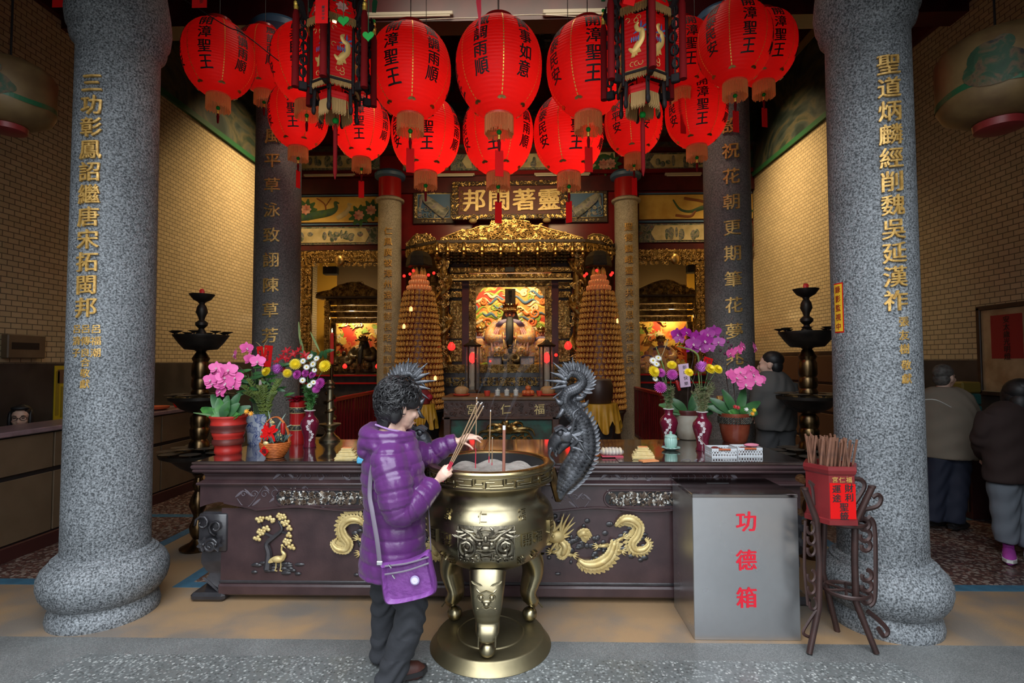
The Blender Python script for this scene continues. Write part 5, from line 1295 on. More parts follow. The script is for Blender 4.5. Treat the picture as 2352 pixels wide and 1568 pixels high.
for x, lab in ((1119, 'red cup left of the three lidded teacups'), (1239, 'red box beside the right pumpkin')):
 t = tag(MB().lathe([(.035, 0), (.042, .02), (.046, .075), (.040, .075), (.036, .02)], seg=20).build('red_cup', DISH, None), lab, 'cup'); t.location = on_altar(x, 7.6)
for i, x in enumerate((1143, 1164, 1185)):
 t = thing('lidded_teacup', ('left', 'middle', 'right')[i] + ' one of three white lidded teacups on the back altar table', 'teacup', on_altar(x, 7.6), 0, 'white lidded teacups')
 MB().lathe([(.035, 0), (.05, .006), (.05, .01), (.02, .012)], seg=20).build('saucer', WHITE, t); MB().lathe([(.025, .01), (.036, .03), (.036, .075)], seg=20).build('cup', WHITE, t)
 MB().lathe([(.039, .075), (.036, .085), (.012, .095), (.008, .10), (.011, .108), (.001, .113)], seg=20).build('lid', WHITE, t)
ORNG = mat('orange_peel', (.72, .17, .05), .45, bump=.1, bs=150); os_ = []
t = tag(MB().lathe([(.07, 0), (.095, .015), (.09, .02), (.06, .008)], seg=24).build('fruit_dish', DISH, None), 'red dish under the stacked oranges on the back altar table', 'dish'); t.location = on_altar(1213, 7.6)
for i, (dx, dy, dz) in enumerate(((-.05, -.02, .05), (.05, -.02, .05), (0, -.05, .05), (0, .045, .05), (0, -.01, .115))):
 o = MB().ell((0, 0, 0), (.042, .042, .037), None, 16, 12).build('orange', ORNG, None); o.location = on_altar(1213, 7.6) + V(dx, dy, dz)
 tag(o, ('left orange in the stack on the back altar table', 'right orange in the stack on the back altar table', 'front middle orange in the stack on the back altar table', 'hidden rear orange in the stack on the back altar table', 'top orange of the stack on the back altar table')[i], 'orange', 'oranges on the back altar')
# drum on a draped stand
YC = mat('yellow_satin', (.62, .33, .03), .5, c2=(.5, .25, .02), vs=7, bump=.1, bs=25)
def drape_stand(xc, x_half, Y, lab, ytop, ybot, full=True):
 q = P(xc, ytop, Y); zt2 = q.z; zb2 = P(xc, ybot, Y).z; R = x_half * Y / FPX
 t = thing('draped_stand', lab, 'stand', (q.x, Y, 0))
 MB().lathe([(R * .75, 0), (R * .7, zt2 * .5), (R * .9, zt2 - .02), (R * .88, zt2)], seg=24).build('stand', LACQK, t)
 n = 9; mb = MB()
 mb.grid(lambda u, v: V((R * .9 + .14 * R * v + .03 * math.sin(u * 2 * PI * n * 2) * v) * math.cos(u * 2 * PI), (R * .9 + .14 * R * v + .03 * math.sin(u * 2 * PI * n * 2) * v) * math.sin(u * 2 * PI), zt2 + .004 - v * (zt2 - zb2) * (.55 + .45 * abs(math.cos(u * PI * n)) ** .8)), 144, 8, True)
 mb.lathe([(R * .9, zt2 + .004), (.001, zt2 + .005)], seg=40, cap=False); mb.build('valance', YC, t, smooth=6); return t, V(q.x, Y, zt2)
t, q = drape_stand(1374, 48, 7.9, 'round stand with yellow scalloped cloth, right of the back altar table', 926, 992)
d = thing('drum', 'dark barrel drum resting on the yellow draped stand', 'drum', q + V(0, 0, .01)); MB().lathe([(.19, 0), (.215, .08), (.222, .18), (.215, .28), (.19, .35)], seg=36).build('barrel', mat('drum_wood', (.045, .022, .015), .4), d); MB().lathe([(.001, .353), (.185, .356), (.195, .34)], seg=36).build('skin', mat('drum_skin', (.2, .13, .08), .5), d)
t, q = drape_stand(968, 34, 7.9, 'round stand with yellow scalloped cloth, behind the woman in purple', 928, 985)
d = thing('draped_vessel', 'dark red cloth-covered round vessel on the yellow stand behind the woman', 'vessel', q + V(0, 0, .01)); MB().lathe([(.13, 0), (.15, .06), (.14, .16), (.08, .22), (.02, .24)], seg=24).build('cover', mat('crimson_cloth', (.22, .015, .02), .7), d); MB().ell((.14, -.1, .1), .05, None, 10, 8).build('bow', mat('crimson_bow', (.4, .01, .03), .6), d)
# railings at both sides of the sanctuary
def railing(xw, y0, y1, lab):
 t = thing('railing', lab, 'railing', (xw, y0, 0)); L_ = y1 - y0; n = int(L_ / .13)
 MB().box((0, L_ / 2, 1.10), (.07, L_, .06), b=.01).build('top_rail', REDB, t, smooth=0); MB().box((0, L_ / 2, .18), (.06, L_, .06), b=.01).build('bottom_rail', REDW, t, smooth=0)
 for i in range(n + 1): MB().box((0, L_ * i / n, .62 if i % 6 else .54), (.045 if i % 6 else .07, .05, .9 if i % 6 else 1.08)).build('baluster', REDW, t, smooth=0)
 return t
railing(-2.68, 7.3, 10.4, 'dark red railing left of the sanctuary behind the flowers')
railing(2.18, 8.4, 10.4, 'dark red railing right of the sanctuary behind the vases')
for sg, x0 in ((-1, -2.68), (1, 2.18)):
 pass

# ================================================================== FRONT ALTAR TABLE
TZ = .95; TY = 3.60; TX0, TX1 = -2.27, 1.87; TW = TX1 - TX0; TC = (TX0 + TX1) / 2
ft = thing('offering_table', 'long plum lacquered offering table with gold dragon reliefs across the hall', 'table', (TC, TY, 0))
hw = TW / 2
def strip(name, z0, z1, y0, x_in=0.0, m=LACQ, b=.006, yback=1.0):
 return MB().box((0, (y0 + yback) / 2, (z0 + z1) / 2), (TW - 2 * x_in, yback - y0, z1 - z0), b=b).build(name, m, ft, smooth=0)
strip('tabletop', .935, TZ, -.06, -.01, TOPL, .004)
o = MB().box((-hw + .98, .45, TZ + .003), (1.94, 1.0, .006), b=.002).build('glass_sheet', mat('dark_glass_top', (.03, .022, .02), .03, coat=1), ft, smooth=0); o['label'] = 'polished glass sheet over the left part'
MB().box((hw - .62, .45, TZ + .003), (1.24, 1.0, .006), b=.002).build('glass_sheet', bpy.data.materials['dark_glass_top'], ft, smooth=0)
def moulding(name, prof, m=LACQ):
 """profile (y, z) swept along the front and the two ends"""
 mb = MB(); n = len(prof)
 for i in range(n - 1):
  (y0, z0), (y1, z1) = prof[i], prof[i + 1]
  q = [(-hw + y0 + .06, y0, z0), (hw - y0 - .06, y0, z0), (hw - y1 - .06, y1, z1), (-hw + y1 + .06, y1, z1)]
  mb.add(q, [(0, 3, 2, 1)])
  for s in (-1, 1):
   mb.add([(s * (hw - y0 - .06), y0, z0), (s * (hw - y0 - .06), 1, z0), (s * (hw - y1 - .06), 1, z1), (s * (hw - y1 - .06), y1, z1)], [(0, 3, 2, 1) if s > 0 else (0, 1, 2, 3)])
 return mb.build(name, m, ft, smooth=.6)
moulding('edge_moulding', [(-.05, .936), (-.066, .93), (-.07, .918), (-.064, .906), (-.055, .903), (-.06, .897), (-.062, .888), (-.05, .876), (-.03, .872)])
moulding('cove', [(-.03, .873), (-.012, .862), (-.004, .842), (-.008, .824), (-.03, .812), (-.042, .808), (-.046, .80), (-.04, .79), (-.02, .785)])
# apron with a wavy lower edge
def apron_z(x):
 u = abs(x) / hw
 return .625 + .055 * max(0, (u - .80) / .2) ** .5 * (1 if u < .93 else max(0, (1 - u) / .07)) + .012 * math.cos(u * 19)
mb = MB(); N_ = 120
mb.grid(lambda u, v: V(lerp(-hw + .03, hw - .03, u), -.018, lerp(apron_z(lerp(-hw, hw, u)), .79, v)), N_, 1)
mb.grid(lambda u, v: V(lerp(-hw + .03, hw - .03, u), lerp(.02, -.018, v), apron_z(lerp(-hw, hw, u)) - .0 * v), N_, 1)
mb.build('apron', LACQ, ft, smooth=0)
mb = MB(); mb.tube([V(lerp(-hw + .2, hw - .2, i / 100), -.02, apron_z(lerp(-hw + .2, hw - .2, i / 100)) + .006) for i in range(101)], .009, 6); mb.build('apron_bead', LACQ, ft)
MB().box((0, .56, .40), (TW - .52, .96, .78)).build('carcass', LACQ, ft, smooth=0)
MB().box((0, .02, .375), (TW - .34, .03, .50)).build('front_panel', LACQ, ft, smooth=0)
strip('bottom_rail', .04, .115, -.02, .16, LACQ, .012, .1); strip('plinth_ledge', .115, .135, .0, .16, LACQK, .004, .1)
for s in (-1, 1):
 lg = MB(); x = s * (hw - .115)
 lg.tube(spline([(x, .08, .60), (x, .08, .36), (x + s * .005, .09, .27), (x - s * .02, .10, .17), (x + s * .01, .09, .08), (x + s * .03, .07, .05)], 5), interp([.105, .105, .115, .085, .10, .12], 5), 4, 1.0, hint=(1, 1, 0))
 lg.box((x + s * .02, .065, .03), (.24, .2, .06), b=.02)
 o = lg.build('leg', LACQK, ft, smooth=.5)
 c = MB(); carving(c, (x - .10, -.012, .34), EX, EZ, EN, .20, .24, .10, .04, 130 + s); c.box((x, .06, .46), (.2, .14, .26), b=.01)
 c.tube([(x + .05 * math.cos(a) * (1 - a / 14), -.03, .38 + .05 * math.sin(a) * (1 - a / 14)) for a in [k * .5 for k in range(24)]], .014, 6)
 c.build('leg_carving', LACQK, o, smooth=6)
# engraved scrolls on cove and apron
def scroll_line(mb, x, z, s, sg=1, y=-.02, r=.003):
 pts = [(x + sg * s * (.1 + .9 * t) , y, z + s * .25 * math.sin(t * 6)) for t in [i / 10 for i in range(11)]]; mb.tube(pts, r, 4)
 for k in range(4):
  cx = x + sg * s * (.2 + .22 * k); q = s * .11 * (1 - .12 * k)
  mb.tube([(cx + q * (1 - a / 9) * math.cos(a * (1 if k % 2 else -1)), y, z + q * (1 - a / 9) * math.sin(a) + .02 * s) for a in [i * .55 for i in range(15)]], r, 4)
 for k in range(5): mb.petal((x + sg * s * (.15 + .18 * k), y, z + .1 * s * math.sin(k * 2)), (sg * .6, -.02, .6 if k % 2 else -.5), EN, s * .22, s * .05, 0, -.1, 3)
SCR = mat('engraved_line', (.12, .10, .115), .4)
mb = MB()
for s in (-1, 1):
 scroll_line(mb, s * (hw - .62) + .12 * 0, .72, .33, 1); scroll_line(mb, s * (hw - .62), .72, .33, -1)
 scroll_line(mb, s * (hw - .95), .845, .5, 1, -.012, .002); scroll_line(mb, s * (hw - .95), .845, .4, -1, -.012, .002)
scroll_line(mb, .35, .705, .28, 1); scroll_line(mb, .35, .705, .28, -1)
mb.build('engraving', SCR, ft, smooth=6)
# pierced panels with mother-of-pearl
PEARL = mat('mother_of_pearl', (.62, .62, .58), .22, .25, c2=(.30, .22, .15), vs=30)
for x0, x1 in ((632, 848), (1388, 1600)):
 a, b = P(x0, 1138, TY - .02).x - TC, P(x1, 1138, TY - .02).x - TC; z0, z1 = .65, .758; zc = (z0 + z1) / 2; r = (z1 - z0) / 2
 out = [(a + r * (1 - math.cos(t)), zc + r * math.sin(t)) for t in [PI / 2 * k / 6 for k in range(-6, 7)]] + [(b - r * (1 - math.cos(t)), zc - r * math.sin(t)) for t in [PI / 2 * k / 6 for k in range(-6, 7)]]
 o = MB().prism(out, (0, -.012, 0), EX, EZ, .008).build('inlay_panel', BLACK, ft, smooth=0)
 MB().tube([(x, -.02, z) for x, z in out] + [(out[0][0], -.02, out[0][1])], .008, 6).build('inlay_border', LACQ, o)
 mb = MB(); gd = MB(); rnd = random.Random(int(x0))
 for i in range(190):
  u = rnd.uniform(a + .03, b - .03); v = rnd.uniform(z0 + .015, z1 - .015); an = rnd.uniform(0, 6.3); L_ = rnd.uniform(.012, .035)
  mb.petal((u, -.023, v), (math.cos(an), -.1, math.sin(an)), (rnd.uniform(-.4, .4), -1, rnd.uniform(-.4, .4)), L_, L_ * .55, .3, .1, 2)
 carving(gd, (a + .03, -.02, z0 + .01), EX, EZ, EN, b - a - .06, z1 - z0 - .02, .05, .02, int(x0))
 mb.build('pearl_chips', PEARL, o, smooth=0); gd.build('pierced_carving', mat('carved_umber%d' % x0, (.06, .035, .02), .4), o, smooth=6)
# gold reliefs on the front panel, placed on the panel face
def on_panel(px, py, d=0.0):
 q = P(px, py, TY + .004 - d); return V(q.x - TC, .004 - d, q.z)
def dragon_body(mb, pts, rad, fins=True, seg=4, fin_side=1, d=.012):
 q = spline([on_panel(x, y, d) for x, y in pts], seg); r = interp([v * .00298 for v in rad], seg); mb.tube(q, r, 10, .7, hint=EN)
 n = len(q)
 for i in range(1, n - 1):
  t = (q[i + 1] - q[i - 1]).normalized(); sd = t.cross(V(0, -1, 0)).normalized() * fin_side
  for k in (-.6, 0, .6):
   mb.petal(q[i] + V(0, -r[i] * .62, 0) + sd * r[i] * k, t + V(0, -.25, 0), EN, r[i] * .9, r[i] * .7, .25, -.1, 2)
  if fins: mb.petal(q[i] + sd * r[i] * .7, sd * .9 + t * .5, EN, r[i] * 1.25, r[i] * .8, .1, 0, 2)
def claw(mb, x, y, an, L_=20):
 a0 = on_panel(x, y, .012); d = V(math.cos(an), 0, -math.sin(an)); k = .00298
 e = a0 + d * L_ * k; mb.tube([a0, e], [.016, .009], 6)
 for q in (-.9, -.3, .3, .9, 2.6):
  dd = V(math.cos(an + q), 0, -math.sin(an + q)); mb.tube([e, e + dd * .022, e + dd * .032 + d * .012 + V(0, -.004, 0)], [.006, .005, .001], 5)
def head_(mb, x, y, sg):
 c = on_panel(x, y, .03); k = .00298
 mb.ell(c, (.065, .03, .045), None, 12, 8); mb.ell(c + V(-sg * .075, -.01, -.012), (.04, .025, .022), None, 10, 6); mb.ell(c + V(-sg * .06, -.005, -.045), (.035, .02, .012), None, 8, 6)
 mb.ell(c + V(-sg * .02, -.035, .012), .012, None, 8, 6)
 for j in range(9):
  a = PI * .5 + (j - 4) * .33; d = V(sg * abs(math.cos(a)) if j != 4 else 0, -.1, math.sin(a) if j < 6 else -.3 * (j - 5))
  d = V(sg * math.cos((j - 3) * .38), -.1, math.sin((3.4 - j * .75) * .5)); mb.tube(spline([c + V(sg * .03, 0, .0), c + d * .075 + V(0, 0, .012 * (j % 2)), c + d * .13 + V(0, 0, .03)], 3), interp([.014, .010, .001], 3), 5)
 for j in (-1, 1): mb.tube(spline([c + V(-sg * .02, -.01, .035), c + V(sg * (.01 + .02 * j), -.02, .09), c + V(sg * (.04 * j), -.02, .14)], 4), interp([.012, .009, .001], 4), 5)
def rel_dragon(name, pieces, head, claws):
 for j, (pts, rad) in enumerate(pieces):
  mb = MB(); dragon_body(mb, pts, rad, fin_side=1)
  if j == 0 and head: head_(mb, *head)
  if j == 0:
   for c in claws: claw(mb, *c)
  o = mb.build(name, GOLDP, ft, smooth=6)
rel_dragon('gold_dragon', [([(1285, 1240), (1297, 1252), (1292, 1268), (1283, 1272)], [10, 14, 13, 6]), ([(1328, 1284), (1345, 1294), (1372, 1292), (1398, 1274), (1411, 1243)], [6, 12, 15, 14, 11]),
   ([(1413, 1208), (1430, 1192), (1452, 1192), (1468, 1207), (1464, 1228), (1452, 1245), (1458, 1260), (1478, 1260), (1490, 1247), (1481, 1236)], [5, 11, 12, 11, 11, 11, 10, 9, 6, 2]), ([(1327, 1228), (1340, 1222), (1352, 1230)], [9, 13, 7])],
   (1277, 1232, 1), [(1285, 1270, 3.3, 18), (1298, 1272, .15, 18), (1398, 1252, 3.05, 24), (1412, 1245, -.5, 22), (1412, 1262, .2, 16)])
rel_dragon('gold_dragon', [([(1010, 1240), (998, 1252), (1003, 1268), (1012, 1272)], [10, 14, 13, 6]), ([(967, 1284), (950, 1294), (923, 1292), (897, 1274), (884, 1243)], [6, 12, 15, 14, 11]),
   ([(843, 1210), (825, 1193), (803, 1192), (787, 1207), (791, 1228), (803, 1245), (797, 1260), (777, 1260), (765, 1247), (774, 1236)], [5, 11, 12, 11, 11, 11, 10, 9, 6, 2])],
   (1018, 1232, -1), [(1010, 1270, -.2, 18), (897, 1252, .1, 24), (843, 1247, 3.6, 22), (843, 1268, 3.0, 16)])
CLOUDK = MB(); rnd = random.Random(9)
for i in range(110):
 q = on_panel(rnd.uniform(1240, 1480), rnd.gauss(1240, 28), .004); CLOUDK.ell(q, (rnd.uniform(.012, .03), .008, rnd.uniform(.01, .02)), None, 7, 5)
for i in range(60):
 q = on_panel(rnd.uniform(815, 1000), rnd.gauss(1245, 25), .004); CLOUDK.ell(q, (rnd.uniform(.012, .03), .008, rnd.uniform(.01, .02)), None, 7, 5)
CLOUDK.build('cloud_relief', LACQK, ft)
mb = MB()
for cx, cy, n in ((597, 1192, 7), (620, 1190, 5), (645, 1186, 9), (655, 1200, 7), (664, 1212, 4), (600, 1222, 8), (613, 1213, 5), (592, 1236, 5), (663, 1228, 4), (660, 1244, 8), (671, 1256, 5), (628, 1196, 3)):
 for i in range(n):
  a = 2.4 * i; r = 2.2 * math.sqrt(i); q = on_panel(cx + r * 1.7 * math.cos(a), cy + r * math.sin(a), .012); mb.ell(q, (.0125, .009, .0125), None, 8, 6)
mb.build('gold_pine_clusters', GOLDP, ft)
mb = MB()
mb.tube(spline([on_panel(x, y, .008) for x, y in ((615, 1305), (618, 1270), (613, 1248), (630, 1232), (648, 1215), (640, 1196))], 4), interp([.03, .022, .018, .016, .012, .006], 4), 7)
for pts in (((628, 1233), (605, 1222), (598, 1200)), ((645, 1220), (662, 1225), (668, 1250)), ((640, 1200), (655, 1190))): mb.tube([on_panel(x, y, .006) for x, y in pts], [.01, .007, .003], 6)
for i in range(26): mb.ell(on_panel(rnd.uniform(580, 690), rnd.uniform(1290, 1318), .004), (rnd.uniform(.02, .04), .008, .012), None, 7, 5)
mb.build('pine_tree_relief', LACQK, ft)
mb = MB(); k = on_panel
mb.ell(k(638, 1284, .02), (.045, .02, .024), None, 12, 8); mb.tube(spline([k(648, 1282, .022), k(653, 1274, .022), k(647, 1264, .02), k(648, 1252, .02)], 4), interp([.022, .014, .007, .006], 4), 7)
mb.ell(k(648, 1252, .02), (.011, .008, .009), None, 8, 6); mb.tube([k(650, 1253, .02), k(656, 1259, .02)], [.004, .001], 5)
for x, x2 in ((634, 632), (645, 643)): mb.tube([k(x, 1290, .012), k(x2 + 2, 1302, .012), k(x2, 1310, .012), k(x2 + 5, 1311, .012)], .0045, 5)
for j in range(5): mb.petal(k(640 - j * 2, 1279 + j * 2, .03), (-1, -.1, -.25), EN, .06, .02, .1, -.1, 3)
mb.build('gold_crane', GOLDP, ft)

# ================================================================== THINGS ON THE TABLE
TT = TZ + .006
def T(px, py): return G(px, py, TT)
LEAF = mat('leaf_green', (.07, .24, .045), .4, c2=(.03, .12, .03), vs=14); LEAFD = mat('dark_leaf', (.025, .09, .035), .35, c2=(.05, .15, .045), vs=9); LEAFY = mat('yellow_green', (.20, .26, .05), .5, c2=(.10, .16, .04), vs=18)
STEM = mat('stem_green', (.10, .19, .06), .5); STEMD = mat('dark_stem', (.05, .03, .025), .5); DRYB = mat('dry_branch', (.42, .29, .13), .6)
PINK = mat('pink_orchid', (.90, .16, .45), .5, c2=(.80, .10, .38), vs=20); MAGEN = mat('purple_orchid', (.45, .015, .33), .45, c2=(.30, .01, .24), vs=14); LIP = mat('orchid_lip', (.75, .55, .60), .5)
YEL = mat('yellow_petal', (.90, .66, .015), .5); WHT = mat('white_petal', (.85, .85, .80), .5); PUR = mat('purple_petal', (.42, .03, .30), .5, c2=(.55, .08, .42), vs=30); LIL = mat('lilac_petal', (.68, .18, .68), .5)
REDF = mat('red_petal', (.55, .02, .03), .45); CENT = mat('flower_centre', (.72, .52, .03), .6); ORF = mat('orange_petal', (.85, .35, .02), .5)
def nrmz(v): return Vector(v).normalized()
def orchid(parent, p, face, s, m=PINK, name='blossom'):
 f = nrmz(face); M = frame(f, (0, 0, 1)); up, sd = M.col[0], M.col[1]; mb = MB()
 for a, L_, W_ in ((0, 1, .62), (2.25, .95, .55), (-2.25, .95, .55)): d = up * math.cos(a) + sd * math.sin(a); mb.petal(p, d + f * .12, f, s * L_, s * W_, .15, .06, 4)
 for a in (1.25, -1.25): d = up * math.cos(a) + sd * math.sin(a); mb.petal(p + f * .003, d + f * .18, f, s * 1.05, s * 1.15, .18, .03, 4)
 o = mb.build(name, m, parent, smooth=6)
 MB().petal(p + f * .004, -up + f * .9, f, s * .42, s * .3, -.1, .2, 3).ell(p + f * .012, s * .09, None, 8, 6).build('lip', LIP, o, smooth=6); return o
def daisy_mb(mb, cb, p, face, s, n=15, rows=1):
 f = nrmz(face); M = frame(f); u, v = M.col[0], M.col[1]
 for r in range(rows):
  for k in range(n):
   a = 2 * PI * (k + .5 * r) / n; d = u * math.cos(a) + v * math.sin(a); mb.petal(p + f * .003 * r, d + f * (.15 + .32 * r), f, s * (1 - .14 * r), s * .30, .12, .06, 2)
 if cb is not None: cb.ell(p + f * s * .12, (s * .28, s * .28, s * .16), frame(f), 10, 6)
def cut_flower(kind, p, base, s, lab, grp, face=None, m=None):
 """one cut stem with its bloom; stands in a vase"""
 t = thing({'daisy': 'white_daisy', 'mum': 'yellow_chrysanthemum', 'pom': 'purple_chrysanthemum', 'ball': 'lilac_chrysanthemum'}[kind], lab, 'flower', base, 0, grp)
 q = Vector(p) - Vector(base); face = face or (random.uniform(-.5, .5), -1, .5)
 MB().tube(spline([(0, 0, -.05), (q.x * .25, q.y * .3, q.z * .5), q - nrmz(face) * .015], 4), .0022, 5).build('stem', STEM, t)
 mb = MB(); cb = MB()
 if kind == 'daisy': daisy_mb(mb, cb, q, face, s, 14, 1)
 elif kind == 'mum': daisy_mb(mb, cb, q, face, s, 22, 4)
 elif kind == 'pom': daisy_mb(mb, None, q, face, s, 20, 5)
 else:
  f = nrmz(face)
  for i in range(110):
   z = 1 - 2 * (i + .5) / 110; a = i * 2.4; r = math.sqrt(1 - z * z); d = V(r * math.cos(a), r * math.sin(a), z)
   if d.z > -.5: mb.petal(q + d * s * .55, d + V(0, 0, .2), V(0, 0, 1) if abs(d.z) < .9 else V(1, 0, 0), s * .5, s * .25, -.3, .1, 2)
  mb.ell(q, s * .6, None, 10, 8)
 mb.build('bloom', m or {'daisy': WHT, 'mum': YEL, 'pom': PUR, 'ball': LIL}[kind], t, smooth=6)
 if cb.v: cb.build('flower_centre', CENT, t)
 for k in range(3):
  f_ = .3 + .2 * k; pp = V(q.x * f_ * .6, q.y * f_ * .6, q.z * f_); MB().petal(pp, (random.uniform(-1, 1), -.5, .5), (0, 0, 1), .05, .02, .4, .05, 3).build('leaf', LEAF, t, smooth=6) if s > .02 else None
 return t
def big_leaf(parent, p, d, L_, W_, m=LEAFD, bend=.35, name='leaf', up=(0.1, -1, .35)):
 return MB().petal(p, d, up, L_, W_, bend, .08, 6).build(name, m, parent, smooth=6)
random.seed(12)
# --- red ribbed pot with pink orchids
b = T(524, 1040);
rp = thing('potted_orchid', 'pink orchid in a red and brown ribbed pot, left end of the offering table', 'plant', b)
PR, PH = .125, .268
pr_ = []
for i in range(27):
 f = i / 26; pr_.append((lerp(.088, PR, f) + .004 * math.sin(f * 26), PH * f))
REDPOT = mat('red_glaze', (.55, .035, .025), .35, c2=(.40, .02, .015), vs=5); BRPOT = mat('brown_glaze', (.10, .022, .02), .35, c2=(.16, .03, .02), vs=6)
MB().lathe(pr_ + [(PR + .006, PH), (PR + .006, PH + .012), (PR - .012, PH + .012), (PR - .02, PH - .03)], seg=48, cap=False).lathe([(.088, 0), (.001, .0005)], seg=48, cap=False).build('pot', REDPOT, rp, smooth=1)
for z0, z1 in ((.26, .42), (.60, .80)):
 MB().lathe([(lerp(.088, PR, f) + .0075 + .003 * math.sin(f * 26), PH * f) for f in [lerp(z0, z1, k / 8) for k in range(9)]], seg=48, cap=False).build('glaze_band', BRPOT, rp)
MB().lathe([(PR - .015, PH - .01), (.001, PH)], seg=24, cap=False).build('soil', DARKW, rp)
def loc(px, py, Y, t): return P(px, py, Y) - t.location
Yo = b.y
base = V(-.01, 0, PH)
for pts in (((.0, 0, PH), (-.01, 0, .42), (.0, .0, .60), (.04, .0, .66), (.12, -.0, .60)), ((-.01, -.02, PH), (-.02, -.03, .45), (-.04, -.04, .55))):
 MB().tube(spline(pts, 5), .0035, 6).build('flower_spike', STEMD, rp)
for px, py, s in ((490, 880, .062), (503, 858, .066), (525, 850, .064), (541, 868, .06), (520, 880, .066), (508, 900, .055), (484, 872, .05), (536, 885, .05), (497, 845, .05), (516, 868, .06)):
 orchid(rp, loc(px, py, Yo - .06 + random.uniform(-.02, .02), rp), (random.uniform(-.5, .5), -1, random.uniform(-.1, .4)), s)
for px, py, s, fx in ((541, 815, .05, -.8), (566, 800, .05, .9), (573, 825, .048, 1.3), (592, 830, .055, .2)): orchid(rp, loc(px, py, Yo - .02, rp), (fx, -.7, .1), s)
for k, (dx, dz) in enumerate(((-.5, .9), (.4, 1), (-.9, .5), (.9, .6), (.1, 1.2), (-.2, 1), (.7, .9), (.25, .8))): big_leaf(rp, V(dx * .03, -.02 - .01 * k, PH), (dx, -.3, dz), .19 - .01 * k, .075, (LEAFD, LEAF)[k % 3 == 2], .45)
for k in range(9):
 a = k * .7; big_leaf(rp, V(.02 + .03 * math.cos(a), -.07, PH - .005 + .012 * (k % 3)), (math.cos(a) * .8, -.5, .5 + .3 * math.sin(a * 2)), .075, .05, LEAF, .5)
big_leaf(rp, V(-.06, -.05, PH + .01), (-1, -.2, .2), .17, .014, STEM, .1)
for px, py in ((567, 945), (577, 950)): daisy_mb(m_ := MB(), None, loc(px, py, Yo - .09, rp), (0, -1, .4), .022, 7, 2); m_.build('small_blossom', ORF, rp, smooth=6)
# --- blue and white pot with tall greenery
b = T(594, 1018); bw = thing('potted_greenery', 'tall green foliage with red lilies in a blue and white pot', 'plant', b)
BLW = painted('blue_white_glaze', [(0, (.55, .60, .70)), (.48, (.60, .65, .75)), (.53, (.08, .13, .36)), (.6, (.45, .5, .65)), (.66, (.05, .09, .30))], 14, 1, .15)
MB().lathe([(.082, 0), (.085, .01), (.088, .06), (.095, .14), (.096, .22), (.10, .235), (.10, .25), (.088, .25), (.085, .22)], seg=40).build('pot', BLW, bw, smooth=.8)
for k in range(8):
 x = -.06 + .016 * k; MB().tube(spline([(x * .6, 0, .22), (x * 1.2, .01, .42), (x * 2 + .02, 0, .58 + .02 * (k % 3))], 4), .004, 6).build('stem', STEM, bw)
rl = random.Random(3)
for k in range(54):
 z = rl.uniform(.36, .66); x = rl.uniform(-.15, .20); big_leaf(bw, V(x, rl.uniform(-.05, .06), z), (rl.choice((-1, 1)) * rl.uniform(.5, 1.1), -.3, rl.uniform(-.2, .5)), rl.uniform(.08, .13), rl.uniform(.022, .034), (LEAFD, LEAF, LEAFD)[k % 3], .35)
for px, py in ((652, 822), (660, 808), (676, 815), (688, 806), (640, 830), (648, 850), (665, 828), (700, 818)):
 p = loc(px, py, b.y, bw); d0 = V(rl.uniform(-.6, .6), -.6, .6); mb = MB()
 for j in range(6): a = j * PI / 3; M = frame(d0); d = M.col[0] * math.cos(a) + M.col[1] * math.sin(a); mb.petal(p, d * .8 + d0.normalized() * .7, d0, .05, .02, .4, .08, 3)
 mb.build('red_lily', REDF, bw, smooth=6)
for px, py, dx in ((700, 820, -.25), (735, 808, -.5), (690, 790, -.1)): big_leaf(bw, loc(px, py, b.y + .02, bw), (dx, 0, 1), .19, .018, LEAFY, .05)
for k in range(12): big_leaf(bw, loc(rl.uniform(700, 750), rl.uniform(806, 832), b.y + .05, bw), (rl.uniform(-1, 1), -.4, .3), .08, .035, LEAFD, .4)
big_leaf(bw, loc(598, 872, b.y - .08, bw), (.1, -.2, -1), .08, .024, mat('pale_petal', (.5, .38, .36), .5), .2)
# gold twisted branch with a red card
br = thing('gold_branch', 'gilded dry branch with a red card rising above the greenery', 'branch', b + V(.02, .0, .24)); mb = MB()
mb.tube(spline([(0, 0, 0), (.02, -.02, .2), (.005, -.02, .34), (.03, -.02, .46), (.02, -.02, .56)], 5), .006, 6)
for k in range(5): mb.tube(spline([(.02, -.02, .45 + .03 * k), (.02 + .03 * (-1) ** k, -.03, .49 + .03 * k), (.005 + .05 * (-1) ** k, -.02, .53 + .025 * k)], 3), interp([.004, .003, .001], 3), 5)
mb.build('twigs', DRYB, br)
for px0, px1, py0, py1, r in ((592, 605, 795, 838, -.12), (606, 624, 793, 842, .1)):
 a_, c_ = P(px0, py0, b.y - .03) - br.location, P(px1, py1, b.y - .03) - br.location
 o = MB().box((0, 0, 0), (c_.x - a_.x, .003, a_.z - c_.z)).build('red_card', REDP, br, smooth=0); o.location = (a_ + c_) / 2; o.rotation_euler = (0, r, 0)
 write(MB(), '萬事如意', .022, flatmap((0, -.002, .034), EX, EZ, EN), 1.0, depth=.0005, cuts=2).build('writing', INK, o, smooth=0)
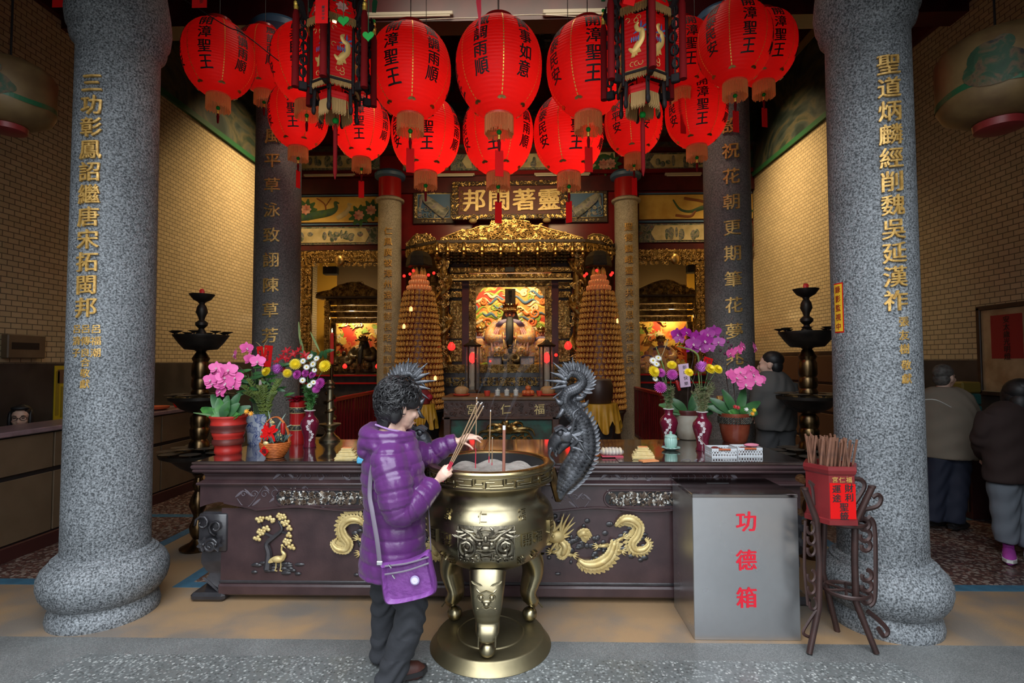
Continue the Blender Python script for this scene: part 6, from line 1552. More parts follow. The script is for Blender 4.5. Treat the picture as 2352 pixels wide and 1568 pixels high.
# fern-like filler and mums of the middle bunch
FERN = thing('fern_bunch', 'yellow green fern bunch in front of the blue and white pot', 'fern', b + V(.08, -.04, .24));
for k in range(13):
 a = -1.1 + 2.2 * k / 12; d = V(math.sin(a) * .55 + .12 * math.sin(k * 5), -.35 + .2 * (k % 3), 1); mb = MB(); L_ = .20 + .05 * (k % 3)
 sp = spline([(0, 0, -.1), d * L_ * .5, d * L_ + V(.03 * math.sin(a), -.02, -.02)], 6); mb.tube(sp, .0025, 4)
 for i in range(3, len(sp)):
  for sgn in (-1, 1):
   for q in range(3): mb.petal(sp[i], (sgn * (.9 - .3 * q) + .3 * math.sin(i + k), -.5 + .4 * q, .7), EN, .030, .014, .3, .1, 2)
 mb.build('frond', LEAFY, FERN, smooth=6)
mb_ = b + V(.06, -.03, .24); g = 'cut flowers in the blue and white pot'
cut_flower('ball', P(636, 850, b.y - .08), mb_, .052, 'white topped lilac chrysanthemum in the middle of the left flowers', g)
cut_flower('mum', P(612, 853, b.y - .08), mb_, .042, 'yellow chrysanthemum left of the lilac one', g, (-.3, -1, .5)); cut_flower('mum', P(660, 857, b.y - .08), mb_, .038, 'yellow chrysanthemum right of the lilac one', g, (.4, -1, .3))
# --- maroon vases
VASE = mat('maroon_glaze', (.13, .008, .026), .12, coat=.6); VPR = [(.048, 0), (.052, .008), (.042, .03), (.046, .08), (.064, .14), (.072, .18), (.066, .21), (.045, .235), (.034, .25), (.033, .27), (.040, .285), (.043, .29), (.036, .29), (.03, .26)]
def vase(b, lab, sgn=1):
 t = thing('maroon_vase', lab, 'vase', b, 0, 'maroon plum blossom vases'); MB().lathe(VPR, seg=40).build('body', VASE, t, smooth=1); MB().lathe([(.041, .286), (.0445, .290), (.041, .293), (.036, .291)], seg=36).build('white_lip', WHITE, t)
 f = lambda u, v: V((r := [lerp(VPR[i][0], VPR[i + 1][0], (v - VPR[i][1]) / (VPR[i + 1][1] - VPR[i][1])) for i in range(10) if VPR[i][1] <= v <= VPR[i + 1][1]][0] + .001) * math.sin(u), -r * math.cos(u), v)
 mb = MB(); rn = random.Random(4)
 for k in range(15):
  v = .06 + .011 * k; u = sgn * (.45 + .35 * math.sin(k * .5)); p = f(u, v); n = V(math.sin(u), -math.cos(u), 0)
  if k % 2 == 0:
   for j in range(5): a = j * 1.257; mb.ell(p + V(math.cos(u) * .007 * math.cos(a), math.sin(u) * .007 * math.cos(a), .007 * math.sin(a)), .0052, None, 6, 4)
  else: mb.ell(p, .004, None, 6, 4)
 mb.build('plum_blossom_decoration', mat('vase_white', (.75, .68, .70), .3) if not bpy.data.materials.get('vase_white') else bpy.data.materials['vase_white'], t); return t
v1 = T(711, 1026); vase(v1, 'maroon plum blossom vase left of the brass candlestick'); v2 = T(1537, 1022); vase(v2, 'maroon plum blossom vase behind the celadon cup', -1); v3 = T(1614, 1034); vase(v3, 'maroon plum blossom vase behind the white plastic baskets', -1)
def bouquet(vb, items, grp, where):
 cnt = {}
 for it in items: cnt.setdefault(it[0], []).append(it)
 nm = {'daisy': 'white daisy', 'mum': 'yellow chrysanthemum', 'pom': 'purple chrysanthemum', 'ball': 'lilac chrysanthemum'}
 for kind, lst in cnt.items():
  lst.sort(key=lambda i: i[1]); n = len(lst)
  for i, it in enumerate(lst):
   w_ = '' if n == 1 else ('leftmost ' if i == 0 else 'rightmost ' if i == n - 1 else ORD[i] + ' from left ')
   cut_flower(kind, P(it[1], it[2], vb.y - .04 + random.uniform(-.02, .02)), vb + V(random.uniform(-.012, .012), random.uniform(-.012, .012), .285), it[3], (w_ + nm[kind] + ' ' + where).strip(), grp, (random.uniform(-.4, .4), -1, random.uniform(.2, .8)))
random.seed(8)
bouquet(v1, [('daisy', 696, 829, .026), ('daisy', 712, 819, .030), ('daisy', 704, 843, .026), ('daisy', 719, 836, .030), ('daisy', 727, 823, .026), ('daisy', 722, 850, .022), ('daisy', 695, 873, .026), ('daisy', 711, 885, .024), ('daisy', 720, 878, .026), ('mum', 678, 836, .046), ('mum', 746, 840, .050), ('pom', 683, 860, .040), ('pom', 702, 857, .034), ('pom', 718, 861, .034), ('pom', 735, 880, .046), ('pom', 726, 893, .036)], 'cut flowers in the left maroon vase', 'in the vase beside the brass candlestick')
bouquet(v2, [('daisy', 1500, 828, .032), ('daisy', 1512, 822, .030), ('daisy', 1508, 836, .028), ('daisy', 1505, 870, .024), ('mum', 1502, 853, .050), ('mum', 1543, 838, .040), ('pom', 1517, 856, .044), ('pom', 1544, 860, .046), ('pom', 1517, 889, .052)], 'cut flowers in the vase behind the celadon cup', 'in the vase behind the celadon cup')
bouquet(v3, [('ball', 1612, 845, .054), ('mum', 1630, 847, .044), ('mum', 1648, 848, .040), ('mum', 1582, 855, .036)], 'cut flowers in the vase behind the plastic baskets', 'in the vase behind the plastic baskets')
def filler(vb, lab, n, spread, h, m, seed):
 t = thing('filler_greens', lab, 'foliage', vb + V(0, 0, .28)); r = random.Random(seed)
 for k in range(n):
  d = V(r.uniform(-spread, spread), r.uniform(-.4, .1) * spread, 1); L_ = h * r.uniform(.55, 1); sp = spline([(0, 0, -.06), d * L_ * .5, d * L_], 5); mb = MB(); mb.tube(sp, .0018, 4)
  for i in range(3, len(sp)):
   for q in range(4): mb.petal(sp[i], (r.uniform(-1, 1), r.uniform(-1, .3), r.uniform(0, 1)), EN, .028, .006, .2, 0, 2)
  mb.build('sprig', m, t, smooth=6)
 return t
OLIVE = mat('olive_sprig', (.10, .12, .045), .6, c2=(.17, .15, .07), vs=20)
filler(v1, 'green filler sprigs in the vase beside the brass candlestick', 12, .38, .2, LEAF, 1); filler(v2, 'olive filler sprigs in the vase behind the celadon cup', 12, .3, .22, OLIVE, 2); filler(v3, 'olive filler sprigs in the vase behind the plastic baskets', 20, .5, .22, OLIVE, 3)
for px, py, dx, vb, lab in ((1640, 905, .3, v3, ''),):
 t = thing('gladiolus_stalk', 'drooping pale green stalk rising over the vases at right', 'flower', v3 + V(0, 0, .28)); q = P(1585, 800, v3.y) - t.location
 MB().tube(spline([(0, 0, 0), q * .5 + V(.02, 0, .05), q + V(.05, 0, -.04), q + V(-.1, 0, .02)], 5), interp([.004, .006, .008, .003], 5), 6).build('stalk', LEAFY, t)
for px, lab in ((1515, 'dry pale flower stalk in the vase behind the celadon cup'),):
 t = thing('gladiolus_stalk', lab, 'flower', v2 + V(0, 0, .28)); q = P(1506, 795, v2.y) - t.location
 MB().tube(spline([(0, 0, 0), q * .6 + V(.03, 0, 0), q], 5), interp([.003, .008, .003], 5), 6).build('stalk', LEAFY, t)
 MB().tube(spline([q * .75, q * .9 + V(.05, 0, .0), q + V(.10, 0, .06)], 4), .003, 5).build('dry_tendril', DRYB, t)
# --- red canister with ribbons
b = T(683, 1018); t = thing('offering_canister', 'red lacquered canister with black patterned bands behind the basket', 'canister', b); CR = .062
MB().lathe([(CR * 1.1, 0), (CR * 1.15, .02), (CR, .05), (CR, .30), (CR * 1.06, .31), (CR * 1.06, .345), (CR * .6, .36)], seg=36).build('body', REDB, t, smooth=.6)
for z0, z1 in ((.115, .155), (.255, .30)):
 MB().lathe([(CR * 1.015, z0), (CR * 1.03, z0 + .003), (CR * 1.03, z1 - .003), (CR * 1.015, z1)], seg=36, cap=False).build('patterned_band', mat('black_gold_band', (.02, .02, .018), .4, c2=(.25, .19, .09), vs=90, lo=.55, hi=.6) if z0 < .2 else bpy.data.materials['black_gold_band'], t)
 for z in (z0, z1): MB().lathe([(CR * 1.0, z - .004), (CR * 1.05, z), (CR * 1.0, z + .004)], seg=36, cap=False).build('gold_ring', GOLDP, t)
mb = MB(); r = random.Random(2)
for k in range(22): a = k * 1.1; mb.petal((.02 * math.cos(a), .02 * math.sin(a), .36), (math.cos(a), math.sin(a), .5 + .7 * (k % 2)), (0, 0, 1), .07, .05, .6, .15, 4)
mb.build('ribbon_bow', mat('foil_ribbon', (.45, .01, .10), .2, .6, c2=(.6, .02, .02), vs=10), t, smooth=6)
# --- lucky basket
b = T(632, 1050); t = thing('gift_basket', 'orange woven basket of small grey-green leaves with red bow and diamond label', 'basket', b)
WIC = mat('orange_wicker', (.62, .17, .035), .5, c2=(.40, .09, .015), vs=30)
mb = MB()
for i in range(9):
 z = .008 + .012 * i; R = .055 + .043 * math.sin(min(1, i / 8) * PI / 2)
 mb.tube([V(R * math.cos(a) * (1 + .02 * (-1) ** (i + int(j))), R * math.sin(a) * (1 + .02 * (-1) ** (i + int(j))), z) for j, a in enumerate([2 * PI * k / 40 for k in range(41)])], .0072, 6, cap=False)
mb.lathe([(.001, .004), (.05, .004), (.09, .10)], seg=32, cap=False); mb.build('bowl', WIC, t)
mb = MB()
for d in (-.009, 0, .009): mb.tube([(.098 * math.cos(a) , d + .006 * math.sin(5 * a), .10 + .185 * math.sin(a) * (1 + .0 * d)) for a in [PI * k / 24 for k in range(25)]], .0042, 6)
mb.build('handle', WIC, t)
mb = MB(); r = random.Random(6)
for k in range(130):
 a, q = r.uniform(0, 6.28), r.uniform(0, .085); mb.petal((q * math.cos(a), q * math.sin(a), .105 + .02 * r.random()), (r.uniform(-1, 1), r.uniform(-1, .3), r.uniform(.4, 1.2)), EN, .06, .013, .3, 0, 3)
o = mb.build('plant_leaves', mat('grey_green_leaf', (.09, .14, .12), .5, c2=(.05, .08, .07), vs=30), t, smooth=6); o['kind'] = 'stuff'
for dx, dz, L_ in ((-.8, .8, .14), (-.3, 1, .17), (.4, 1, .15), (-.7, 1.2, .12), (.9, .7, .12)): big_leaf(t, V(0, -.01, .16), (dx, -.2, dz), L_, .012, mat('airplant', (.16, .22, .17), .5) if not bpy.data.materials.get('airplant') else bpy.data.materials['airplant'], .4)
mb = MB()
for k, (dx, dz) in enumerate(((-1, .25), (1, .3), (-.6, .7), (.6, .7), (-.5, -1), (.6, -1.1), (-.9, -.5))): mb.petal((-.005, -.075, .19), (dx, -.2, dz), EN, .06 + .015 * (k > 3), .035, .2, .1, 4)
mb.ell((-.005, -.08, .19), .012, None, 8, 6); mb.build('red_bow', REDP, t, smooth=6)
for x in (-.052, .062): o = MB().lathe([(.014, 0), (.016, .004), (.016, .075), (.014, .08)], (x, -.02, .165), 14).build('firecracker', REDB, t)
mb = MB()
for x, z in ((0, .255), (-.07, .16), (.055, .155), (.01, .24)):
 for k in range(8): mb.ell((x + r.uniform(-.012, .012), -.05, z + r.uniform(-.02, .02)), .006, None, 6, 5)
mb.build('gold_berries', GOLDP, t)
o = MB().ell((-.02, -.098, .115), (.020, .01, .014), None, 12, 8).build('gold_ingot', GOLDP, t)
o = MB().box((0, 0, 0), (.052, .003, .052)).build('diamond_label', REDP, t, smooth=0); o.location = (-.03, -.099, .06); o.rotation_euler = (.25, PI / 4, 0)
mb = MB(); write(mb, '福', .036, flatmap((0, -.002, 0), EX, EZ, EN), 1, depth=.0005, bold=.03, slant=0, cuts=2); mb.xform(Matrix.Rotation(-PI / 4, 4, 'Y')).build('label_character', INK, o, smooth=0)
# --- brass candlestick
b = T(757, 1012); t = thing('brass_candlestick', 'tall old brass candlestick with coiled dragon, right of the left flowers', 'candlestick', b)
MB().lathe([(.085, 0), (.088, .012), (.075, .03), (.05, .05), (.035, .075), (.05, .10), (.05, .11), (.09, .135), (.095, .142), (.09, .148), (.03, .15), (.026, .17), (.035, .20), (.038, .27), (.026, .40), (.026, .44), (.04, .455), (.03, .47), (.045, .49), (.03, .50), (.02, .52)], seg=32).build('body', BRASS, t, smooth=.6)
mb = MB(); mb.tube([(.04 * math.cos(a), .04 * math.sin(a), .19 + .23 * k / 40) for k, a in enumerate([i * .42 for i in range(41)])], [.012 + .006 * math.sin(i * .6) for i in range(41)], 6)
for i in range(20): a = i * .84; mb.petal((.045 * math.cos(a), .045 * math.sin(a), .19 + .23 * i / 20), (math.cos(a), math.sin(a), .6), (0, 0, 1), .025, .012, .2, 0, 2)
mb.build('dragon_relief', BRASSD, t)
# --- spirit paper stacks
JOSS = mat('joss_paper', (.62, .47, .20), .8, c2=(.70, .56, .28), vs=40); JOSS2 = mat('joss_orange', (.70, .27, .10), .7)
def joss(b, lab, rz, top_or=True):
 t = thing('spirit_paper_stack', lab, 'paper stack', b, rz)
 for k, (w_, d_, h_) in enumerate(((.15, .11, .024), (.13, .10, .018), (.10, .08, .016), (.075, .06, .02))):
  z = (0, .024, .042, .058)[k]; n = 4
  mb = MB()
  for j in range(n): mb.box((.004 * math.sin(j * 3 + k), .003 * math.cos(j * 2.3 + k), z + h_ * (j + .5) / n), (w_ - .004 * (j % 2), d_ - .003 * (j % 2), h_ / n * .9), rotz(.03 * math.sin(j * 2 + k)))
  mb.build('paper_bundle', JOSS, t, smooth=0)
 MB().box((0, 0, .0795), (.06, .045, .003)).build('printed_top', JOSS2, t, smooth=0)
 return t
joss(T(798, 1054), 'stacked yellow spirit paper on the table just left of the woman', .1); joss(T(1477, 1052), 'stacked yellow spirit paper right of the dragon handle', -.15)
o = tag(MB().box((0, 0, .004), (.12, .06, .008), rotz(.3)).build('paper_slip', JOSS2, None, smooth=0), 'loose orange spirit paper fanned before the right paper stack', 'paper'); o.location = T(1490, 1059)
o = tag(MB().box((0, 0, .02), (.10, .09, .04), rotz(.25), .008).build('blue_packet', mat('sky_blue_wrap', (.10, .45, .72), .4), None, smooth=.5), 'light blue packet on the table behind the woman', 'packet'); o.location = T(838, 1062)
# --- cup, snack packet, celadon cup
t = thing('porcelain_bowl', 'white porcelain bowl with leaf print on a coaster behind the dragon handle', 'bowl', T(1361, 1046)); MB().lathe([(.05, 0), (.055, .008), (.001, .009)], seg=24).build('coaster', WIC, t); MB().lathe([(.03, .01), (.045, .02), (.052, .075), (.048, .075), (.04, .025)], seg=28).build('bowl', WHITE, t)
MB().petal((.01, -.054, .04), (.5, -.0, .8), EN, .03, .014, 0, 0, 3).petal((-.005, -.054, .04), (-.4, 0, .8), EN, .025, .012, 0, 0, 3).build('leaf_print', LEAF, t, smooth=6)
t = thing('wrapped_snack', 'clear wrapped pale pastry packet on the table right of the dragon handle', 'packet', T(1405, 1047)); mb = MB()
for k in range(6): mb.ell((-.06 + .024 * k, 0, .035), (.014, .045, .028), None, 10, 8)
mb.build('pastry', mat('pastry', (.66, .52, .32), .7, c2=(.7, .6, .45), vs=15), t); MB().ell((0, 0, .03), (.088, .06, .034), None, 20, 12).build('wrapper', mat('clear_wrap', (.9, .88, .9), .12, alpha=.25), t); MB().box((0, 0, .004), (.15, .1, .006)).build('tray', mat('pink_tray', (.6, .08, .12), .4), t, smooth=0)
CEL = mat('celadon_glaze', (.36, .58, .50), .18, coat=.3); t = thing('celadon_cup', 'celadon green lidded cup on a petal saucer, front of the right vases', 'cup', T(1541, 1033))
MB().lathe([(.03, 0), (.05, .008), (.068, .02), (.066, .024), (.03, .012)], seg=48, wave=lambda a, z: 1 + (.06 * math.cos(10 * a) if z > .005 else 0)).build('saucer', CEL, t)
MB().lathe([(.026, .012), (.042, .03), (.047, .065), (.043, .095), (.04, .10)], seg=60, wave=lambda a, z: 1 + .03 * math.cos(20 * a)).build('cup', CEL, t); MB().lathe([(.047, .098), (.046, .106), (.03, .117), (.010, .121), (.010, .128), (.013, .136), (.001, .143)], seg=36).build('lid', CEL, t)
# --- cream pot with purple orchids and new year card
b = T(1580, 1008); t = thing('potted_orchid', 'purple orchid in a cream glazed pot between the two right vases', 'plant', b); Y_ = b.y
MB().lathe([(.075, 0), (.085, .01), (.098, .08), (.108, .18), (.104, .225), (.110, .24), (.108, .25), (.096, .25), (.09, .22)], seg=44).build('pot', mat('cream_glaze', (.50, .46, .38), .3, c2=(.36, .28, .2), vs=7), t, smooth=.8); MB().lathe([(.105, .205), (.107, .225), (.112, .24), (.110, .252), (.096, .251)], seg=44, cap=False).build('brown_rim', BRPOT, t)
for k, (dx, dz, L_) in enumerate(((-1, .45, .2), (-.8, .9, .16), (.9, .4, .2), (.7, .9, .2), (.2, .7, .16), (-.9, .15, .15), (1, .1, .16))): big_leaf(t, V(dx * .03, -.04, .24), (dx, -.4, dz), L_, .075, LEAF if k in (0, 5) else LEAFD, .55)
for pts in (((0, 0, .24), (.02, .02, .5), (.06, 0, .72), (.0, -.02, .77)), ((.02, 0, .24), (.06, .02, .5), (.14, 0, .70), (.2, -.02, .68), (.26, 0, .64))): MB().tube(spline(pts, 5), .004, 6).build('flower_spike', STEMD, t)
for px, py, s in ((1555, 768, .058), (1575, 764, .054), (1560, 780, .045), (1600, 775, .066), (1625, 768, .062), (1618, 782, .072), (1640, 762, .06), (1592, 790, .066), (1608, 800, .06), (1650, 786, .055), (1630, 800, .045), (1585, 800, .05)): orchid(t, loc(px, py, Y_ - .05 + random.uniform(-.03, .02), t), (random.uniform(-.4, .4), -1, random.uniform(-.2, .3)), s, MAGEN)
mb = MB()
for px, py in ((1660, 775), (1672, 785), (1680, 793), (1655, 805), (1665, 812), (1675, 800)): mb.ell(loc(px, py, Y_, t), (.011, .011, .014), None, 8, 6)
mb.build('flower_buds', mat('orchid_bud', (.10, .02, .05), .5), t)
c0 = P(1572, 862, Y_ - .07) - b; o = MB().box((0, 0, 0), (.088, .003, .20)).build('new_year_card', mat('pink_card', (.72, .50, .66), .6), t, smooth=0); o.location = c0; o.rotation_euler = (.1, -.12, 0)
write(MB(), '新年快樂', .036, flatmap((.008, -.002, .07), EX, EZ, EN), 1.3, depth=.0005, bold=.01, slant=0, cuts=2).build('writing', INK, o, smooth=0)
c0 = P(1625, 832, Y_ - .06) - b; o = MB().box((0, 0, 0), (.075, .003, .085)).build('red_card', REDP, t, smooth=0); o.location = c0; o.rotation_euler = (0, .3, 0)
write(MB(), '財神', .028, flatmap((.014, -.002, .016), EX, EZ, EN), 1.1, depth=.0005, cuts=2).build('writing', INK, o, smooth=0)
write(o2 := MB(), '賀新禧', .02, flatmap((-.018, -.002, .02), EX, EZ, EN), 1.1, depth=.0005, cuts=2); o2.build('writing', INK, o, smooth=0)
q = P(1557, 885, Y_ - .1) - b; o = MB().lathe([(.013, -.045), (.015, -.042), (.015, .042), (.013, .045)], seg=14).build('firecracker', REDB, t); o.location = q; o.rotation_euler = (0, -.3, 0)
q = P(1653, 915, Y_ - .08) - b; o = MB().box((0, 0, 0), (.045, .04, .045), b=.004).build('charm_box', mat('charm_red', (.28, .04, .02), .4, c2=(.6, .4, .1), vs=40), t, smooth=0); o.location = q
# --- brown pot with light pink orchids
b = T(1688, 1014); t = thing('potted_orchid', 'light pink orchid in a brown pot with black rope band, right end of the table', 'plant', b); Y_ = b.y
MB().lathe([(.088, 0), (.095, .01), (.112, .08), (.122, .16), (.124, .21), (.128, .225), (.128, .24), (.112, .24), (.105, .21)], seg=48).build('pot', mat('brick_brown_glaze', (.17, .025, .012), .25, c2=(.24, .06, .03), vs=9), t, smooth=.8)
mb = MB()
for i in range(40):
 a = 2 * PI * i / 40
 for k in range(3):
  z = .162 + .018 * k; R = .127; mb.tube([(R * math.cos(a), R * math.sin(a), z - .004), (R * math.cos(a + .12), R * math.sin(a + .12), z + .012)], .0075, 5)
mb.build('rope_band', mat('black_rope_glaze', (.02, .02, .018), .3, c2=(.10, .09, .07), vs=60), t)
for k, (dx, dz, L_) in enumerate(((-1, .5, .18), (-.3, 1, .2), (.9, .6, .2), (.4, 1.1, .22), (-.9, .9, .2), (1, .2, .15))): big_leaf(t, V(dx * .03, -.02, .23), (dx, -.3, dz), L_, .08, LEAFD, .5)
for k in range(8): a = k * .8; big_leaf(t, V(.03 + .05 * math.cos(a), -.09, .235), (math.cos(a), -.5, .6), .065, .05, LEAF, .5)
for pts in (((0, 0, .23), (-.05, 0, .45), (-.055, 0, .62), (.02, -.02, .68), (.12, -.0, .66)), ((.02, 0, .23), (.0, 0, .45), (-.01, -.03, .52))): MB().tube(spline(pts, 5), .004, 6).build('flower_spike', STEMD, t)
for px, py, s in ((1690, 868, .066), (1710, 866, .068), (1728, 860, .062), (1712, 882, .07), (1735, 876, .06), (1680, 860, .05), (1745, 872, .052), (1722, 850, .05), (1700, 855, .05)): orchid(t, loc(px, py, Y_ - .08 + random.uniform(-.03, .02), t), (random.uniform(-.4, .4), -1, random.uniform(-.1, .4)), s, PINK)
for px, py, s, fx in ((1680, 812, .05, -1.2), (1696, 805, .045, -.9), (1705, 797, .05, .6), (1733, 800, .055, .8)): orchid(t, loc(px, py, Y_ - .03, t), (fx, -.6, .2), s, PINK)
for px, py, m in ((1688, 934, REDF), (1695, 936, REDF), (1714, 940, WHT), (1728, 950, ORF), (1732, 942, YEL)): daisy_mb(m_ := MB(), None, loc(px, py, Y_ - .11, t), (0, -1, .4), .02, 7, 2); m_.build('small_blossom', m, t, smooth=6)
# --- plastic baskets
BSK = mat('white_plastic', (.62, .64, .66), .35)
def pbasket(b, lab, fill):
 t = thing('plastic_basket', lab, 'basket', b); w_, d_, h_ = .17, .15, .062; th = .004
 for nm, c, ex, n, L_, nr in (('wall', (0, -d_ / 2, 0), EX, EN, w_, 1), ('wall', (0, d_ / 2, 0), EX, (0, 1, 0), w_, 1), ('wall', (-w_ / 2, 0, 0), (0, 1, 0), (-1, 0, 0), d_, 1), ('wall', (w_ / 2, 0, 0), (0, 1, 0), (1, 0, 0), d_, 1)):
  mb = MB(); e = Vector(ex); c = Vector(c); n = Vector(n)
  def bar(u0, u1, z0, z1): mb.box(c + e * ((u0 + u1) / 2) + V(0, 0, (z0 + z1) / 2), [abs(e.x) * (u1 - u0) + abs(n.x) * th, abs(e.y) * (u1 - u0) + abs(n.y) * th, z1 - z0])
  bar(-L_ / 2, L_ / 2, 0, .01); bar(-L_ / 2, L_ / 2, h_ - .016, h_); bar(-L_ / 2, L_ / 2, .024, .028); bar(-L_ / 2, L_ / 2, .038, .042)
  for r_, (z0, z1) in enumerate(((.01, .024), (.028, .038), (.042, .046))):
   k = 9
   for i in range(k + 1): u = -L_ / 2 + L_ * (i + (.5 if r_ % 2 else 0)) / k; bar(max(-L_ / 2, u - .0035), min(L_ / 2, u + .0035), z0, z1) if u < L_ / 2 else None
  mb.build(nm, BSK, t, smooth=0)
 MB().box((0, 0, .003), (w_, d_, .006)).build('bottom', BSK, t, smooth=0); MB().tube([(-.04, -d_ / 2 - .006, h_ - .006), (.04, -d_ / 2 - .006, h_ - .006)], .007, 8).build('handle', mat('orange_handle' + lab[:3], (.45, .10, .03), .4), t)
 r = random.Random(fill); mb = MB()
 for k in range(8): mb.ell((r.uniform(-.05, .05), r.uniform(-.04, .04), .03 + r.uniform(0, .02)), (.03, .018, .012), rotz(r.uniform(0, 3)), 10, 6)
 mb.build('wooden_blocks', mat('crimson_wood%d' % fill, (.16, .02, .015), .45), t); return t
b1 = T(1655, 1046); pbasket(b1, 'left white plastic basket of red divination blocks, right end of the table', 1); b2 = T(1713, 1044); pbasket(b2, 'right white plastic basket with pink cloth, right end of the table', 2)
t = tag(MB().tube([(0, 0, 0), (.06, -.03, .045), (.10, -.05, .075)], .004, 6).build('metal_rod', STEEL, None), 'thin metal rod leaning in the left plastic basket', 'rod'); t.location = b1 + V(-.06, .03, .03); t.rotation_euler = (0, 0, 2.5)
t = tag(MB().ell((0, 0, 0), (.055, .03, .014), None, 14, 8).build('cloth', mat('pink_cloth', (.62, .2, .28), .8), None), 'folded pink cloth on the edge of the right plastic basket', 'cloth'); t.location = b2 + V(.05, .02, .066)

# ================================================================== INCENSE CAULDRON
KX, KY = -.205, 3.09
kd = thing('incense_burner', 'large brass tripod incense burner with dragon handles, centre front', 'incense burner', (KX, KY, 0))
BPR = [(0, .468), (.12, .472), (.22, .495), (.30, .545), (.347, .61), (.366, .67), (.369, .73), (.362, .775), (.352, .80), (.347, .805), (.342, .815), (.315, .842), (.302, .858), (.296, .875), (.296, .90), (.305, .92), (.325, .938)]
def bowl_r(z):
 for (r0, z0), (r1, z1) in zip(BPR, BPR[1:]):
  if z0 <= z <= z1: return lerp(r0, r1, (z - z0) / max(1e-6, z1 - z0))
 return .3
MB().lathe(BPR, seg=80, cap=False).build('bowl', BRASS, kd, smooth=.6)
MB().lathe([(.325, .938), (.352, .945), (.366, .955), (.366, .962), (.360, .965), (.362, 1.025), (.368, 1.03), (.370, 1.04), (.364, 1.05), (.345, 1.055), (.322, 1.052), (.314, 1.045), (.312, 1.03)], seg=96, cap=False).build('rim', mat('rim_brass', (.46, .36, .18), .26, 1.0, c2=(.32, .25, .13), vs=7, r2=.36), kd, smooth=.6)
MB().lathe([(.312, 1.04), (.31, .95), (.29, .93)], seg=72, cap=False).build('soot_lining', BLACK, kd)
mb = MB(); r = random.Random(4)
mb.grid(lambda u, v: V(.307 * v * math.cos(u * 2 * PI), .307 * v * math.sin(u * 2 * PI), .972 + .012 * math.sin(u * 19 + v * 7) * (1 - v) + .03 * v * v * (math.sin(u * 2 * PI) > .2) * abs(math.sin(u * 31))), 72, 14, True)
mb.build('ash', mat('incense_ash', (.40, .36, .32), .95, c2=(.27, .24, .21), vs=14, bump=.8, bs=60), kd)
FRET = MB()
def rimp(u, z, d=.004): a = -PI / 2 + u / .362; return V((.362 + d) * math.cos(a), (.362 + d) * math.sin(a), z)
for k in range(14):
 u0 = (k - 7) * .162; z0, z1 = .974, 1.018
 for q in ([(0, z0), (0, z1 - .014), (.045, z1 - .014)], [(.016, z1), (.09, z1), (.09, z0 + .012), (.02, z0 + .012)], [(.106, z1), (.106, z0 + .02), (.146, z0 + .02), (.146, z1 - .012)], [(.0, z0), (.146, z0)]):
  pts = []
  for (a, za), (b, zb) in zip(q, q[1:]): pts += [rimp(u0 + lerp(a, b, i / 4), lerp(za, zb, i / 4)) for i in range(5)]
  FRET.tube(pts, .0042, 4)
for z in (.968, 1.024): FRET.tube([rimp(2 * PI * .362 * i / 96, z) for i in range(97)], .004, 5)
FRET.build('fretwork', BRASS, kd)
def bmap(u, v, w_):
 r = bowl_r(v); a = -PI / 2 + u / r; n = (bowl_r(v + .004) - bowl_r(v - .004)) / .008
 k = 1 / math.sqrt(1 + n * n); return V((r + w_ * k) * math.cos(a), (r + w_ * k) * math.sin(a), v - w_ * n * k)
mb = MB()
for ch, px, py, s in (('宮', 1035, 1158, .052), ('仁', 1120, 1162, .052), ('福', 1208, 1158, .052)):
 x = (px - 1128) * .00245; write(mb, ch, s, bmap, 1, depth=.009, bold=.006, slant=0, u0=x, v0=.823 - .004)
for ch, x, z, s in (('國', -.335, .70, .075), ('聖', -.232, .695, .072), ('開', .222, .695, .075), ('彌', .30, .70, .07), ('民', .44, .72, .08), ('安', -.27, .585, .055), ('王', -.20, .575, .05), ('漳', .19, .58, .055), ('泰', .28, .59, .055)):
 write(mb, ch, s, bmap, 1, depth=.010, bold=.006, slant=0, u0=x, v0=z)
mb.build('relief_characters', BRASS, kd, smooth=.5)
# beast mask
mb = MB(); m0 = lambda u, v, d=.004: bmap(u * 1.0, .685 + v, d)
mb.grid(lambda s, t: m0((s - .5) * .30, (t - .5) * .19, .003), 20, 10)
for sg in (-1, 1):
 mb.ell(m0(sg * .03, .012, .014), (.0135, .012, .0115), None, 12, 8)
 mb.tube(spline([m0(sg * .012, .03), m0(sg * .045, .034, .012), m0(sg * .075, .055, .012), m0(sg * .12, .075, .01), m0(sg * .142, .085)], 5), interp([.008, .009, .008, .008, .004], 5), 7)
 mb.tube(spline([m0(sg * .02, .045), m0(sg * .035, .075, .014), m0(sg * .02, .09, .01)], 5), interp([.009, .008, .003], 5), 7)
 mb.tube([m0(sg * (.095 + .042 * math.cos(a)), -.01 + .045 * math.sin(a), .012) for a in [k * .42 - 1 for k in range(15)]], [.0095 + .002 * math.sin(k) for k in range(15)], 7)
 mb.tube([m0(sg * (.095 + .018 * math.cos(a)), -.005 + .02 * math.sin(a), .012) for a in [k * .5 for k in range(13)]], .006, 6)
 mb.tube(spline([m0(sg * .02, -.025), m0(sg * .05, -.02, .01), m0(sg * .07, -.05, .01), m0(sg * .12, -.075)], 5), .006, 6)
 mb.tube(spline([m0(sg * .035, -.035, .01), m0(sg * .03, -.07, .012), m0(sg * .022, -.085)], 4), interp([.006, .005, .002], 4), 6)
 for k in range(8): mb.petal(m0(sg * (.05 + .012 * k), .05 + .02 * math.sin(k * 1.7), .008), (sg, -.2, .5 * math.cos(k)), EN, .045, .014, .1, .2, 3)
 for k in range(9): mb.tube([m0(sg * (.04 + .012 * k) + .012 * math.cos(a), -.075 + .014 * math.sin(k * 2) + .010 * math.sin(a), .006) for a in [q * .7 for q in range(8)]], .0035, 5)
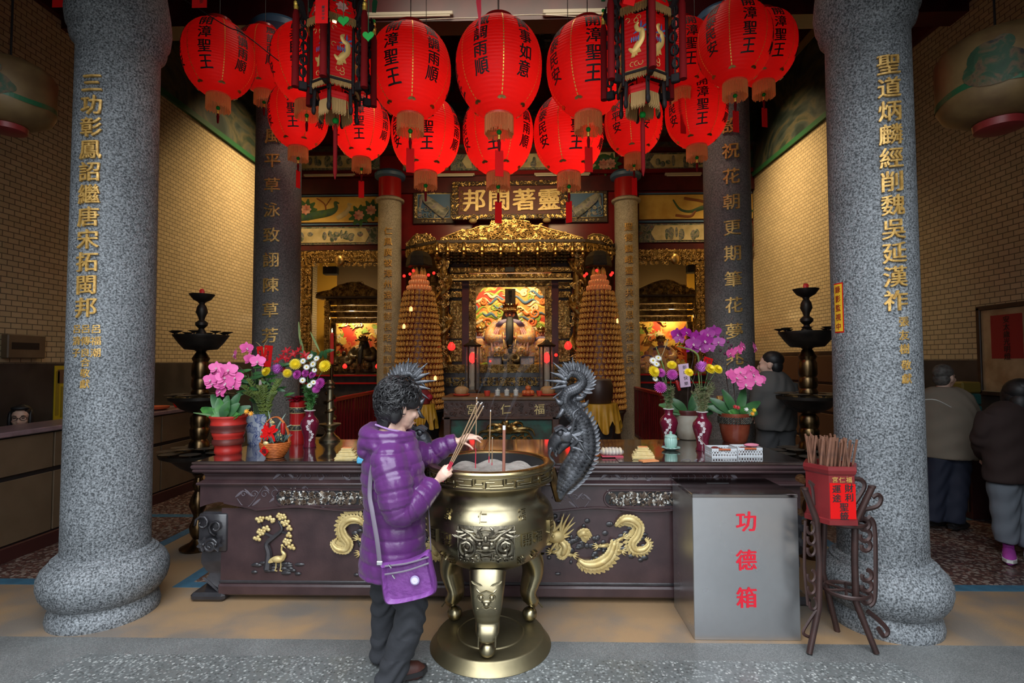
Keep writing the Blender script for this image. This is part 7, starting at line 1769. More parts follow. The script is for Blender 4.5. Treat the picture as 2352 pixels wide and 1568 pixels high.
mb.ell(m0(0, -.008, .014), (.024, .014, .012), None, 12, 8); mb.ell(m0(0, .035, .010), (.012, .01, .018), None, 10, 7); mb.tube(spline([m0(-.045, -.03), m0(0, -.042, .014), m0(.045, -.03)], 5), .006, 6); mb.tube(spline([m0(-.03, -.07), m0(0, -.062, .008), m0(.03, -.07)], 5), .005, 6)
mb.tube(spline([m0(-.045, .06), m0(0, .072, .012), m0(.045, .06)], 5), .007, 6)
for sx in (-1, 1): mb.tube([m0(sx * .148, -.088 + .176 * k / 10 , .006) for k in range(11)], .004, 5)
mb.build('beast_mask', mat('mask_brass', (.30, .265, .19), .36, 1.0, c2=(.14, .12, .09), vs=22, bump=.15, bs=90), kd)
# legs on ball feet
for k, an in enumerate((-PI / 2, PI / 6, 5 * PI / 6)):
 d = V(math.cos(an), math.sin(an), 0); sd = V(-d.y, d.x, 0); e = .022 if k == 0 else 0
 q = lambda r_, z: d * r_ + V(0, 0, z)
 lm = MB(); sp = [(.235, .50, .10, .075), (.275, .43, .092, .07), (.285, .36, .082, .058), (.268, .30, .072, .047), (.252, .255, .064, .042), (.254, .225, .064, .046), (.268, .195, .062, .052), (.27, .172, .05, .046), (.262, .155, .026, .024)]
 pts = spline([q(a, b) for a, b, *_ in sp], 5); wd = interp([c for *_, c, _d in sp], 5); dp = interp([x[3] for x in sp], 5); n = len(pts); vs = []; SEG = 20
 for i, p in enumerate(pts):
  tg = (pts[min(i + 1, n - 1)] - pts[max(i - 1, 0)]).normalized(); nn = sd.cross(tg).normalized()
  for j in range(SEG):
   a = 2 * PI * j / SEG; c_, s_ = math.cos(a), math.sin(a); c_ = math.copysign(abs(c_) ** .7, c_); s_ = math.copysign(abs(s_) ** .7, s_); vs.append(p + sd * c_ * wd[i] * 1.0 + nn * s_ * dp[i] * .8)
 lm.add(vs, [(i * SEG + j, i * SEG + (j + 1) % SEG, (i + 1) * SEG + (j + 1) % SEG, (i + 1) * SEG + j) for i in range(n - 1) for j in range(SEG)] + [tuple(range(SEG - 1, -1, -1)), tuple((n - 1) * SEG + j for j in range(SEG))])
 o = lm.build('leg', BRASS, kd, smooth=1, fix=True)
 f = MB(); q3 = lambda u, z, r_: d * r_ + sd * u + V(0, 0, z); R_ = .342
 for sg in (-1, 1):
  f.ell(q3(sg * .028, .405, R_ - .012), (.014, .014, .014), None, 12, 8); f.tube([q3(sg * .028 + .019 * math.cos(a), .405 + .017 * math.sin(a), R_ - .012) for a in [i * .52 for i in range(13)]], .0035, 5)
  f.tube(spline([q3(0, .44, R_ - .008), q3(sg * .035, .43, R_ - .012), q3(sg * .06, .455, R_ - .03)], 4), .005, 6); f.tube(spline([q3(sg * .01, .37, R_ - .012), q3(sg * .045, .365, R_ - .018), q3(sg * .055, .40, R_ - .03)], 4), .0045, 6)
  f.tube([q3(sg * .045, lerp(.35, .15, i / 8), (.338 - .05 * math.sin(PI * i / 8)) - .012) for i in range(9)], .005, 6)
  for i in range(4): f.petal(q3(sg * (.02 + .012 * i), .455 + .004 * i, R_ - .02), sd * sg + V(0, 0, .8), d, .03, .012, .1, .1, 3)
 f.ell(q3(0, .372, R_ - .008), (.017, .014, .012), None, 10, 7); f.tube(spline([q3(-.052, .336, R_ - .024), q3(-.02, .352, R_ - .014), q3(0, .346, R_ - .012), q3(.02, .352, R_ - .014), q3(.052, .336, R_ - .024)], 4), .006, 6); f.ell(q3(0, .385, R_ - .012), (.03, .014, .012), None, 10, 6)
 f.build('lion_face_relief', BRASS, o); o2 = MB().ell(q(.262, .076 + .038), (.045, .045, .042), None, 20, 14).build('ball_foot', BRASS, o)
 o2.data.transform(Matrix.Translation((0, 0, -.006)))
MB().lathe([(.346, 0), (.349, .006), (.342, .016), (.325, .036), (.312, .058), (.307, .064), (.30, .066), (.196, .066), (.192, .072), (.186, .073), (.182, .069), (.09, .082), (.001, .088)], seg=96, cap=False).build('pedestal', mat('worn_brass', (.34, .285, .165), .38, 1.0, c2=(.22, .185, .11), vs=4, r2=.55, bump=.03, bs=40), kd, smooth=.6)
# dragon handles
def handle(sg):
 mb = MB(); Q = lambda px, py, dy=0.0: V(sg * (P(px, py, KY + dy).x - KX), dy, P(px, py, KY + dy).z)
 pts = [(1282, 1152), (1291, 1120), (1312, 1085), (1336, 1045), (1341, 1005), (1333, 968), (1310, 942), (1298, 922), (1304, 903), (1325, 892), (1338, 878), (1330, 862), (1312, 858), (1303, 870)]
 rad = [.012, .045, .075, .075, .068, .058, .050, .044, .038, .034, .030, .026, .020, .008]
 sp = spline([Q(x, y) for x, y in pts], 5); rr = interp(rad, 5); mb.tube(sp, rr, 14, .85); n = len(sp)
 for i in range(4, n - 2):
  t = (sp[i + 1] - sp[i - 1]).normalized(); out = V(sg, 0, 0); s_ = t.cross(V(0, 1, 0)).normalized()
  if s_.dot(out) < 0 and i < 45: s_ = -s_
  if i > 42: s_ = (sp[i] - Q(1318, 880)).normalized()
  mb.petal(sp[i] + s_ * rr[i] * .85, s_ + t * .7, V(0, -1, 0), .042 + .02 * (i > 45), .024, .0, .2, 3)
  if i % 1 == 0:
   for a in (-1.1, -.55, 0, .55, 1.1):
    d = (V(0, -1, 0) * math.cos(a) + t.cross(V(0, -1, 0)) * math.sin(a)).normalized(); mb.petal(sp[i] + d * rr[i] * .93 - t * .012, t + d * .42, d, rr[i] * .55, rr[i] * .62, .15, -.12, 3)
 for k in range(9):
  a = 1.0 + k * .42; c = Q(1318, 880); d = V(-sg * math.cos(a) * -1 if False else sg * math.cos(a), 0, math.sin(a)); mb.tube(spline([c + d * .045, c + d * .085 + V(-sg * .012, 0, .008), c + d * (.12 + .025 * (k % 2)) + V(-sg * .03, 0, .012)], 4), interp([.016, .012, .001], 4), 6, .6)
 for (x, y, ex, ey) in ((1300, 872, 1268, 858), (1297, 878, 1275, 888), (1298, 866, 1280, 850), (1302, 876, 1290, 898)): mb.tube(spline([Q(x, y), Q((x + ex) / 2, (y + ey) / 2 - 5), Q(ex, ey)], 4), interp([.015, .011, .001], 4), 6, .6)
 for (x, y, ex, ey) in ((1290, 925, 1275, 912), (1294, 940, 1276, 960), (1340, 930, 1352, 918), (1325, 915, 1348, 905), (1345, 970, 1356, 990)): mb.tube(spline([Q(x, y, -.03), Q((x + ex) / 2, (y + ey) / 2 + 4, -.04), Q(ex, ey, -.03)], 4), interp([.018, .014, .002], 4), 6)
 c0 = Q(1300, 1010, -.02)
 for i in range(24):
  a = 1.2 + i * .17; d = V(-sg * math.cos(a), -.35 + .3 * (i % 3), math.sin(a)); d = V(sg * abs(math.cos(a * .8)), -.4 + .35 * (i % 3), -math.sin((i - 12) * .16)); p0 = c0 + V(sg * .03, -.02 * (i % 2), .0) + V(0, 0, .055 * math.cos(i * .26)); mb.tube(spline([p0, p0 + d * .06 + V(0, 0, .012), p0 + d * .11 + V(0, 0, -.015)], 4), interp([.016, .011, .002], 4), 6)
 body = mb.build('dragon_handle', DRAGON, kd, smooth=6)
 h = MB(); cr = Q(1300, 1000, -.01); h.ell(cr, (.062, .055, .05), None, 14, 10)
 R_ = Matrix.Rotation(sg * .7, 3, 'Y'); J = lambda x, z, y=0: cr + V(-sg * x, y, z)
 h.tube(spline([J(0, .01), J(.05, -.015), J(.075, -.06), J(.082, -.09)], 5), interp([.05, .042, .034, .022], 5), 10)
 h.tube(spline([J(-.01, -.03), J(.03, -.07), J(.045, -.105)], 5), interp([.034, .024, .010], 5), 9)
 for y in (-.04, .04):
  h.ell(J(.035, .02, y), (.019, .014, .018), None, 10, 8); h.tube(spline([J(.0, .03, y), J(.03, .05, y), J(.065, .03, y)], 4), .011, 6); h.ell(J(.09, -.075, y * .6), .014, None, 8, 6)
  h.tube(spline([J(-.01, .04, y), J(-.05, .08, y), J(-.04, .13, y), J(-.07, .16, y)], 4), interp([.014, .012, .009, .002], 4), 7); h.petal(J(-.03, .01, y), (sg * 1, y * 8, .4), (0, -1, 0), .07, .035, .1, .2, 4)
  for k in range(4): h.tube([J(.075 - .012 * k, -.075 + .012 * k, y * .5), J(.07 - .012 * k, -.105 + .012 * k, y * .5)], [.006, .001], 5)
  h.tube(spline([J(.08, -.06, y), J(.10, -.11, y * 1.2), J(.07, -.15, y * 1.2), J(.09, -.18, y)], 4), interp([.006, .006, .005, .001], 4), 6)
 h.tube(spline([J(.03, -.06), J(.06, -.10), J(.055, -.12)], 3), .009, 6); h.build('dragon_head', DRAGON, body)
 MB().tube(spline([Q(1283, 1150), Q(1275, 1110), Q(1268, 1075)], 4), interp([.02, .03, .02], 4), 8).build('handle_bracket', BRASSD, body)
handle(1); handle(-1)
# incense standing in the ash
IST = mat('incense_brown', (.32, .20, .11), .8); IRED = mat('incense_red', (.55, .03, .06), .7); IASH = mat('incense_tip', (.75, .72, .70), .9)
def stick(name, lab, a, b, r, m=IST, red=.0, tip=.03, grp=None):
 a, b = Vector(a), Vector(b); t = thing(name, lab, 'incense', a, 0, grp); d = b - a
 MB().tube([d * red, d * (1 - tip)], r, 8).build('stick', m, t)
 if red: MB().tube([(0, 0, 0), d * red], r * .9, 8).build('red_end', IRED, t)
 if tip: MB().tube([d * (1 - tip), d], r * .97, 8).build('ash_tip', IASH, t)
 return t
stick('thick_incense_stick', 'thick brown incense stick with white ash tip standing in the burner', P(1157, 1085, 2.97), P(1158, 977, 2.97), .009, mat('incense_umber', (.30, .115, .075), .8), 0, .09)
stick('incense_stick', 'thin tall incense stick standing in the ash left of the thick one', P(1123, 1062, 3.05), P(1127, 941, 3.05), .0032, IST, .12, .03)
stick('incense_stick', 'short thin incense stick between the tall one and the thick one', P(1130, 1068, 3.02), P(1131, 1004, 3.02), .0028, IST, .1, .03)
stick('incense_stick', 'incense stick the woman is planting with her far hand', P(1092, 1075, 3.02), P(1095, 912, 3.02), .0032, IST, .28, .02)

# ================================================================== PEOPLE
SKIN = mat('skin', (.72, .47, .36), .5, c2=(.66, .40, .30), vs=20, sss=.08); HAIR = mat('black_hair', (.007, .006, .007), .5, c2=(.016, .015, .016), vs=40)
PUFF = mat('purple_nylon', (.105, .022, .135), .30, c2=(.085, .017, .11), vs=5, bump=.22, bs=38, sheen=.1); TROU = mat('charcoal_trousers', (.022, .023, .028), .85, bump=.3, bs=25); SHOE = mat('brown_leather', (.055, .018, .014), .4)
def finger(mb, base, d, bend_ax, lens, r, curl):
 p = Vector(base); d = Vector(d).normalized(); pts = [p.copy()]
 for L_, c in zip(lens, curl): d = Matrix.Rotation(c, 3, bend_ax) @ d; p = p + d * L_; pts.append(p.copy())
 mb.tube(spline(pts, 3), interp([r, r * .98, r * .92, r * .78], 3), 8); mb.ell(pts[-1], r * .8, None, 8, 6)
def hand(mb, wrist, fwd, back, curl, thumb, side=1, s=1.0, spread=.08):
 """palm with five separate fingers; back = direction of the back of the hand, side = thumb side along fwd x back"""
 f = Vector(fwd).normalized(); b = Vector(back); b = (b - f * b.dot(f)).normalized(); x = f.cross(b) * side; w_ = Vector(wrist)
 mb.tube([w_ - f * .03, w_ + f * .012, w_ + f * .05 * s, w_ + f * .085 * s], [.023 * s, .025 * s, .036 * s, .036 * s], 12, .55, hint=x)
 for k in range(4):
  u = (.5 - k / 3) * .056 * s; base = w_ + f * (.082 + (.004, .008, .005, -.004)[k]) * s + x * u
  finger(mb, base, f + x * spread * (1.5 - k), b.cross(f) if True else x, [(.042, .046, .043, .034)[k] * s, .026 * s, .021 * s], .0083 * s, curl[k])
 finger(mb, w_ + f * .028 * s + x * .026 * s - b * .006, f * thumb[0] + x * thumb[1] - b * thumb[2], b.cross(f), [.034 * s, .030 * s, .024 * s], .0098 * s, (0, .25, .3))
def head_mb(mb, c, F, s=1.0):
 """head with face; c = centre between the ears, F = frame (right, forward, up)"""
 q = lambda x, y, z: c + F @ V(x * s, y * s, z * s)
 E_ = lambda p, r: mb.ell(q(*p), [v * s for v in r], F, 16, 12)
 E_((0, -.012, .035), (.074, .094, .085)); E_((0, .03, -.025), (.062, .062, .075)); E_((0, .068, -.085), (.026, .02, .02)); E_((0, .03, -.07), (.048, .05, .035))
 for sg in (-1, 1):
  E_((sg * .036, .066, -.022), (.026, .022, .024)); E_((sg * .032, .080, .022), (.026, .012, .008)); E_((sg * .076, -.012, -.012), (.009, .02, .032)); E_((sg * .080, -.018, .004), (.007, .02, .018)); E_((sg * .012, .098, -.036), (.009, .010, .008))
 mb.tube([q(0, .088, .015), q(0, .098, -.01), q(0, .110, -.03), q(0, .098, -.042)], [.009 * s, .010 * s, .013 * s, .008 * s], 8)
 for z in (-.062, -.071): mb.ell(q(0, .086, z), (.022 * s, .010 * s, .006 * s), F, 10, 6)
 mb.tube([q(0, -.02, -.05), q(0, -.035, -.12), q(0, -.04, -.18)], [.055 * s, .052 * s, .062 * s], 14)
def eyes(parent, c, F, s=1.0):
 q = lambda x, y, z: c + F @ V(x * s, y * s, z * s); mb = MB()
 for sg in (-1, 1): mb.ell(q(sg * .031, .089, .006), (.012 * s, .006 * s, .005 * s), F, 8, 6); mb.tube([q(sg * .016, .093, .026), q(sg * .034, .092, .031), q(sg * .05, .082, .026)], [.003 * s, .004 * s, .002 * s], 5)
 mb.build('eyes_and_brows', HAIR, parent)
 MB().tube([q(-.02, .094, -.066), q(0, .097, -.066), q(.02, .094, -.066)], [.003 * s, .005 * s, .003 * s], 6).build('lips', mat('lip_pink', (.50, .18, .16), .5) if not bpy.data.materials.get('lip_pink') else bpy.data.materials['lip_pink'], parent)
def basis(yaw, pitch=0, roll=0):
 """yaw: 0 faces away from the camera, positive turns to the right"""
 return Matrix.Rotation(-yaw, 3, 'Z') @ Matrix.Rotation(pitch, 3, 'X') @ Matrix.Rotation(roll, 3, 'Y')

# ---- the woman in the purple jacket
WY = 2.76
wm = thing('tmp', 'x', 'x'); bpy.data.objects.remove(wm)
hc = P(919, 937, WY + .02); FH = basis(math.radians(54), -.20)
sk = MB(); head_mb(sk, hc, FH, .98)
nk = hc + V(-.03, -.01, -.15); pel = P(912, 1268, WY); che = P(905, 1090, WY)
sk.tube(spline([nk + V(0, 0, .06), nk, che, P(908, 1180, WY), pel], 4), interp([.05, .07, .10, .10, .11], 4), 12)
shN, shF = P(893, 1058, WY - .12), P(935, 1040, WY + .20); elN, elF = P(917, 1172, WY - .17), P(985, 1045, WY + .27); wrN, wrF = P(1000, 1108, WY - .02), P(1052, 1012, WY + .27)
for a, b, c in ((shN, elN, wrN), (shF, elF, wrF)): sk.tube(spline([che + (a - che) * .5, a, b, c], 4), interp([.05, .048, .04, .025], 4), 10)
kN, aN = P(944, 1408, WY - .10), P(897, 1552, WY - .08); hN = P(918, 1290, WY - .05); hF = P(895, 1290, WY + .09); kF, aF = P(884, 1405, WY + .12), P(872, 1500, WY + .12)
for a, b, c in ((hN, kN, aN), (hF, kF, aF)): sk.tube(spline([pel, a, b, c], 4), interp([.08, .075, .055, .04], 4), 10)
stA, stB = P(1016, 1105, WY - .03), P(1106, 925, WY + .02); sd_ = (stB - stA).normalized()
# near hand closed around the bundle: palm from the wrist towards the sticks, fingers wrapping the far side
fN = (P(1018, 1090, WY - .03) - wrN).normalized(); bkN = V(-.1, -1, .25)
hand(sk, wrN + fN * .01, fN, bkN, [(.75, 1.35, .8), (.8, 1.4, .8), (.85, 1.4, .8), (.9, 1.4, .8)], (.75, .25, .55), -1, .82, .0)
fF = (P(1088, 998, WY + .25) - wrF).normalized(); bkF = V(.1, -.45, 1)
hand(sk, wrF, fF, bkF, [(.35, .45, .35), (.25, .5, .4), (.5, .6, .4), (.65, .6, .4)], (.9, .25, .7), 1, .86, .10)
W = remesh(sk, 'person', SKIN, None, .0052, 3, .4)
tag(W, 'woman in a purple quilted jacket holding incense at the brass burner', 'person')
eyes(W, hc, FH, .98)
# hair: a cap with many short wavy locks
hm = MB(); qh = lambda x, y, z: hc + FH @ V(x, y, z)
hm.ell(qh(0, -.025, .060), (.097, .112, .095), FH, 20, 14); hm.ell(qh(0, -.070, -.008), (.086, .062, .085), FH, 16, 12); hm.ell(qh(0, .052, .083), (.075, .052, .036), FH, 14, 10); hm.tube([qh(0, -.075, -.05), qh(0, -.07, -.115)], [.062, .042], 12, .7, hint=FH.col[0])
for sg in (-1, 1): hm.ell(qh(sg * .070, .030, .045), (.024, .048, .042), FH, 12, 8); hm.ell(qh(sg * .066, -.045, -.02), (.028, .04, .065), FH, 12, 8)
hr = random.Random(7)
for i in range(1000):
 z = hr.uniform(-.75, 1); a = hr.uniform(0, 2 * PI); r = math.sqrt(max(0, 1 - z * z)); d = V(r * math.cos(a), r * math.sin(a), z)
 if d.y > .60 and d.z < .42: continue
 if abs(d.x) > .55 and d.z < .08 and d.y > -.02: continue
 if d.z < -.45 and d.y > -.3: continue
 p = V(d.x * .098, -.025 + d.y * .114, .058 + d.z * (.100 if d.z > 0 else .16)); t = V(-d.y, d.x, 0) * hr.uniform(-1, 1) + V(0, 0, -1) * hr.uniform(.3, 1) + V(0, -.4, 0)
 t = (t - d * t.dot(d)).normalized(); L_ = hr.uniform(.03, .058); w2 = d.cross(t)
 hm.tube([qh(*(p + t * L_ * k / 7 + w2 * .006 * math.sin(k * .95 + i) + d * (.004 + .007 * math.sin(PI * k / 7)))) for k in range(8)], [.002, .004, .0046, .0046, .004, .0035, .002, .0008], 5)
hm.build('hair', HAIR, W)
# jacket
jm = MB(); ax = basis(math.radians(48)); wd_, fd_ = ax.col[0], ax.col[1]
tor = [(P(898, 1312, WY), .182, .162), (P(903, 1250, WY), .190, .158), (P(906, 1200, WY), .180, .150), (P(906, 1150, WY), .185, .150), (P(903, 1100, WY), .200, .155), (P(902, 1062, WY), .195, .145), (P(905, 1030, WY), .15, .12), (P(915, 1006, WY + .01), .095, .09)]
vs = []; tp = spline([t_[0] for t_ in tor], 4); ta = interp([t_[1] for t_ in tor], 4); tb = interp([t_[2] for t_ in tor], 4)
for p, a, b in zip(tp, ta, tb):
 for k in range(28): th = 2 * PI * k / 28; vs.append(p + wd_ * a * math.cos(th) + fd_ * b * math.sin(th))
n = len(tp); jm.add(vs, [(i * 28 + k, i * 28 + (k + 1) % 28, (i + 1) * 28 + (k + 1) % 28, (i + 1) * 28 + k) for i in range(n - 1) for k in range(28)] + [tuple(range(27, -1, -1)), tuple((n - 1) * 28 + k for k in range(28))])
armN = spline([P(905, 1052, WY - .07), shN + V(0, 0, 0), P(905, 1115, WY - .17), elN, P(955, 1155, WY - .13), wrN - (wrN - elN).normalized() * .012], 4); rN = interp([.085, .093, .090, .080, .068, .050], 4)
armF = spline([P(925, 1045, WY + .10), shF, elF, P(1015, 1028, WY + .27), wrF - (wrF - elF).normalized() * .005], 4); rF = interp([.085, .085, .070, .060, .047], 4)
jm.tube(armN, rN, 16); jm.tube(armF, rF, 16)
# hood lying on the back and round the neck
hb = P(905, 1005, WY)
jm.tube(spline([P(945, 1003, WY - .02), P(912, 1006, WY - .09), P(868, 1008, WY - .09), P(845, 1000, WY - .02), P(862, 985, WY + .08), P(910, 990, WY + .12), P(950, 1000, WY + .06)], 5), interp([.028, .036, .045, .052, .046, .034, .026], 5), 10)
jm.ell(P(855, 1012, WY - .01), (.075, .10, .062), Matrix.Rotation(-.5, 3, 'Y'), 14, 10); jm.ell(P(842, 1030, WY - .02), (.048, .07, .052), None, 14, 10); jm.ell(P(876, 1022, WY - .04), (.09, .10, .045), None, 14, 10)
arms = [(armN, rN), (armF, rF)]
def puff(p, nrm):
 best = None
 for k, (pts, rr) in enumerate(arms):
  s = 0
  for i in range(len(pts) - 1):
   seg = pts[i + 1] - pts[i]; L_ = seg.length; t = max(0, min(1, (p - pts[i]).dot(seg) / (L_ * L_))); d = (p - pts[i] - seg * t).length / rr[i]
   if best is None or d < best[0]: best = (d, k, s + t * L_)
   s += L_
 w1 = (V(p.x, p.y, 0) - V(tp[0].x, tp[0].y, 0)).length / .19
 if best[0] < 1.12 and (best[2] > .10): s = best[2]; ph = s / .07; A = .009 if best[1] == 0 else .007
 else: ph = p.z / .062; A = .008
 if p.z > hc.z - .13 and p.x < P(945, 1000, WY).x and best[2] < .1: A = .004
 wv = abs(math.sin(ph * PI)) ** .55 - .55
 wr = .0012 * math.sin(p.x * 90 + p.z * 45 + 2 * math.sin(p.y * 40))
 return p + nrm * (A * wv + wr)
J = remesh(jm, 'jacket', PUFF, W, .0065, 8, .5, puff)
MB().tube([P(x, y, WY + dy) for x, y, dy in ((946, 1000, .03), (925, 992, -.06), (893, 986, -.08), (862, 975, -.06))], .006, 6).build('hood_trim', mat('lilac_trim', (.28, .16, .34), .6), W)
# trousers
tm = MB()
for pts, rr in (((P(912, 1262, WY), hN, P(937, 1350, WY - .09), kN, P(925, 1475, WY - .09), P(900, 1545, WY - .085), P(890, 1570, WY - .085)), [.08, .095, .092, .078, .076, .07, .068]), ((P(897, 1262, WY + .03), hF, P(888, 1350, WY + .10), kF, P(880, 1460, WY + .12), P(876, 1512, WY + .12)), [.09, .11, .088, .072, .066, .06])): tm.tube(spline(pts, 5), interp(rr, 5), 16)
def wrin(p, nrm): return p + nrm * (.005 * math.sin(p.z * 75 + 5 * math.sin(p.x * 22 + p.y * 9)) * (1 if .28 < p.z < .5 or p.z < .16 else .25) + .002 * math.sin(p.z * 31))
remesh(tm, 'trousers', TROU, W, .0075, 5, .5, wrin)
def shoe(parent, heel, toe, m, s=1.0, sole=None, h=.085):
 mb = MB(); h0, t0 = Vector(heel), Vector(toe); d = (t0 - h0); L_ = d.length; d = d / L_; pts = [h0 + d * (L_ * f) + V(0, 0, z) for f, z in ((0, .05), (.12, .058), (.35, .058), (.6, .046), (.82, .036), (1, .028))]
 mb.tube(spline(pts, 3), interp([.030 * s, .040 * s, .042 * s, .045 * s, .044 * s, .022 * s], 3), 14); mb.tube([h0 + d * L_ * .14 + V(0, 0, .05), h0 + d * L_ * .16 + V(0, 0, h + .03)], [.038 * s, .036 * s], 12)
 o = mb.build('shoe', m, parent)
 sb = MB(); sdv = d.cross(V(0, 0, 1)); sb.prism([(f * L_, w_) for f, w_ in ((-.03, .02), (.1, .04), (.6, .046), (.9, .044), (1.06, .018), (1.06, -.018), (.9, -.044), (.6, -.046), (.1, -.04), (-.03, -.02))], (h0.x, h0.y, .002), d, sdv, .024 if d.cross(sdv).z > 0 else -.024)
 if d.cross(sdv).z < 0: sb.v = [(x, y, z + .024) for x, y, z in sb.v]
 sb.build('sole', sole or BLACK, o, smooth=.6); return o
fN0 = aN; nb_ = V(aN.x - .03, aN.y, 0); shoe(W, nb_, nb_ + V(.20, .10, 0).normalized() * .205, SHOE); fb_ = V(aF.x - .02, aF.y + .0, 0); shoe(W, fb_, fb_ + V(.20, .12, 0).normalized() * .205, SHOE)
# shoulder bag
BAG = mat('purple_crinkle_nylon', (.19, .05, .25), .5, c2=(.14, .035, .19), vs=25, bump=.6, bs=35); STRAP = mat('grey_strap', (.16, .13, .17), .7)
bg = thing('shoulder_bag', 'purple crinkled nylon shoulder bag with round logo hanging at the woman\'s hip', 'bag', P(940, 1330, WY - .21)); o_ = bg.location
bp = [P(x, y, WY - .21) - o_ for x, y in ((876, 1296), (930, 1290), (962, 1278), (985, 1266), (993, 1300), (1003, 1345), (995, 1362), (950, 1376), (905, 1384), (886, 1378), (879, 1340))]
bm_ = MB(); cn = sum(bp, Vector()) / len(bp); rings = []
for y, s in ((-.012, .80), (-.03, .93), (-.018, 1.0), (.02, 1.0), (.05, .95), (.06, .8)): rings.append([cn + (p - cn) * s + V(0, y, 0) for p in spline(bp + [bp[0]], 4)[:-1]])
m_ = len(rings[0]); bm_.add([v for r in rings for v in r] + [cn + V(0, -.02, 0), cn + V(0, .06, 0)], [(i * m_ + k, (i + 1) * m_ + k, (i + 1) * m_ + (k + 1) % m_, i * m_ + (k + 1) % m_) for i in range(5) for k in range(m_)] + [(len(rings) * m_, k, (k + 1) % m_) for k in range(m_)] + [(len(rings) * m_ + 1, 5 * m_ + (k + 1) % m_, 5 * m_ + k) for k in range(m_)])
bm_.build('pouch', BAG, bg, fix=True)
for y0, y1 in ((1300, 1279), (1319, 1293)):
 MB().tube(spline([P(884, y0, WY - .243) - o_, P(935, (y0 + y1) / 2 + 4, WY - .247) - o_, P(985, y1, WY - .243) - o_], 5), .0045, 6).build('zipper', STRAP, bg)
for x, y in ((893, 1296), (901, 1320)): MB().tube([P(x, y, WY - .255) - o_, P(x + 6, y + 8, WY - .255) - o_], .004, 6).build('zip_pull', STEEL, bg)
q = P(953, 1332, WY - .243) - o_
lg_ = MB().lathe([(.022, 0), (.022, .003), (.001, .004)], q, 24, frame((0, -1, 0))).build('logo_patch', mat('logo_lilac', (.34, .28, .46), .5), bg); MB().lathe([(.014, .004), (.016, .006), (.014, .006)], q, 24, frame((0, -1, 0))).lathe([(.006, .006), (.001, .0068)], q, 16, frame((0, -1, 0))).build('logo_ring', mat('logo_pale', (.6, .55, .7), .5), lg_)
MB().tube(spline([P(872, 1290, WY - .2) - o_, P(866, 1240, WY - .21) - o_, P(855, 1175, WY - .2) - o_, P(849, 1130, WY - .16) - o_, P(858, 1060, WY - .15) - o_, P(890, 1010, WY - .12) - o_, P(940, 1010, WY + .0) - o_, P(978, 1120, WY + .02) - o_, P(990, 1265, WY - .17) - o_], 6), .011, 8, .3, hint=(1, 0, 0)).build('strap', STRAP, bg)
MB().box(P(872, 1293, WY - .215) - o_, (.03, .008, .02), b=.003).build('buckle', STEEL, bg, smooth=0)
# incense bundle in her near hand
rs = random.Random(3)
for i in range(8):
 M = frame(sd_); off = M.col[0] * ((i % 3 - 1) * .0055) + M.col[1] * ((i // 3 - 1) * .0055); a = stA + off * .7; b = stB + off * 3.4 + sd_ * rs.uniform(-.02, .01)
 stick('held_incense_stick', 'one of the thin incense sticks bundled in the woman\'s near hand', a, b, .0028, IST, .25, .012, 'incense sticks held by the woman')

# ---- people at the back
def figure(lab, hcx, F, jk, tr, hair, parts, hs=1.0):
 """parts: torso [(point, half width, half depth)], arms and legs as point/radius lists"""
 mb = MB(); head_mb(mb, hcx, F, hs); tor_ = parts['torso']
 mb.tube([hcx + V(0, 0, -.15)] + [t[0] for t in tor_], [.06] + [t[1] * .4 for t in tor_], 10)
 for pts, rr in parts.get('legs', []): mb.tube(spline(pts, 4), interp([r * .5 for r in rr], 4), 10)
 for pts, rr in parts.get('arms', []):
  mb.tube(spline(pts, 4), interp([r * .45 for r in rr[:-1]] + [rr[-1] * .5], 4), 10); p, q = Vector(pts[-2]), Vector(pts[-1]); hand(mb, q, q - p, (0, -.3, 1), [(.4, .5, .4)] * 4, (.8, .5, .3))
 o = remesh(mb, 'person', SKIN, None, .011, 3); tag(o, lab, 'person'); eyes(o, hcx, F, hs)
 j = MB(); vs = []; tp_ = spline([t[0] for t in tor_], 4); ta_ = interp([t[1] for t in tor_], 4); tb_ = interp([t[2] for t in tor_], 4); n = len(tp_)
 ax_ = parts.get('axis', F)
 for p, a, b in zip(tp_, ta_, tb_):
  for k in range(20): th = 2 * PI * k / 20; vs.append(p + ax_.col[0] * a * math.cos(th) + ax_.col[1] * b * math.sin(th))
 j.add(vs, [(i * 20 + k, i * 20 + (k + 1) % 20, (i + 1) * 20 + (k + 1) % 20, (i + 1) * 20 + k) for i in range(n - 1) for k in range(20)] + [tuple(range(19, -1, -1)), tuple((n - 1) * 20 + k for k in range(20))])
 for pts, rr in parts.get('arms', []): j.tube(spline(pts, 4), interp(rr, 4), 12)
 remesh(j, 'jacket', jk, o, .013, 6, .5, lambda p, nn: p + nn * (.004 * math.sin(p.z * 38 + 6 * math.sin(p.x * 11 + p.y * 7))))
 if parts.get('legs'):
  l = MB()
  for pts, rr in parts['legs']: l.tube(spline(pts, 4), interp(rr, 4), 12)
  remesh(l, 'trousers', tr, o, .014, 6, .5, lambda p, nn: p + nn * (.004 * math.sin(p.z * 40 + 5 * math.sin(p.x * 15))))
 h = MB(); Q = lambda x, y, z: hcx + F @ V(x * hs, y * hs, z * hs)
 h.ell(Q(0, -.028, .052), (.083 * hs, .098 * hs, .082 * hs), F, 18, 12); h.ell(Q(0, -.055, -.01), (.075 * hs, .06 * hs, .075 * hs), F, 14, 10)
 for p, r in parts.get('hair', []): h.ell(Q(*p), [v * hs for v in r], F, 14, 10)
 h.build('hair', hair, o); return o
GREYH = mat('grey_hair', (.06, .055, .05), .6, c2=(.13, .12, .11), vs=40)
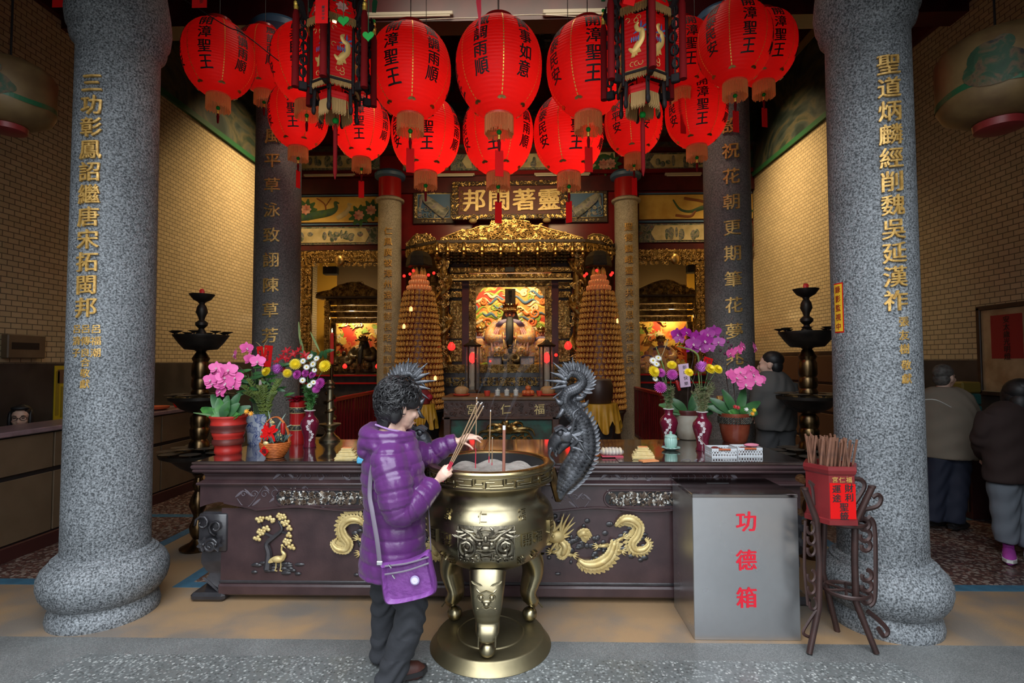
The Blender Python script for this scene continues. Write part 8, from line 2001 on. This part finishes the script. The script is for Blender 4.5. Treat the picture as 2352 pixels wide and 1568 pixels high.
Y0 = 5.2; F1 = basis(math.radians(68)); A1 = basis(math.radians(25)); p_ = lambda x, y, d=0: P(x, y, Y0 + d)
o = figure('man in a tan jacket and navy trousers standing at the right counter', p_(2170, 867), F1, mat('tan_jacket', (.20, .165, .125), .8), mat('navy_trousers', (.012, .016, .035), .8), GREYH, {'axis': A1, 'torso': [(p_(2180, 1050), .24, .17), (p_(2180, 1000), .245, .17), (p_(2175, 940), .24, .15), (p_(2172, 905), .21, .12), (p_(2168, 888), .10, .09)],
 'arms': [([p_(2215, 916, -.05), p_(2238, 960, -.05), p_(2250, 985, .0), p_(2272, 1005, .12)], [.07, .08, .07, .055]), ([p_(2132, 914, .1), p_(2120, 970, .15), p_(2180, 1010, .3)], [.085, .08, .06])], 'legs': [([p_(2160, 1050), p_(2150, 1120), p_(2140, 1195)], [.115, .095, .085]), ([p_(2200, 1050, -.02), p_(2198, 1120, -.05), p_(2190, 1200, -.05)], [.115, .095, .085])]})
for x, d in ((2140, .05), (2190, -.05)): q = p_(x, 1200, d); q.z = 0; shoe(o, q - V(.04, .02, 0), q + V(.2, .1, 0), BLACK)
MB().tube(spline([p_(2118, 918, -.12), p_(2150, 918, -.2), p_(2185, 935, -.18)], 4), .004, 5).build('white_seam', WHITE, o)
Y0 = 4.45; F1 = basis(math.radians(8)); A1 = basis(math.radians(-5))
o = figure('woman in a dark brown coat, grey jeans and purple sports shoes, right edge', p_(2338, 905), F1, mat('dark_brown_coat', (.028, .014, .012), .85), mat('grey_jeans', (.15, .17, .20), .8), HAIR, {'axis': A1, 'torso': [(p_(2330, 1105), .235, .16), (p_(2328, 1040), .235, .16), (p_(2325, 970), .235, .15), (p_(2328, 935), .2, .12), (p_(2335, 920), .09, .09)], 'hair': [((0, -.06, -.07), (.105, .075, .10)), ((-.06, 0, -.02), (.05, .08, .10)), ((.06, 0, -.02), (.05, .08, .10)), ((0, -.02, .03), (.11, .11, .10))],
 'arms': [([p_(2275, 950), p_(2255, 1010, .05), p_(2262, 1045, .25)], [.085, .08, .06]), ([p_(2385, 950), p_(2400, 1020, .05), p_(2390, 1050, .25)], [.085, .08, .06])], 'legs': [([p_(2305, 1105), p_(2308, 1170), p_(2312, 1245)], [.12, .095, .08]), ([p_(2358, 1105), p_(2362, 1180), p_(2365, 1258)], [.12, .095, .08])]})
VSH = mat('purple_sports_shoe', (.42, .06, .38), .5)
for x in (2312, 2362): q = p_(x, 1262); q.z = 0; shoe(o, q + V(.06, .05, 0), q + V(-.12, -.16, 0), VSH, 1, WHITE)
Y0 = 5.0; F1 = basis(math.radians(-55)); A1 = basis(math.radians(-35))
o = figure('man in a dark grey padded coat standing behind the right oil lamp stand', p_(1768, 838), F1, mat('grey_padded_coat', (.085, .082, .078), .85), mat('grey_trousers', (.06, .06, .062), .8), HAIR, {'axis': A1, 'torso': [(p_(1782, 985), .215, .16), (p_(1782, 940), .22, .17), (p_(1780, 895), .22, .16), (p_(1778, 868), .18, .12), (p_(1772, 852), .09, .08)],
 'arms': [([p_(1750, 880, -.05), p_(1740, 920, -.05), p_(1738, 945, .1)], [.085, .08, .06]), ([p_(1810, 880, .05), p_(1815, 930, .05), p_(1790, 950, .2)], [.085, .08, .06])], 'legs': [([p_(1765, 985), p_(1760, 1060), p_(1755, 1215)], [.11, .095, .08]), ([p_(1800, 985), p_(1800, 1060), p_(1800, 1215)], [.11, .095, .08])]})
for x in (1757, 1800): q = p_(x, 1210); q.z = 0; shoe(o, q + V(.05, -.05, 0), q + V(-.15, .1, 0), BLACK)
Y0 = 5.02; hc2 = P(48, 960, Y0); F1 = basis(math.radians(145))
o = figure('woman with glasses and dark hair sitting behind the left counter', hc2, F1, mat('black_sweater', (.015, .014, .016), .9), TROU, HAIR, {'torso': [(hc2 + V(0, 0, -.62), .2, .16), (hc2 + V(0, 0, -.4), .2, .15), (hc2 + V(0, 0, -.25), .19, .12), (hc2 + V(0, 0, -.18), .08, .08)], 'hair': [((0, -.05, -.06), (.09, .06, .11)), ((-.075, .0, -.03), (.025, .05, .11)), ((.075, .0, -.03), (.025, .05, .11)), ((0, .05, .10), (.07, .045, .025))],
 'arms': [([hc2 + V(.2, -.03, -.3), hc2 + V(.24, -.1, -.5), hc2 + V(.12, -.28, -.45)], [.07, .06, .05]), ([hc2 + V(-.2, .03, -.3), hc2 + V(-.25, 0, -.5), hc2 + V(-.1, -.2, -.48)], [.07, .06, .05])], 'legs': [([hc2 + V(.08, 0, -.68), hc2 + V(.15, -.40, -.68), hc2 + V(.13, -.40, -1.12)], [.09, .075, .06]), ([hc2 + V(-.08, 0, -.68), hc2 + V(-.1, -.42, -.68), hc2 + V(-.1, -.42, -1.12)], [.09, .075, .06])]})
g = MB(); Q = lambda x, y, z: hc2 + F1 @ V(x, y, z)
for sg in (-1, 1): g.tube([Q(sg * .034 + .025 * math.cos(a), .104, .004 + .018 * math.sin(a)) for a in [k * .52 for k in range(13)]], .0028, 5); g.tube([Q(sg * .058, .10, .008), Q(sg * .078, -.01, .006)], .0025, 5)
g.tube([Q(-.01, .106, .006), Q(.01, .106, .006)], .0025, 5); g.build('glasses', BLACK, o)
t = thing('stool', 'low stool under the woman behind the left counter', 'stool', V(hc2.x, hc2.y, 0)); sz_ = hc2.z - .78; MB().lathe([(.17, sz_ - .04), (.18, sz_ - .02), (.17, sz_)], seg=24).build('seat', DARKW, t)
for k in range(4): a = k * PI / 2 + .7; MB().tube([(.12 * math.cos(a), .12 * math.sin(a), sz_ - .03), (.16 * math.cos(a), .16 * math.sin(a), 0)], .014, 8).build('leg', DARKW, t)

# ================================================================== DONATION BOX AND STICK STAND
bx0, bx1, by0, by1, bh = .985, 1.60, 3.145, 3.565, .846
db = thing('donation_box', 'stainless steel donation box with three red characters before the offering table', 'box', ((bx0 + bx1) / 2, (by0 + by1) / 2, 0)); w_, d_ = bx1 - bx0, by1 - by0
mb = MB(); mb.box((0, 0, bh / 2 - .005), (w_, d_, bh - .01), b=.003); mb.build('casing', STEEL, db, smooth=0)
mb = MB(); mb.box((0, -.002, bh - .012), (w_ + .006, d_ + .002, .024), b=.004); mb.build('lid', mat('mirror_steel', (.36, .34, .34), .16, 1.0), db, smooth=0)
MB().box((-.06, .06, bh + .001), (.14, .012, .004)).build('coin_slot', BLACK, db, smooth=0)
mb = MB()
for ch, px, py in (('功', 1714, 1197), ('德', 1714, 1286), ('箱', 1715, 1372)):
 q = P(px, py, by0) - db.location; write(mb, ch, .125, flatmap((q.x, -d_ / 2 - .001, q.z), EX, EZ, EN), 1, depth=.002, bold=.03, slant=.04)
mb.build('lettering', mat('cherry_red', (.62, .012, .03), .4), db, smooth=0)
sx, sy = 1.895, 3.06
st = thing('iron_stand', 'brown wrought iron scroll stand under the red stick box beside the right column', 'stand', (sx, sy, 0)); WI = mat('rust_brown_iron', (.055, .026, .022), .45, .3, c2=(.035, .018, .016), vs=12)
def lp(px, py, dy=0): return P(px, py, sy + dy) - st.location
for pts, sg in (([(1848, 1122, -.05), (1874, 1190, -.02), (1882, 1290, -.02), (1880, 1395, -.02), (1858, 1470, -.06)], -1), ([(2003, 1118, -.03), (1964, 1200, -.01), (1963, 1290, -.01), (1966, 1382, -.01), (2012, 1466, -.05)], 1)):
 q = [lp(*a) for a in pts]; q[-1].z = .008; MB().tube(q, [.017, .018, .018, .018, .016], 12).lathe([(.0, 0), (.02, 0), (.02, .012), (.013, .012)], q[0] - V(0, 0, .004), 12).build('leg', WI, st)
 sc = MB(); X0 = 1990 if sg > 0 else 1858
 if sg > 0:
  for cx, cy, r in ((1985, 1205, 14), (1986, 1230, 15), (1988, 1254, 13), (1990, 1322, 14), (1990, 1347, 14), (1990, 1374, 14)): sc.tube([lp(cx + r * math.cos(a) * (1 - i * .03), cy + r * math.sin(a) * (1 - i * .03)) for i, a in enumerate([k * .5 - 1.5 for k in range(11)])], .0065, 4, 2.0, hint=(0, 1, 0))
  sc.tube(spline([lp(1996, 1188), lp(2008, 1205), lp(2011, 1270), lp(2010, 1370), lp(1998, 1392)], 5), .0065, 4, 2.0, hint=(0, 1, 0))
  for c in ([(1985, 1170), (2015, 1162), (2024, 1145), (2016, 1136), (2004, 1142)], [(1985, 1172), (1980, 1187), (1992, 1192), (2000, 1185)], [(1960, 1160), (1985, 1120), (1978, 1102), (1950, 1098)], [(1992, 1402), (2025, 1430), (2040, 1450), (2030, 1460), (2016, 1440)]): sc.tube(spline([lp(*a) for a in c], 5), .0065, 4, 2.0, hint=(0, 1, 0))
 else:
  for cx, cy, r in ((1862, 1212, 9), (1864, 1236, 9), (1864, 1262, 9), (1864, 1322, 9), (1864, 1350, 9), (1868, 1386, 9)): sc.tube([lp(cx + r * math.cos(a), cy + 1.5 * r * math.sin(a), -.03) for a in [k * .5 - 1.5 for k in range(11)]], .009, 4, .5, hint=(1, 0, 0))
  for c in ([(1870, 1160), (1866, 1120), (1858, 1105), (1870, 1115)], [(1850, 1195), (1848, 1300), (1856, 1390)], [(1876, 1400), (1850, 1440), (1846, 1455), (1862, 1462), (1864, 1448)]): sc.tube(spline([lp(*a, -.03) for a in c], 5), .009, 4, .5, hint=(1, 0, 0))
 sc.build('scrollwork', WI, st)
q = lp(1905, 1200, .17); MB().tube([q + V(-.03, 0, .0), q + V(-.03, .03, -.3), V(-.02, .20, .0)], .017, 10).build('leg', WI, st)
for z, r in ((lp(1920, 1203).z, .11), (lp(1920, 1365).z, .115)):
 mb = MB(); mb.tube([V(-.045 + r * math.cos(a), .06 + r * math.sin(a), z) for a in [k * PI / 16 for k in range(33)]], .012, 6, .5, cap=False)
 for k in range(3): a = k * PI / 3; mb.tube([V(-.045 + r * math.cos(a), .06 + r * math.sin(a), z), V(-.045 - r * math.cos(a), .06 - r * math.sin(a), z)], .008, 5)
 mb.build('ring_shelf', WI, st)
zb, zt_ = P(1920, 1203, sy).z + .012, P(1920, 1066, sy).z; rb = thing('stick_box', 'red hexagonal fortune stick box with red paper label on the iron stand', 'box', (1.772, sy + .05, zb), .0); Hh = zt_ - zb; RBX = mat('oxide_red_paint', (.20, .02, .022), .35, c2=(.15, .014, .016), vs=6); RZ = -.05
hx = lambda r, z: [V(r * math.cos(PI / 3 * k + RZ), r * math.sin(PI / 3 * k + RZ), z) for k in range(6)]
def hexring(levels):
 mb = MB(); vs = []
 for r, z in levels: vs += hx(r, z)
 return mb.add(vs, [(i * 6 + k, i * 6 + (k + 1) % 6, (i + 1) * 6 + (k + 1) % 6, (i + 1) * 6 + k) for i in range(len(levels) - 1) for k in range(6)])
hexring([(.0, .004), (.150, .004), (.150, .03), (.138, .034), (.138, Hh - .05), (.146, Hh - .04), (.152, Hh - .02), (.148, Hh), (.125, Hh), (.125, Hh - .12), (0, Hh - .12)]).build('case', RBX, rb, smooth=0)
k0 = hx(.139, 0)[4]; k1 = hx(.139, 0)[5]; exx = (k1 - k0).normalized(); nn = exx.cross(V(0, 0, 1)); mid = (k0 + k1) / 2
fm = lambda d: flatmap(mid + nn * d, exx, (0, 0, 1), nn); f_ = fm(.001)
pp = MB(); q = lambda u, v: f_(u, v, 0); pp.prism([(-.066, .037), (.072, .037), (.072, Hh - .095), (-.066, Hh - .09)], mid + nn * .0005, exx, (0, 0, 1), .0015)
o = pp.build('paper_label', REDP, rb, smooth=0); mb = MB(); z1 = Hh - .118
write(mb, '財利', .048, fm(.0025), 1.06, depth=.0005, bold=.035, u0=.037, v0=z1); write(mb, '運途', .048, fm(.0025), 1.06, depth=.0005, bold=.035, u0=-.030, v0=z1 - .005); write(mb, '聖籤', .050, fm(.0025), 1.02, depth=.0005, bold=.03, u0=.008, v0=z1 - .104)
mb.build('label_writing', INK, o, smooth=0); write(MB(), '宮仁福', .034, fm(.001), 1.1, False, depth=.001, bold=.01, u0=-.036, v0=Hh - .072).build('gold_lettering', GILT, rb, smooth=0)
SWD = mat('fortune_stick_wood', (.20, .085, .045), .7, c2=(.12, .05, .03), vs=20); rs = random.Random(11); base_o = None
for i in range(58):
 a = i * 2.4; r = .112 * math.sqrt((i + .5) / 58); p = rb.location + V(r * math.cos(a), r * math.sin(a), Hh - .118)
 if base_o is None: base_o = MB().box((0, 0, .135), (.012, .007, .27), b=.0015).build('fortune_stick', SWD, None, smooth=0); o = base_o
 else: o = base_o.copy(); COL.objects.link(o)
 o.location = p; o.rotation_euler = (-.16 * math.sin(a) * r / .112 + rs.uniform(-.03, .03), .16 * math.cos(a) * r / .112 + rs.uniform(-.03, .03), rs.uniform(0, 3)); o.scale = (1, 1, rs.uniform(.90, 1.04))
 tag(o, 'brown wooden fortune stick standing among others in the red hexagonal box', 'fortune stick', 'fortune sticks in the red box')
# ================================================================== OIL LAMP STANDS
def lampstand(x, y, lab):
 t = thing('oil_lamp_stand', lab, 'lamp stand', (x, y, 0)); k = .00379; z = lambda py: 1.63 - (py - 830) * k
 MB().lathe([(.13, 0), (.14, .02), (.06, .06), (.035, .09), (.06, .14), (.068, .20), (.045, .25), (.035, .29), (.05, .33), (.07, .38), (.06, .44), (.03, .50), (.05, .56), (.03, .62), (.05, z(1088))], seg=28).lathe([(.045, z(1030)), (.085, z(1026)), (.08, z(1015)), (.06, z(1008)), (.075, z(1000)), (.078, z(985)), (.068, z(980)), (.078, z(970)), (.074, z(955)), (.05, z(948))], seg=28).lathe([(.07, z(905)), (.075, z(900)), (.062, z(892)), (.072, z(885)), (.072, z(870)), (.063, z(866)), (.073, z(860)), (.072, z(835)), (.06, z(828)), (.072, z(820)), (.045, z(808)), (.03, z(802))], seg=28).build('brass_stem', BRASSD, t, smooth=.7)
 MB().lathe([(.03, z(768)), (.045, z(762)), (.03, z(755)), (.022, z(750)), (.05, z(742)), (.05, z(736)), (.022, z(730)), (.03, z(722)), (.048, z(712)), (.04, z(700)), (.022, z(692)), (.03, z(688))], seg=24).build('upper_stem', IRON, t, smooth=.7)
 MB().lathe([(.03, z(688)), (.07, z(682)), (.10, z(671)), (.103, z(669)), (.095, z(671)), (.02, z(680))], seg=30).build('top_dish', IRON, t)
 for nm, pr in (('upper_bowl', [(.03, z(806)), (.05, z(801)), (.13, z(799)), (.175, z(785)), (.205, z(773)), (.222, z(767)), (.222, z(765)), (.20, z(769)), (.05, z(773))]), ('middle_tray', [(.08, z(946)), (.16, z(935)), (.20, z(922)), (.245, z(916)), (.25, z(909)), (.235, z(911)), (.05, z(908))]), ('lower_tray', [(.05, z(1086)), (.14, z(1072)), (.22, z(1054)), (.30, z(1046)), (.31, z(1038)), (.29, z(1041)), (.05, z(1034))])): MB().lathe(pr, seg=40).build(nm, IRON, t, smooth=.8)
 for n, r, zz, cr, ch in ((8, .21, z(766), .045, .035), (7, .20, z(908), .075, .022), (8, .25, z(1038), .08, .022), (6, .15, z(1030), .07, .02)):
  c0 = None
  for i in range(n):
   a = 2 * PI * i / n + .3
   if c0 is None: c0 = MB().lathe([(cr * .12, 0), (cr * .15, ch * .5), (cr * .4, ch * .6), (cr, ch), (cr * 1.02, ch * 1.05), (cr * .9, ch), (0, ch * .7)], seg=18).build('oil_dish', IRON if n == 8 and r < .22 else mat('dusty_dish', (.10, .085, .07), .5, .4) if not bpy.data.materials.get('dusty_dish') else bpy.data.materials['dusty_dish'], t); o = c0
   else: o = c0.copy(); COL.objects.link(o)
   o.location = (r * math.cos(a), r * math.sin(a), zz - .004)
 q = thing('candle_stub', 'red candle stub on top of the ' + ('left' if x < 0 else 'right') + ' oil lamp stand', 'candle', (x, y, z(679))); RW = bpy.data.materials['red_wax']
 MB().lathe([(.02, 0), (.018, .03), (.02, .07), (.012, .085)], seg=10, wave=lambda a, z_: 1 + .2 * math.sin(3 * a + z_ * 50)).build('wax', RW, q); MB().ell((.04, -.03, .02), (.03, .02, .012), None, 8, 6).build('melted_wax', RW, q)
lampstand(-2.88, 4.58, 'tall tiered oil lamp stand of dark brass left of the offering table'); lampstand(2.40, 4.50, 'tall tiered oil lamp stand of dark brass right of the offering table')
# ================================================================== COUNTERS, NOTICES AND STORES AT THE WALLS
CP = mat('brown_laminate', (.16, .11, .065), .5, c2=(.12, .08, .045), vs=3); MAR = mat('mahogany_base', (.05, .014, .013), .4)
t = thing('service_counter', 'long brown panelled counter with pinkish top along the left wall', 'counter', (-4.46, 5.0, 0))
MB().box((0, 0, .54), (.38, 3.5, .94)).build('body', BLACK, t, smooth=0); MB().box((.005, 0, 1.045), (.46, 3.56, .045), b=.008).build('countertop', mat('pink_stone_top', (.30, .20, .22), .3, c2=(.22, .15, .16), vs=14), t, smooth=0); MB().box((.01, 0, .06), (.40, 3.5, .13), b=.01).build('kickboard', MAR, t, smooth=0)
for i in range(5):
 for z0, z1 in ((.14, .66), (.70, 1.01)): MB().box((.195, -1.40 + .7 * i, (z0 + z1) / 2), (.02, .685, z1 - z0), b=.003).build('panel', CP, t, smooth=0)
o = tag(MB().lathe([(.10, 0), (.15, .02), (.16, .045), (.15, .045), (.10, .015)], seg=24).build('tray', mat('orange_tray', (.65, .12, .04), .4), None), 'orange tray on the far end of the left counter', 'tray'); o.location = (-4.42, 6.15, 1.068)
o = tag(MB().box((0, 0, .07), (.01, .22, .14), Matrix.Rotation(-.5, 3, 'Y')).build('red_folder', REDP, None, smooth=0), 'red folder propped on the far end of the left counter', 'folder'); o.location = (-4.36, 6.5, 1.07)
def wallsheet(lab, cat, name, X, y0, y1, z0, z1, m, s, extra):
 t = thing(name, lab, cat, (X, (y0 + y1) / 2, z0)); MB().box((-s * .004, 0, (z1 - z0) / 2), (.008, abs(y1 - y0), z1 - z0)).build('sheet', m, t, smooth=0)
 for (u0, u1, v0, v1, mm) in extra: MB().box((-s * .0095, lerp(y0, y1, (u0 + u1) / 2) - t.location.y, lerp(0, z1 - z0, (v0 + v1) / 2)), (.003, abs(y1 - y0) * (u1 - u0), (z1 - z0) * (v1 - v0))).build('printed_panel', mm, t, smooth=0)
 return t
NY = mat('poster_yellow', (.52, .40, .02), .5); OLV = mat('poster_print', (.30, .23, .02), .6)
t = wallsheet('yellow printed chart on the left wall behind the seated woman', 'poster', 'wall_chart', WL + .013, 5.75, 6.35, .98, 1.60, NY, -1, [(.06, .94, .68, .93, mat('poster_head', (.16, .09, .05), .6)), (.14, .94, .06, .62, OLV), (.03, .10, .1, .9, OLV)])
write(MB(), '農民曆平安', .05, flatmap((.011, -.17, .52), (0, 1, 0), (0, 0, 1), (1, 0, 0)), 1.1, False, depth=.001, bold=.02, cuts=2).build('heading', NY, t, smooth=0)
t = thing('wooden_box', 'small brown wooden box with dark slot on the left tiled wall', 'box', (WL + .04, 5.36, 1.68)); MB().box((0, 0, .125), (.08, .42, .25), b=.01).build('case', CP, t, smooth=0); MB().box((.035, -.02, .13), (.016, .3, .07)).build('slot', BLACK, t, smooth=0)
t = wallsheet('framed cream notice board with red paper on the right tiled wall', 'notice board', 'notice_board', WR - .01, 5.72, 4.75, 1.30, 2.16, mat('notice_cream', (.42, .30, .17), .7, c2=(.28, .18, .09), vs=6), 1, [(.14, .50, .40, .92, mat('notice_red', (.26, .012, .015), .6)), (.66, 1, .30, 1, REDD)])
for (c, d) in (((0, 0, .88), (.05, 1.02, .05)), ((0, 0, -.02), (.05, 1.02, .05)), ((0, .49, .43), (.05, .05, .92)), ((0, -.49, .43), (.05, .05, .92))): MB().box(c, d, b=.006).build('frame', DARKW, t, smooth=0)
write(MB(), '安太歲光明燈', .075, flatmap((-.013, .17, .74), (0, -1, 0), (0, 0, 1), (-1, 0, 0)), 1.0, depth=.001, cuts=2).build('writing', INK, t, smooth=0)
t = thing('service_desk', 'dark brown desk at the right wall before the standing man', 'desk', (4.69, 6.12, 0)); MB().box((0, 0, .88), (.36, 1.3, .05), b=.008).build('desktop', DARKW, t, smooth=0); MB().box((.02, 0, .43), (.30, 1.24, .85)).build('body', MAR, t, smooth=0)
for z in (.2, .5): MB().box((-.14, 0, z), (.02, 1.18, .26), b=.004).build('drawer', DARKW, t, smooth=0)
zz = .905; r = random.Random(3)
for i, (c, lab) in enumerate((((.10, .03, .03), 'dusky red lowest bundle in the stack on the right desk'), ((.02, .13, .13), 'teal bundle, lower of the two, in the stack on the right desk'), ((.02, .11, .10), 'teal bundle, upper of the two, in the stack on the right desk'), ((.19, .14, .02), 'yellow topmost bundle in the stack on the right desk'))):
 o = tag(MB().box((0, 0, .062), (.24, .2, .12), rotz(.1 * i - .1), .015).build('paper_bundle', mat('bundle%d' % i, c, .7), None, smooth=.5), lab, 'bundle', 'bundles on the right desk'); o.location = (4.68, 5.72, zz); zz += .124
t = thing('red_shrine_board', 'red board with gold emblem behind the man at the right desk', 'board', (4.55, 6.72, 0)); MB().prism([(-.17, .9), (.17, .9), (.19, 1.55), (.12, 1.70), (-.12, 1.70), (-.19, 1.55)], (0, 0, 0), EX, EZ, .03).build('board', REDB, t, smooth=0); carving(MB(), (-.12, -.034, 1.0), EX, EZ, EN, .24, .5, .12, .02, 3).build('gold_emblem', GOLDP, t, smooth=6); MB().box((0, .0, .45), (.34, .3, .9), b=.01).build('cabinet', REDW, t, smooth=0)
t = thing('wooden_cabinet', 'low dark wooden cabinet along the right wall behind the man in grey', 'cabinet', (4.62, 8.5, 0)); MB().box((0, 0, .9), (.5, 2.2, 1.74), b=.01).build('body', DARKW, t, smooth=0)
for i in range(4): MB().box((-.255, 0, .25 + .42 * i), (.02, 2.1, .38), b=.005).build('drawer', mat('cabinet_wood', (.09, .045, .025), .45) if i == 0 else bpy.data.materials['cabinet_wood'], t, smooth=0)
o = tag(MB().tube(spline([P(905, 50, 5.5), P(1000, 44, 5.5), P(1120, 40, 5.5), P(1240, 34, 5.5), P(1420, 44, 5.5), P(1500, 25, 5.5)], 6), .006, 6).build('cable', CREAM, None), 'thin pale cable sagging along the red beam over the lanterns', 'cable')
o = tag(MB().tube(spline([P(380, -30, 3.9), P(440, 10, 3.9), P(520, 60, 3.9), P(560, 78, 3.9), P(640, 140, 3.9)], 6), .004, 6).build('cable', BLACK, None), 'thin dark cable hanging before the leftmost lanterns', 'cable')
sm = MB(); r = random.Random(5)
for x, y, Y in ((1127, 938, 3.05), (1158, 974, 2.97), (1095, 912, 3.02)):
 q = P(x, y, Y); ph = r.uniform(0, 6); sm.tube([q + V(.02 * i * .5 + .03 * (i / 14) * math.sin(i * .7 + ph), .02 * i, .028 * i) for i in range(15)], [.003 + .0028 * i for i in range(15)], 8, .35)
o = sm.build('incense_smoke', mat('smoke', (.75, .80, .9), .9, alpha=.012, spec=0), None, smooth=6); tag(o, 'faint blue wisps of smoke drifting up from the incense sticks', 'smoke', kind='stuff')
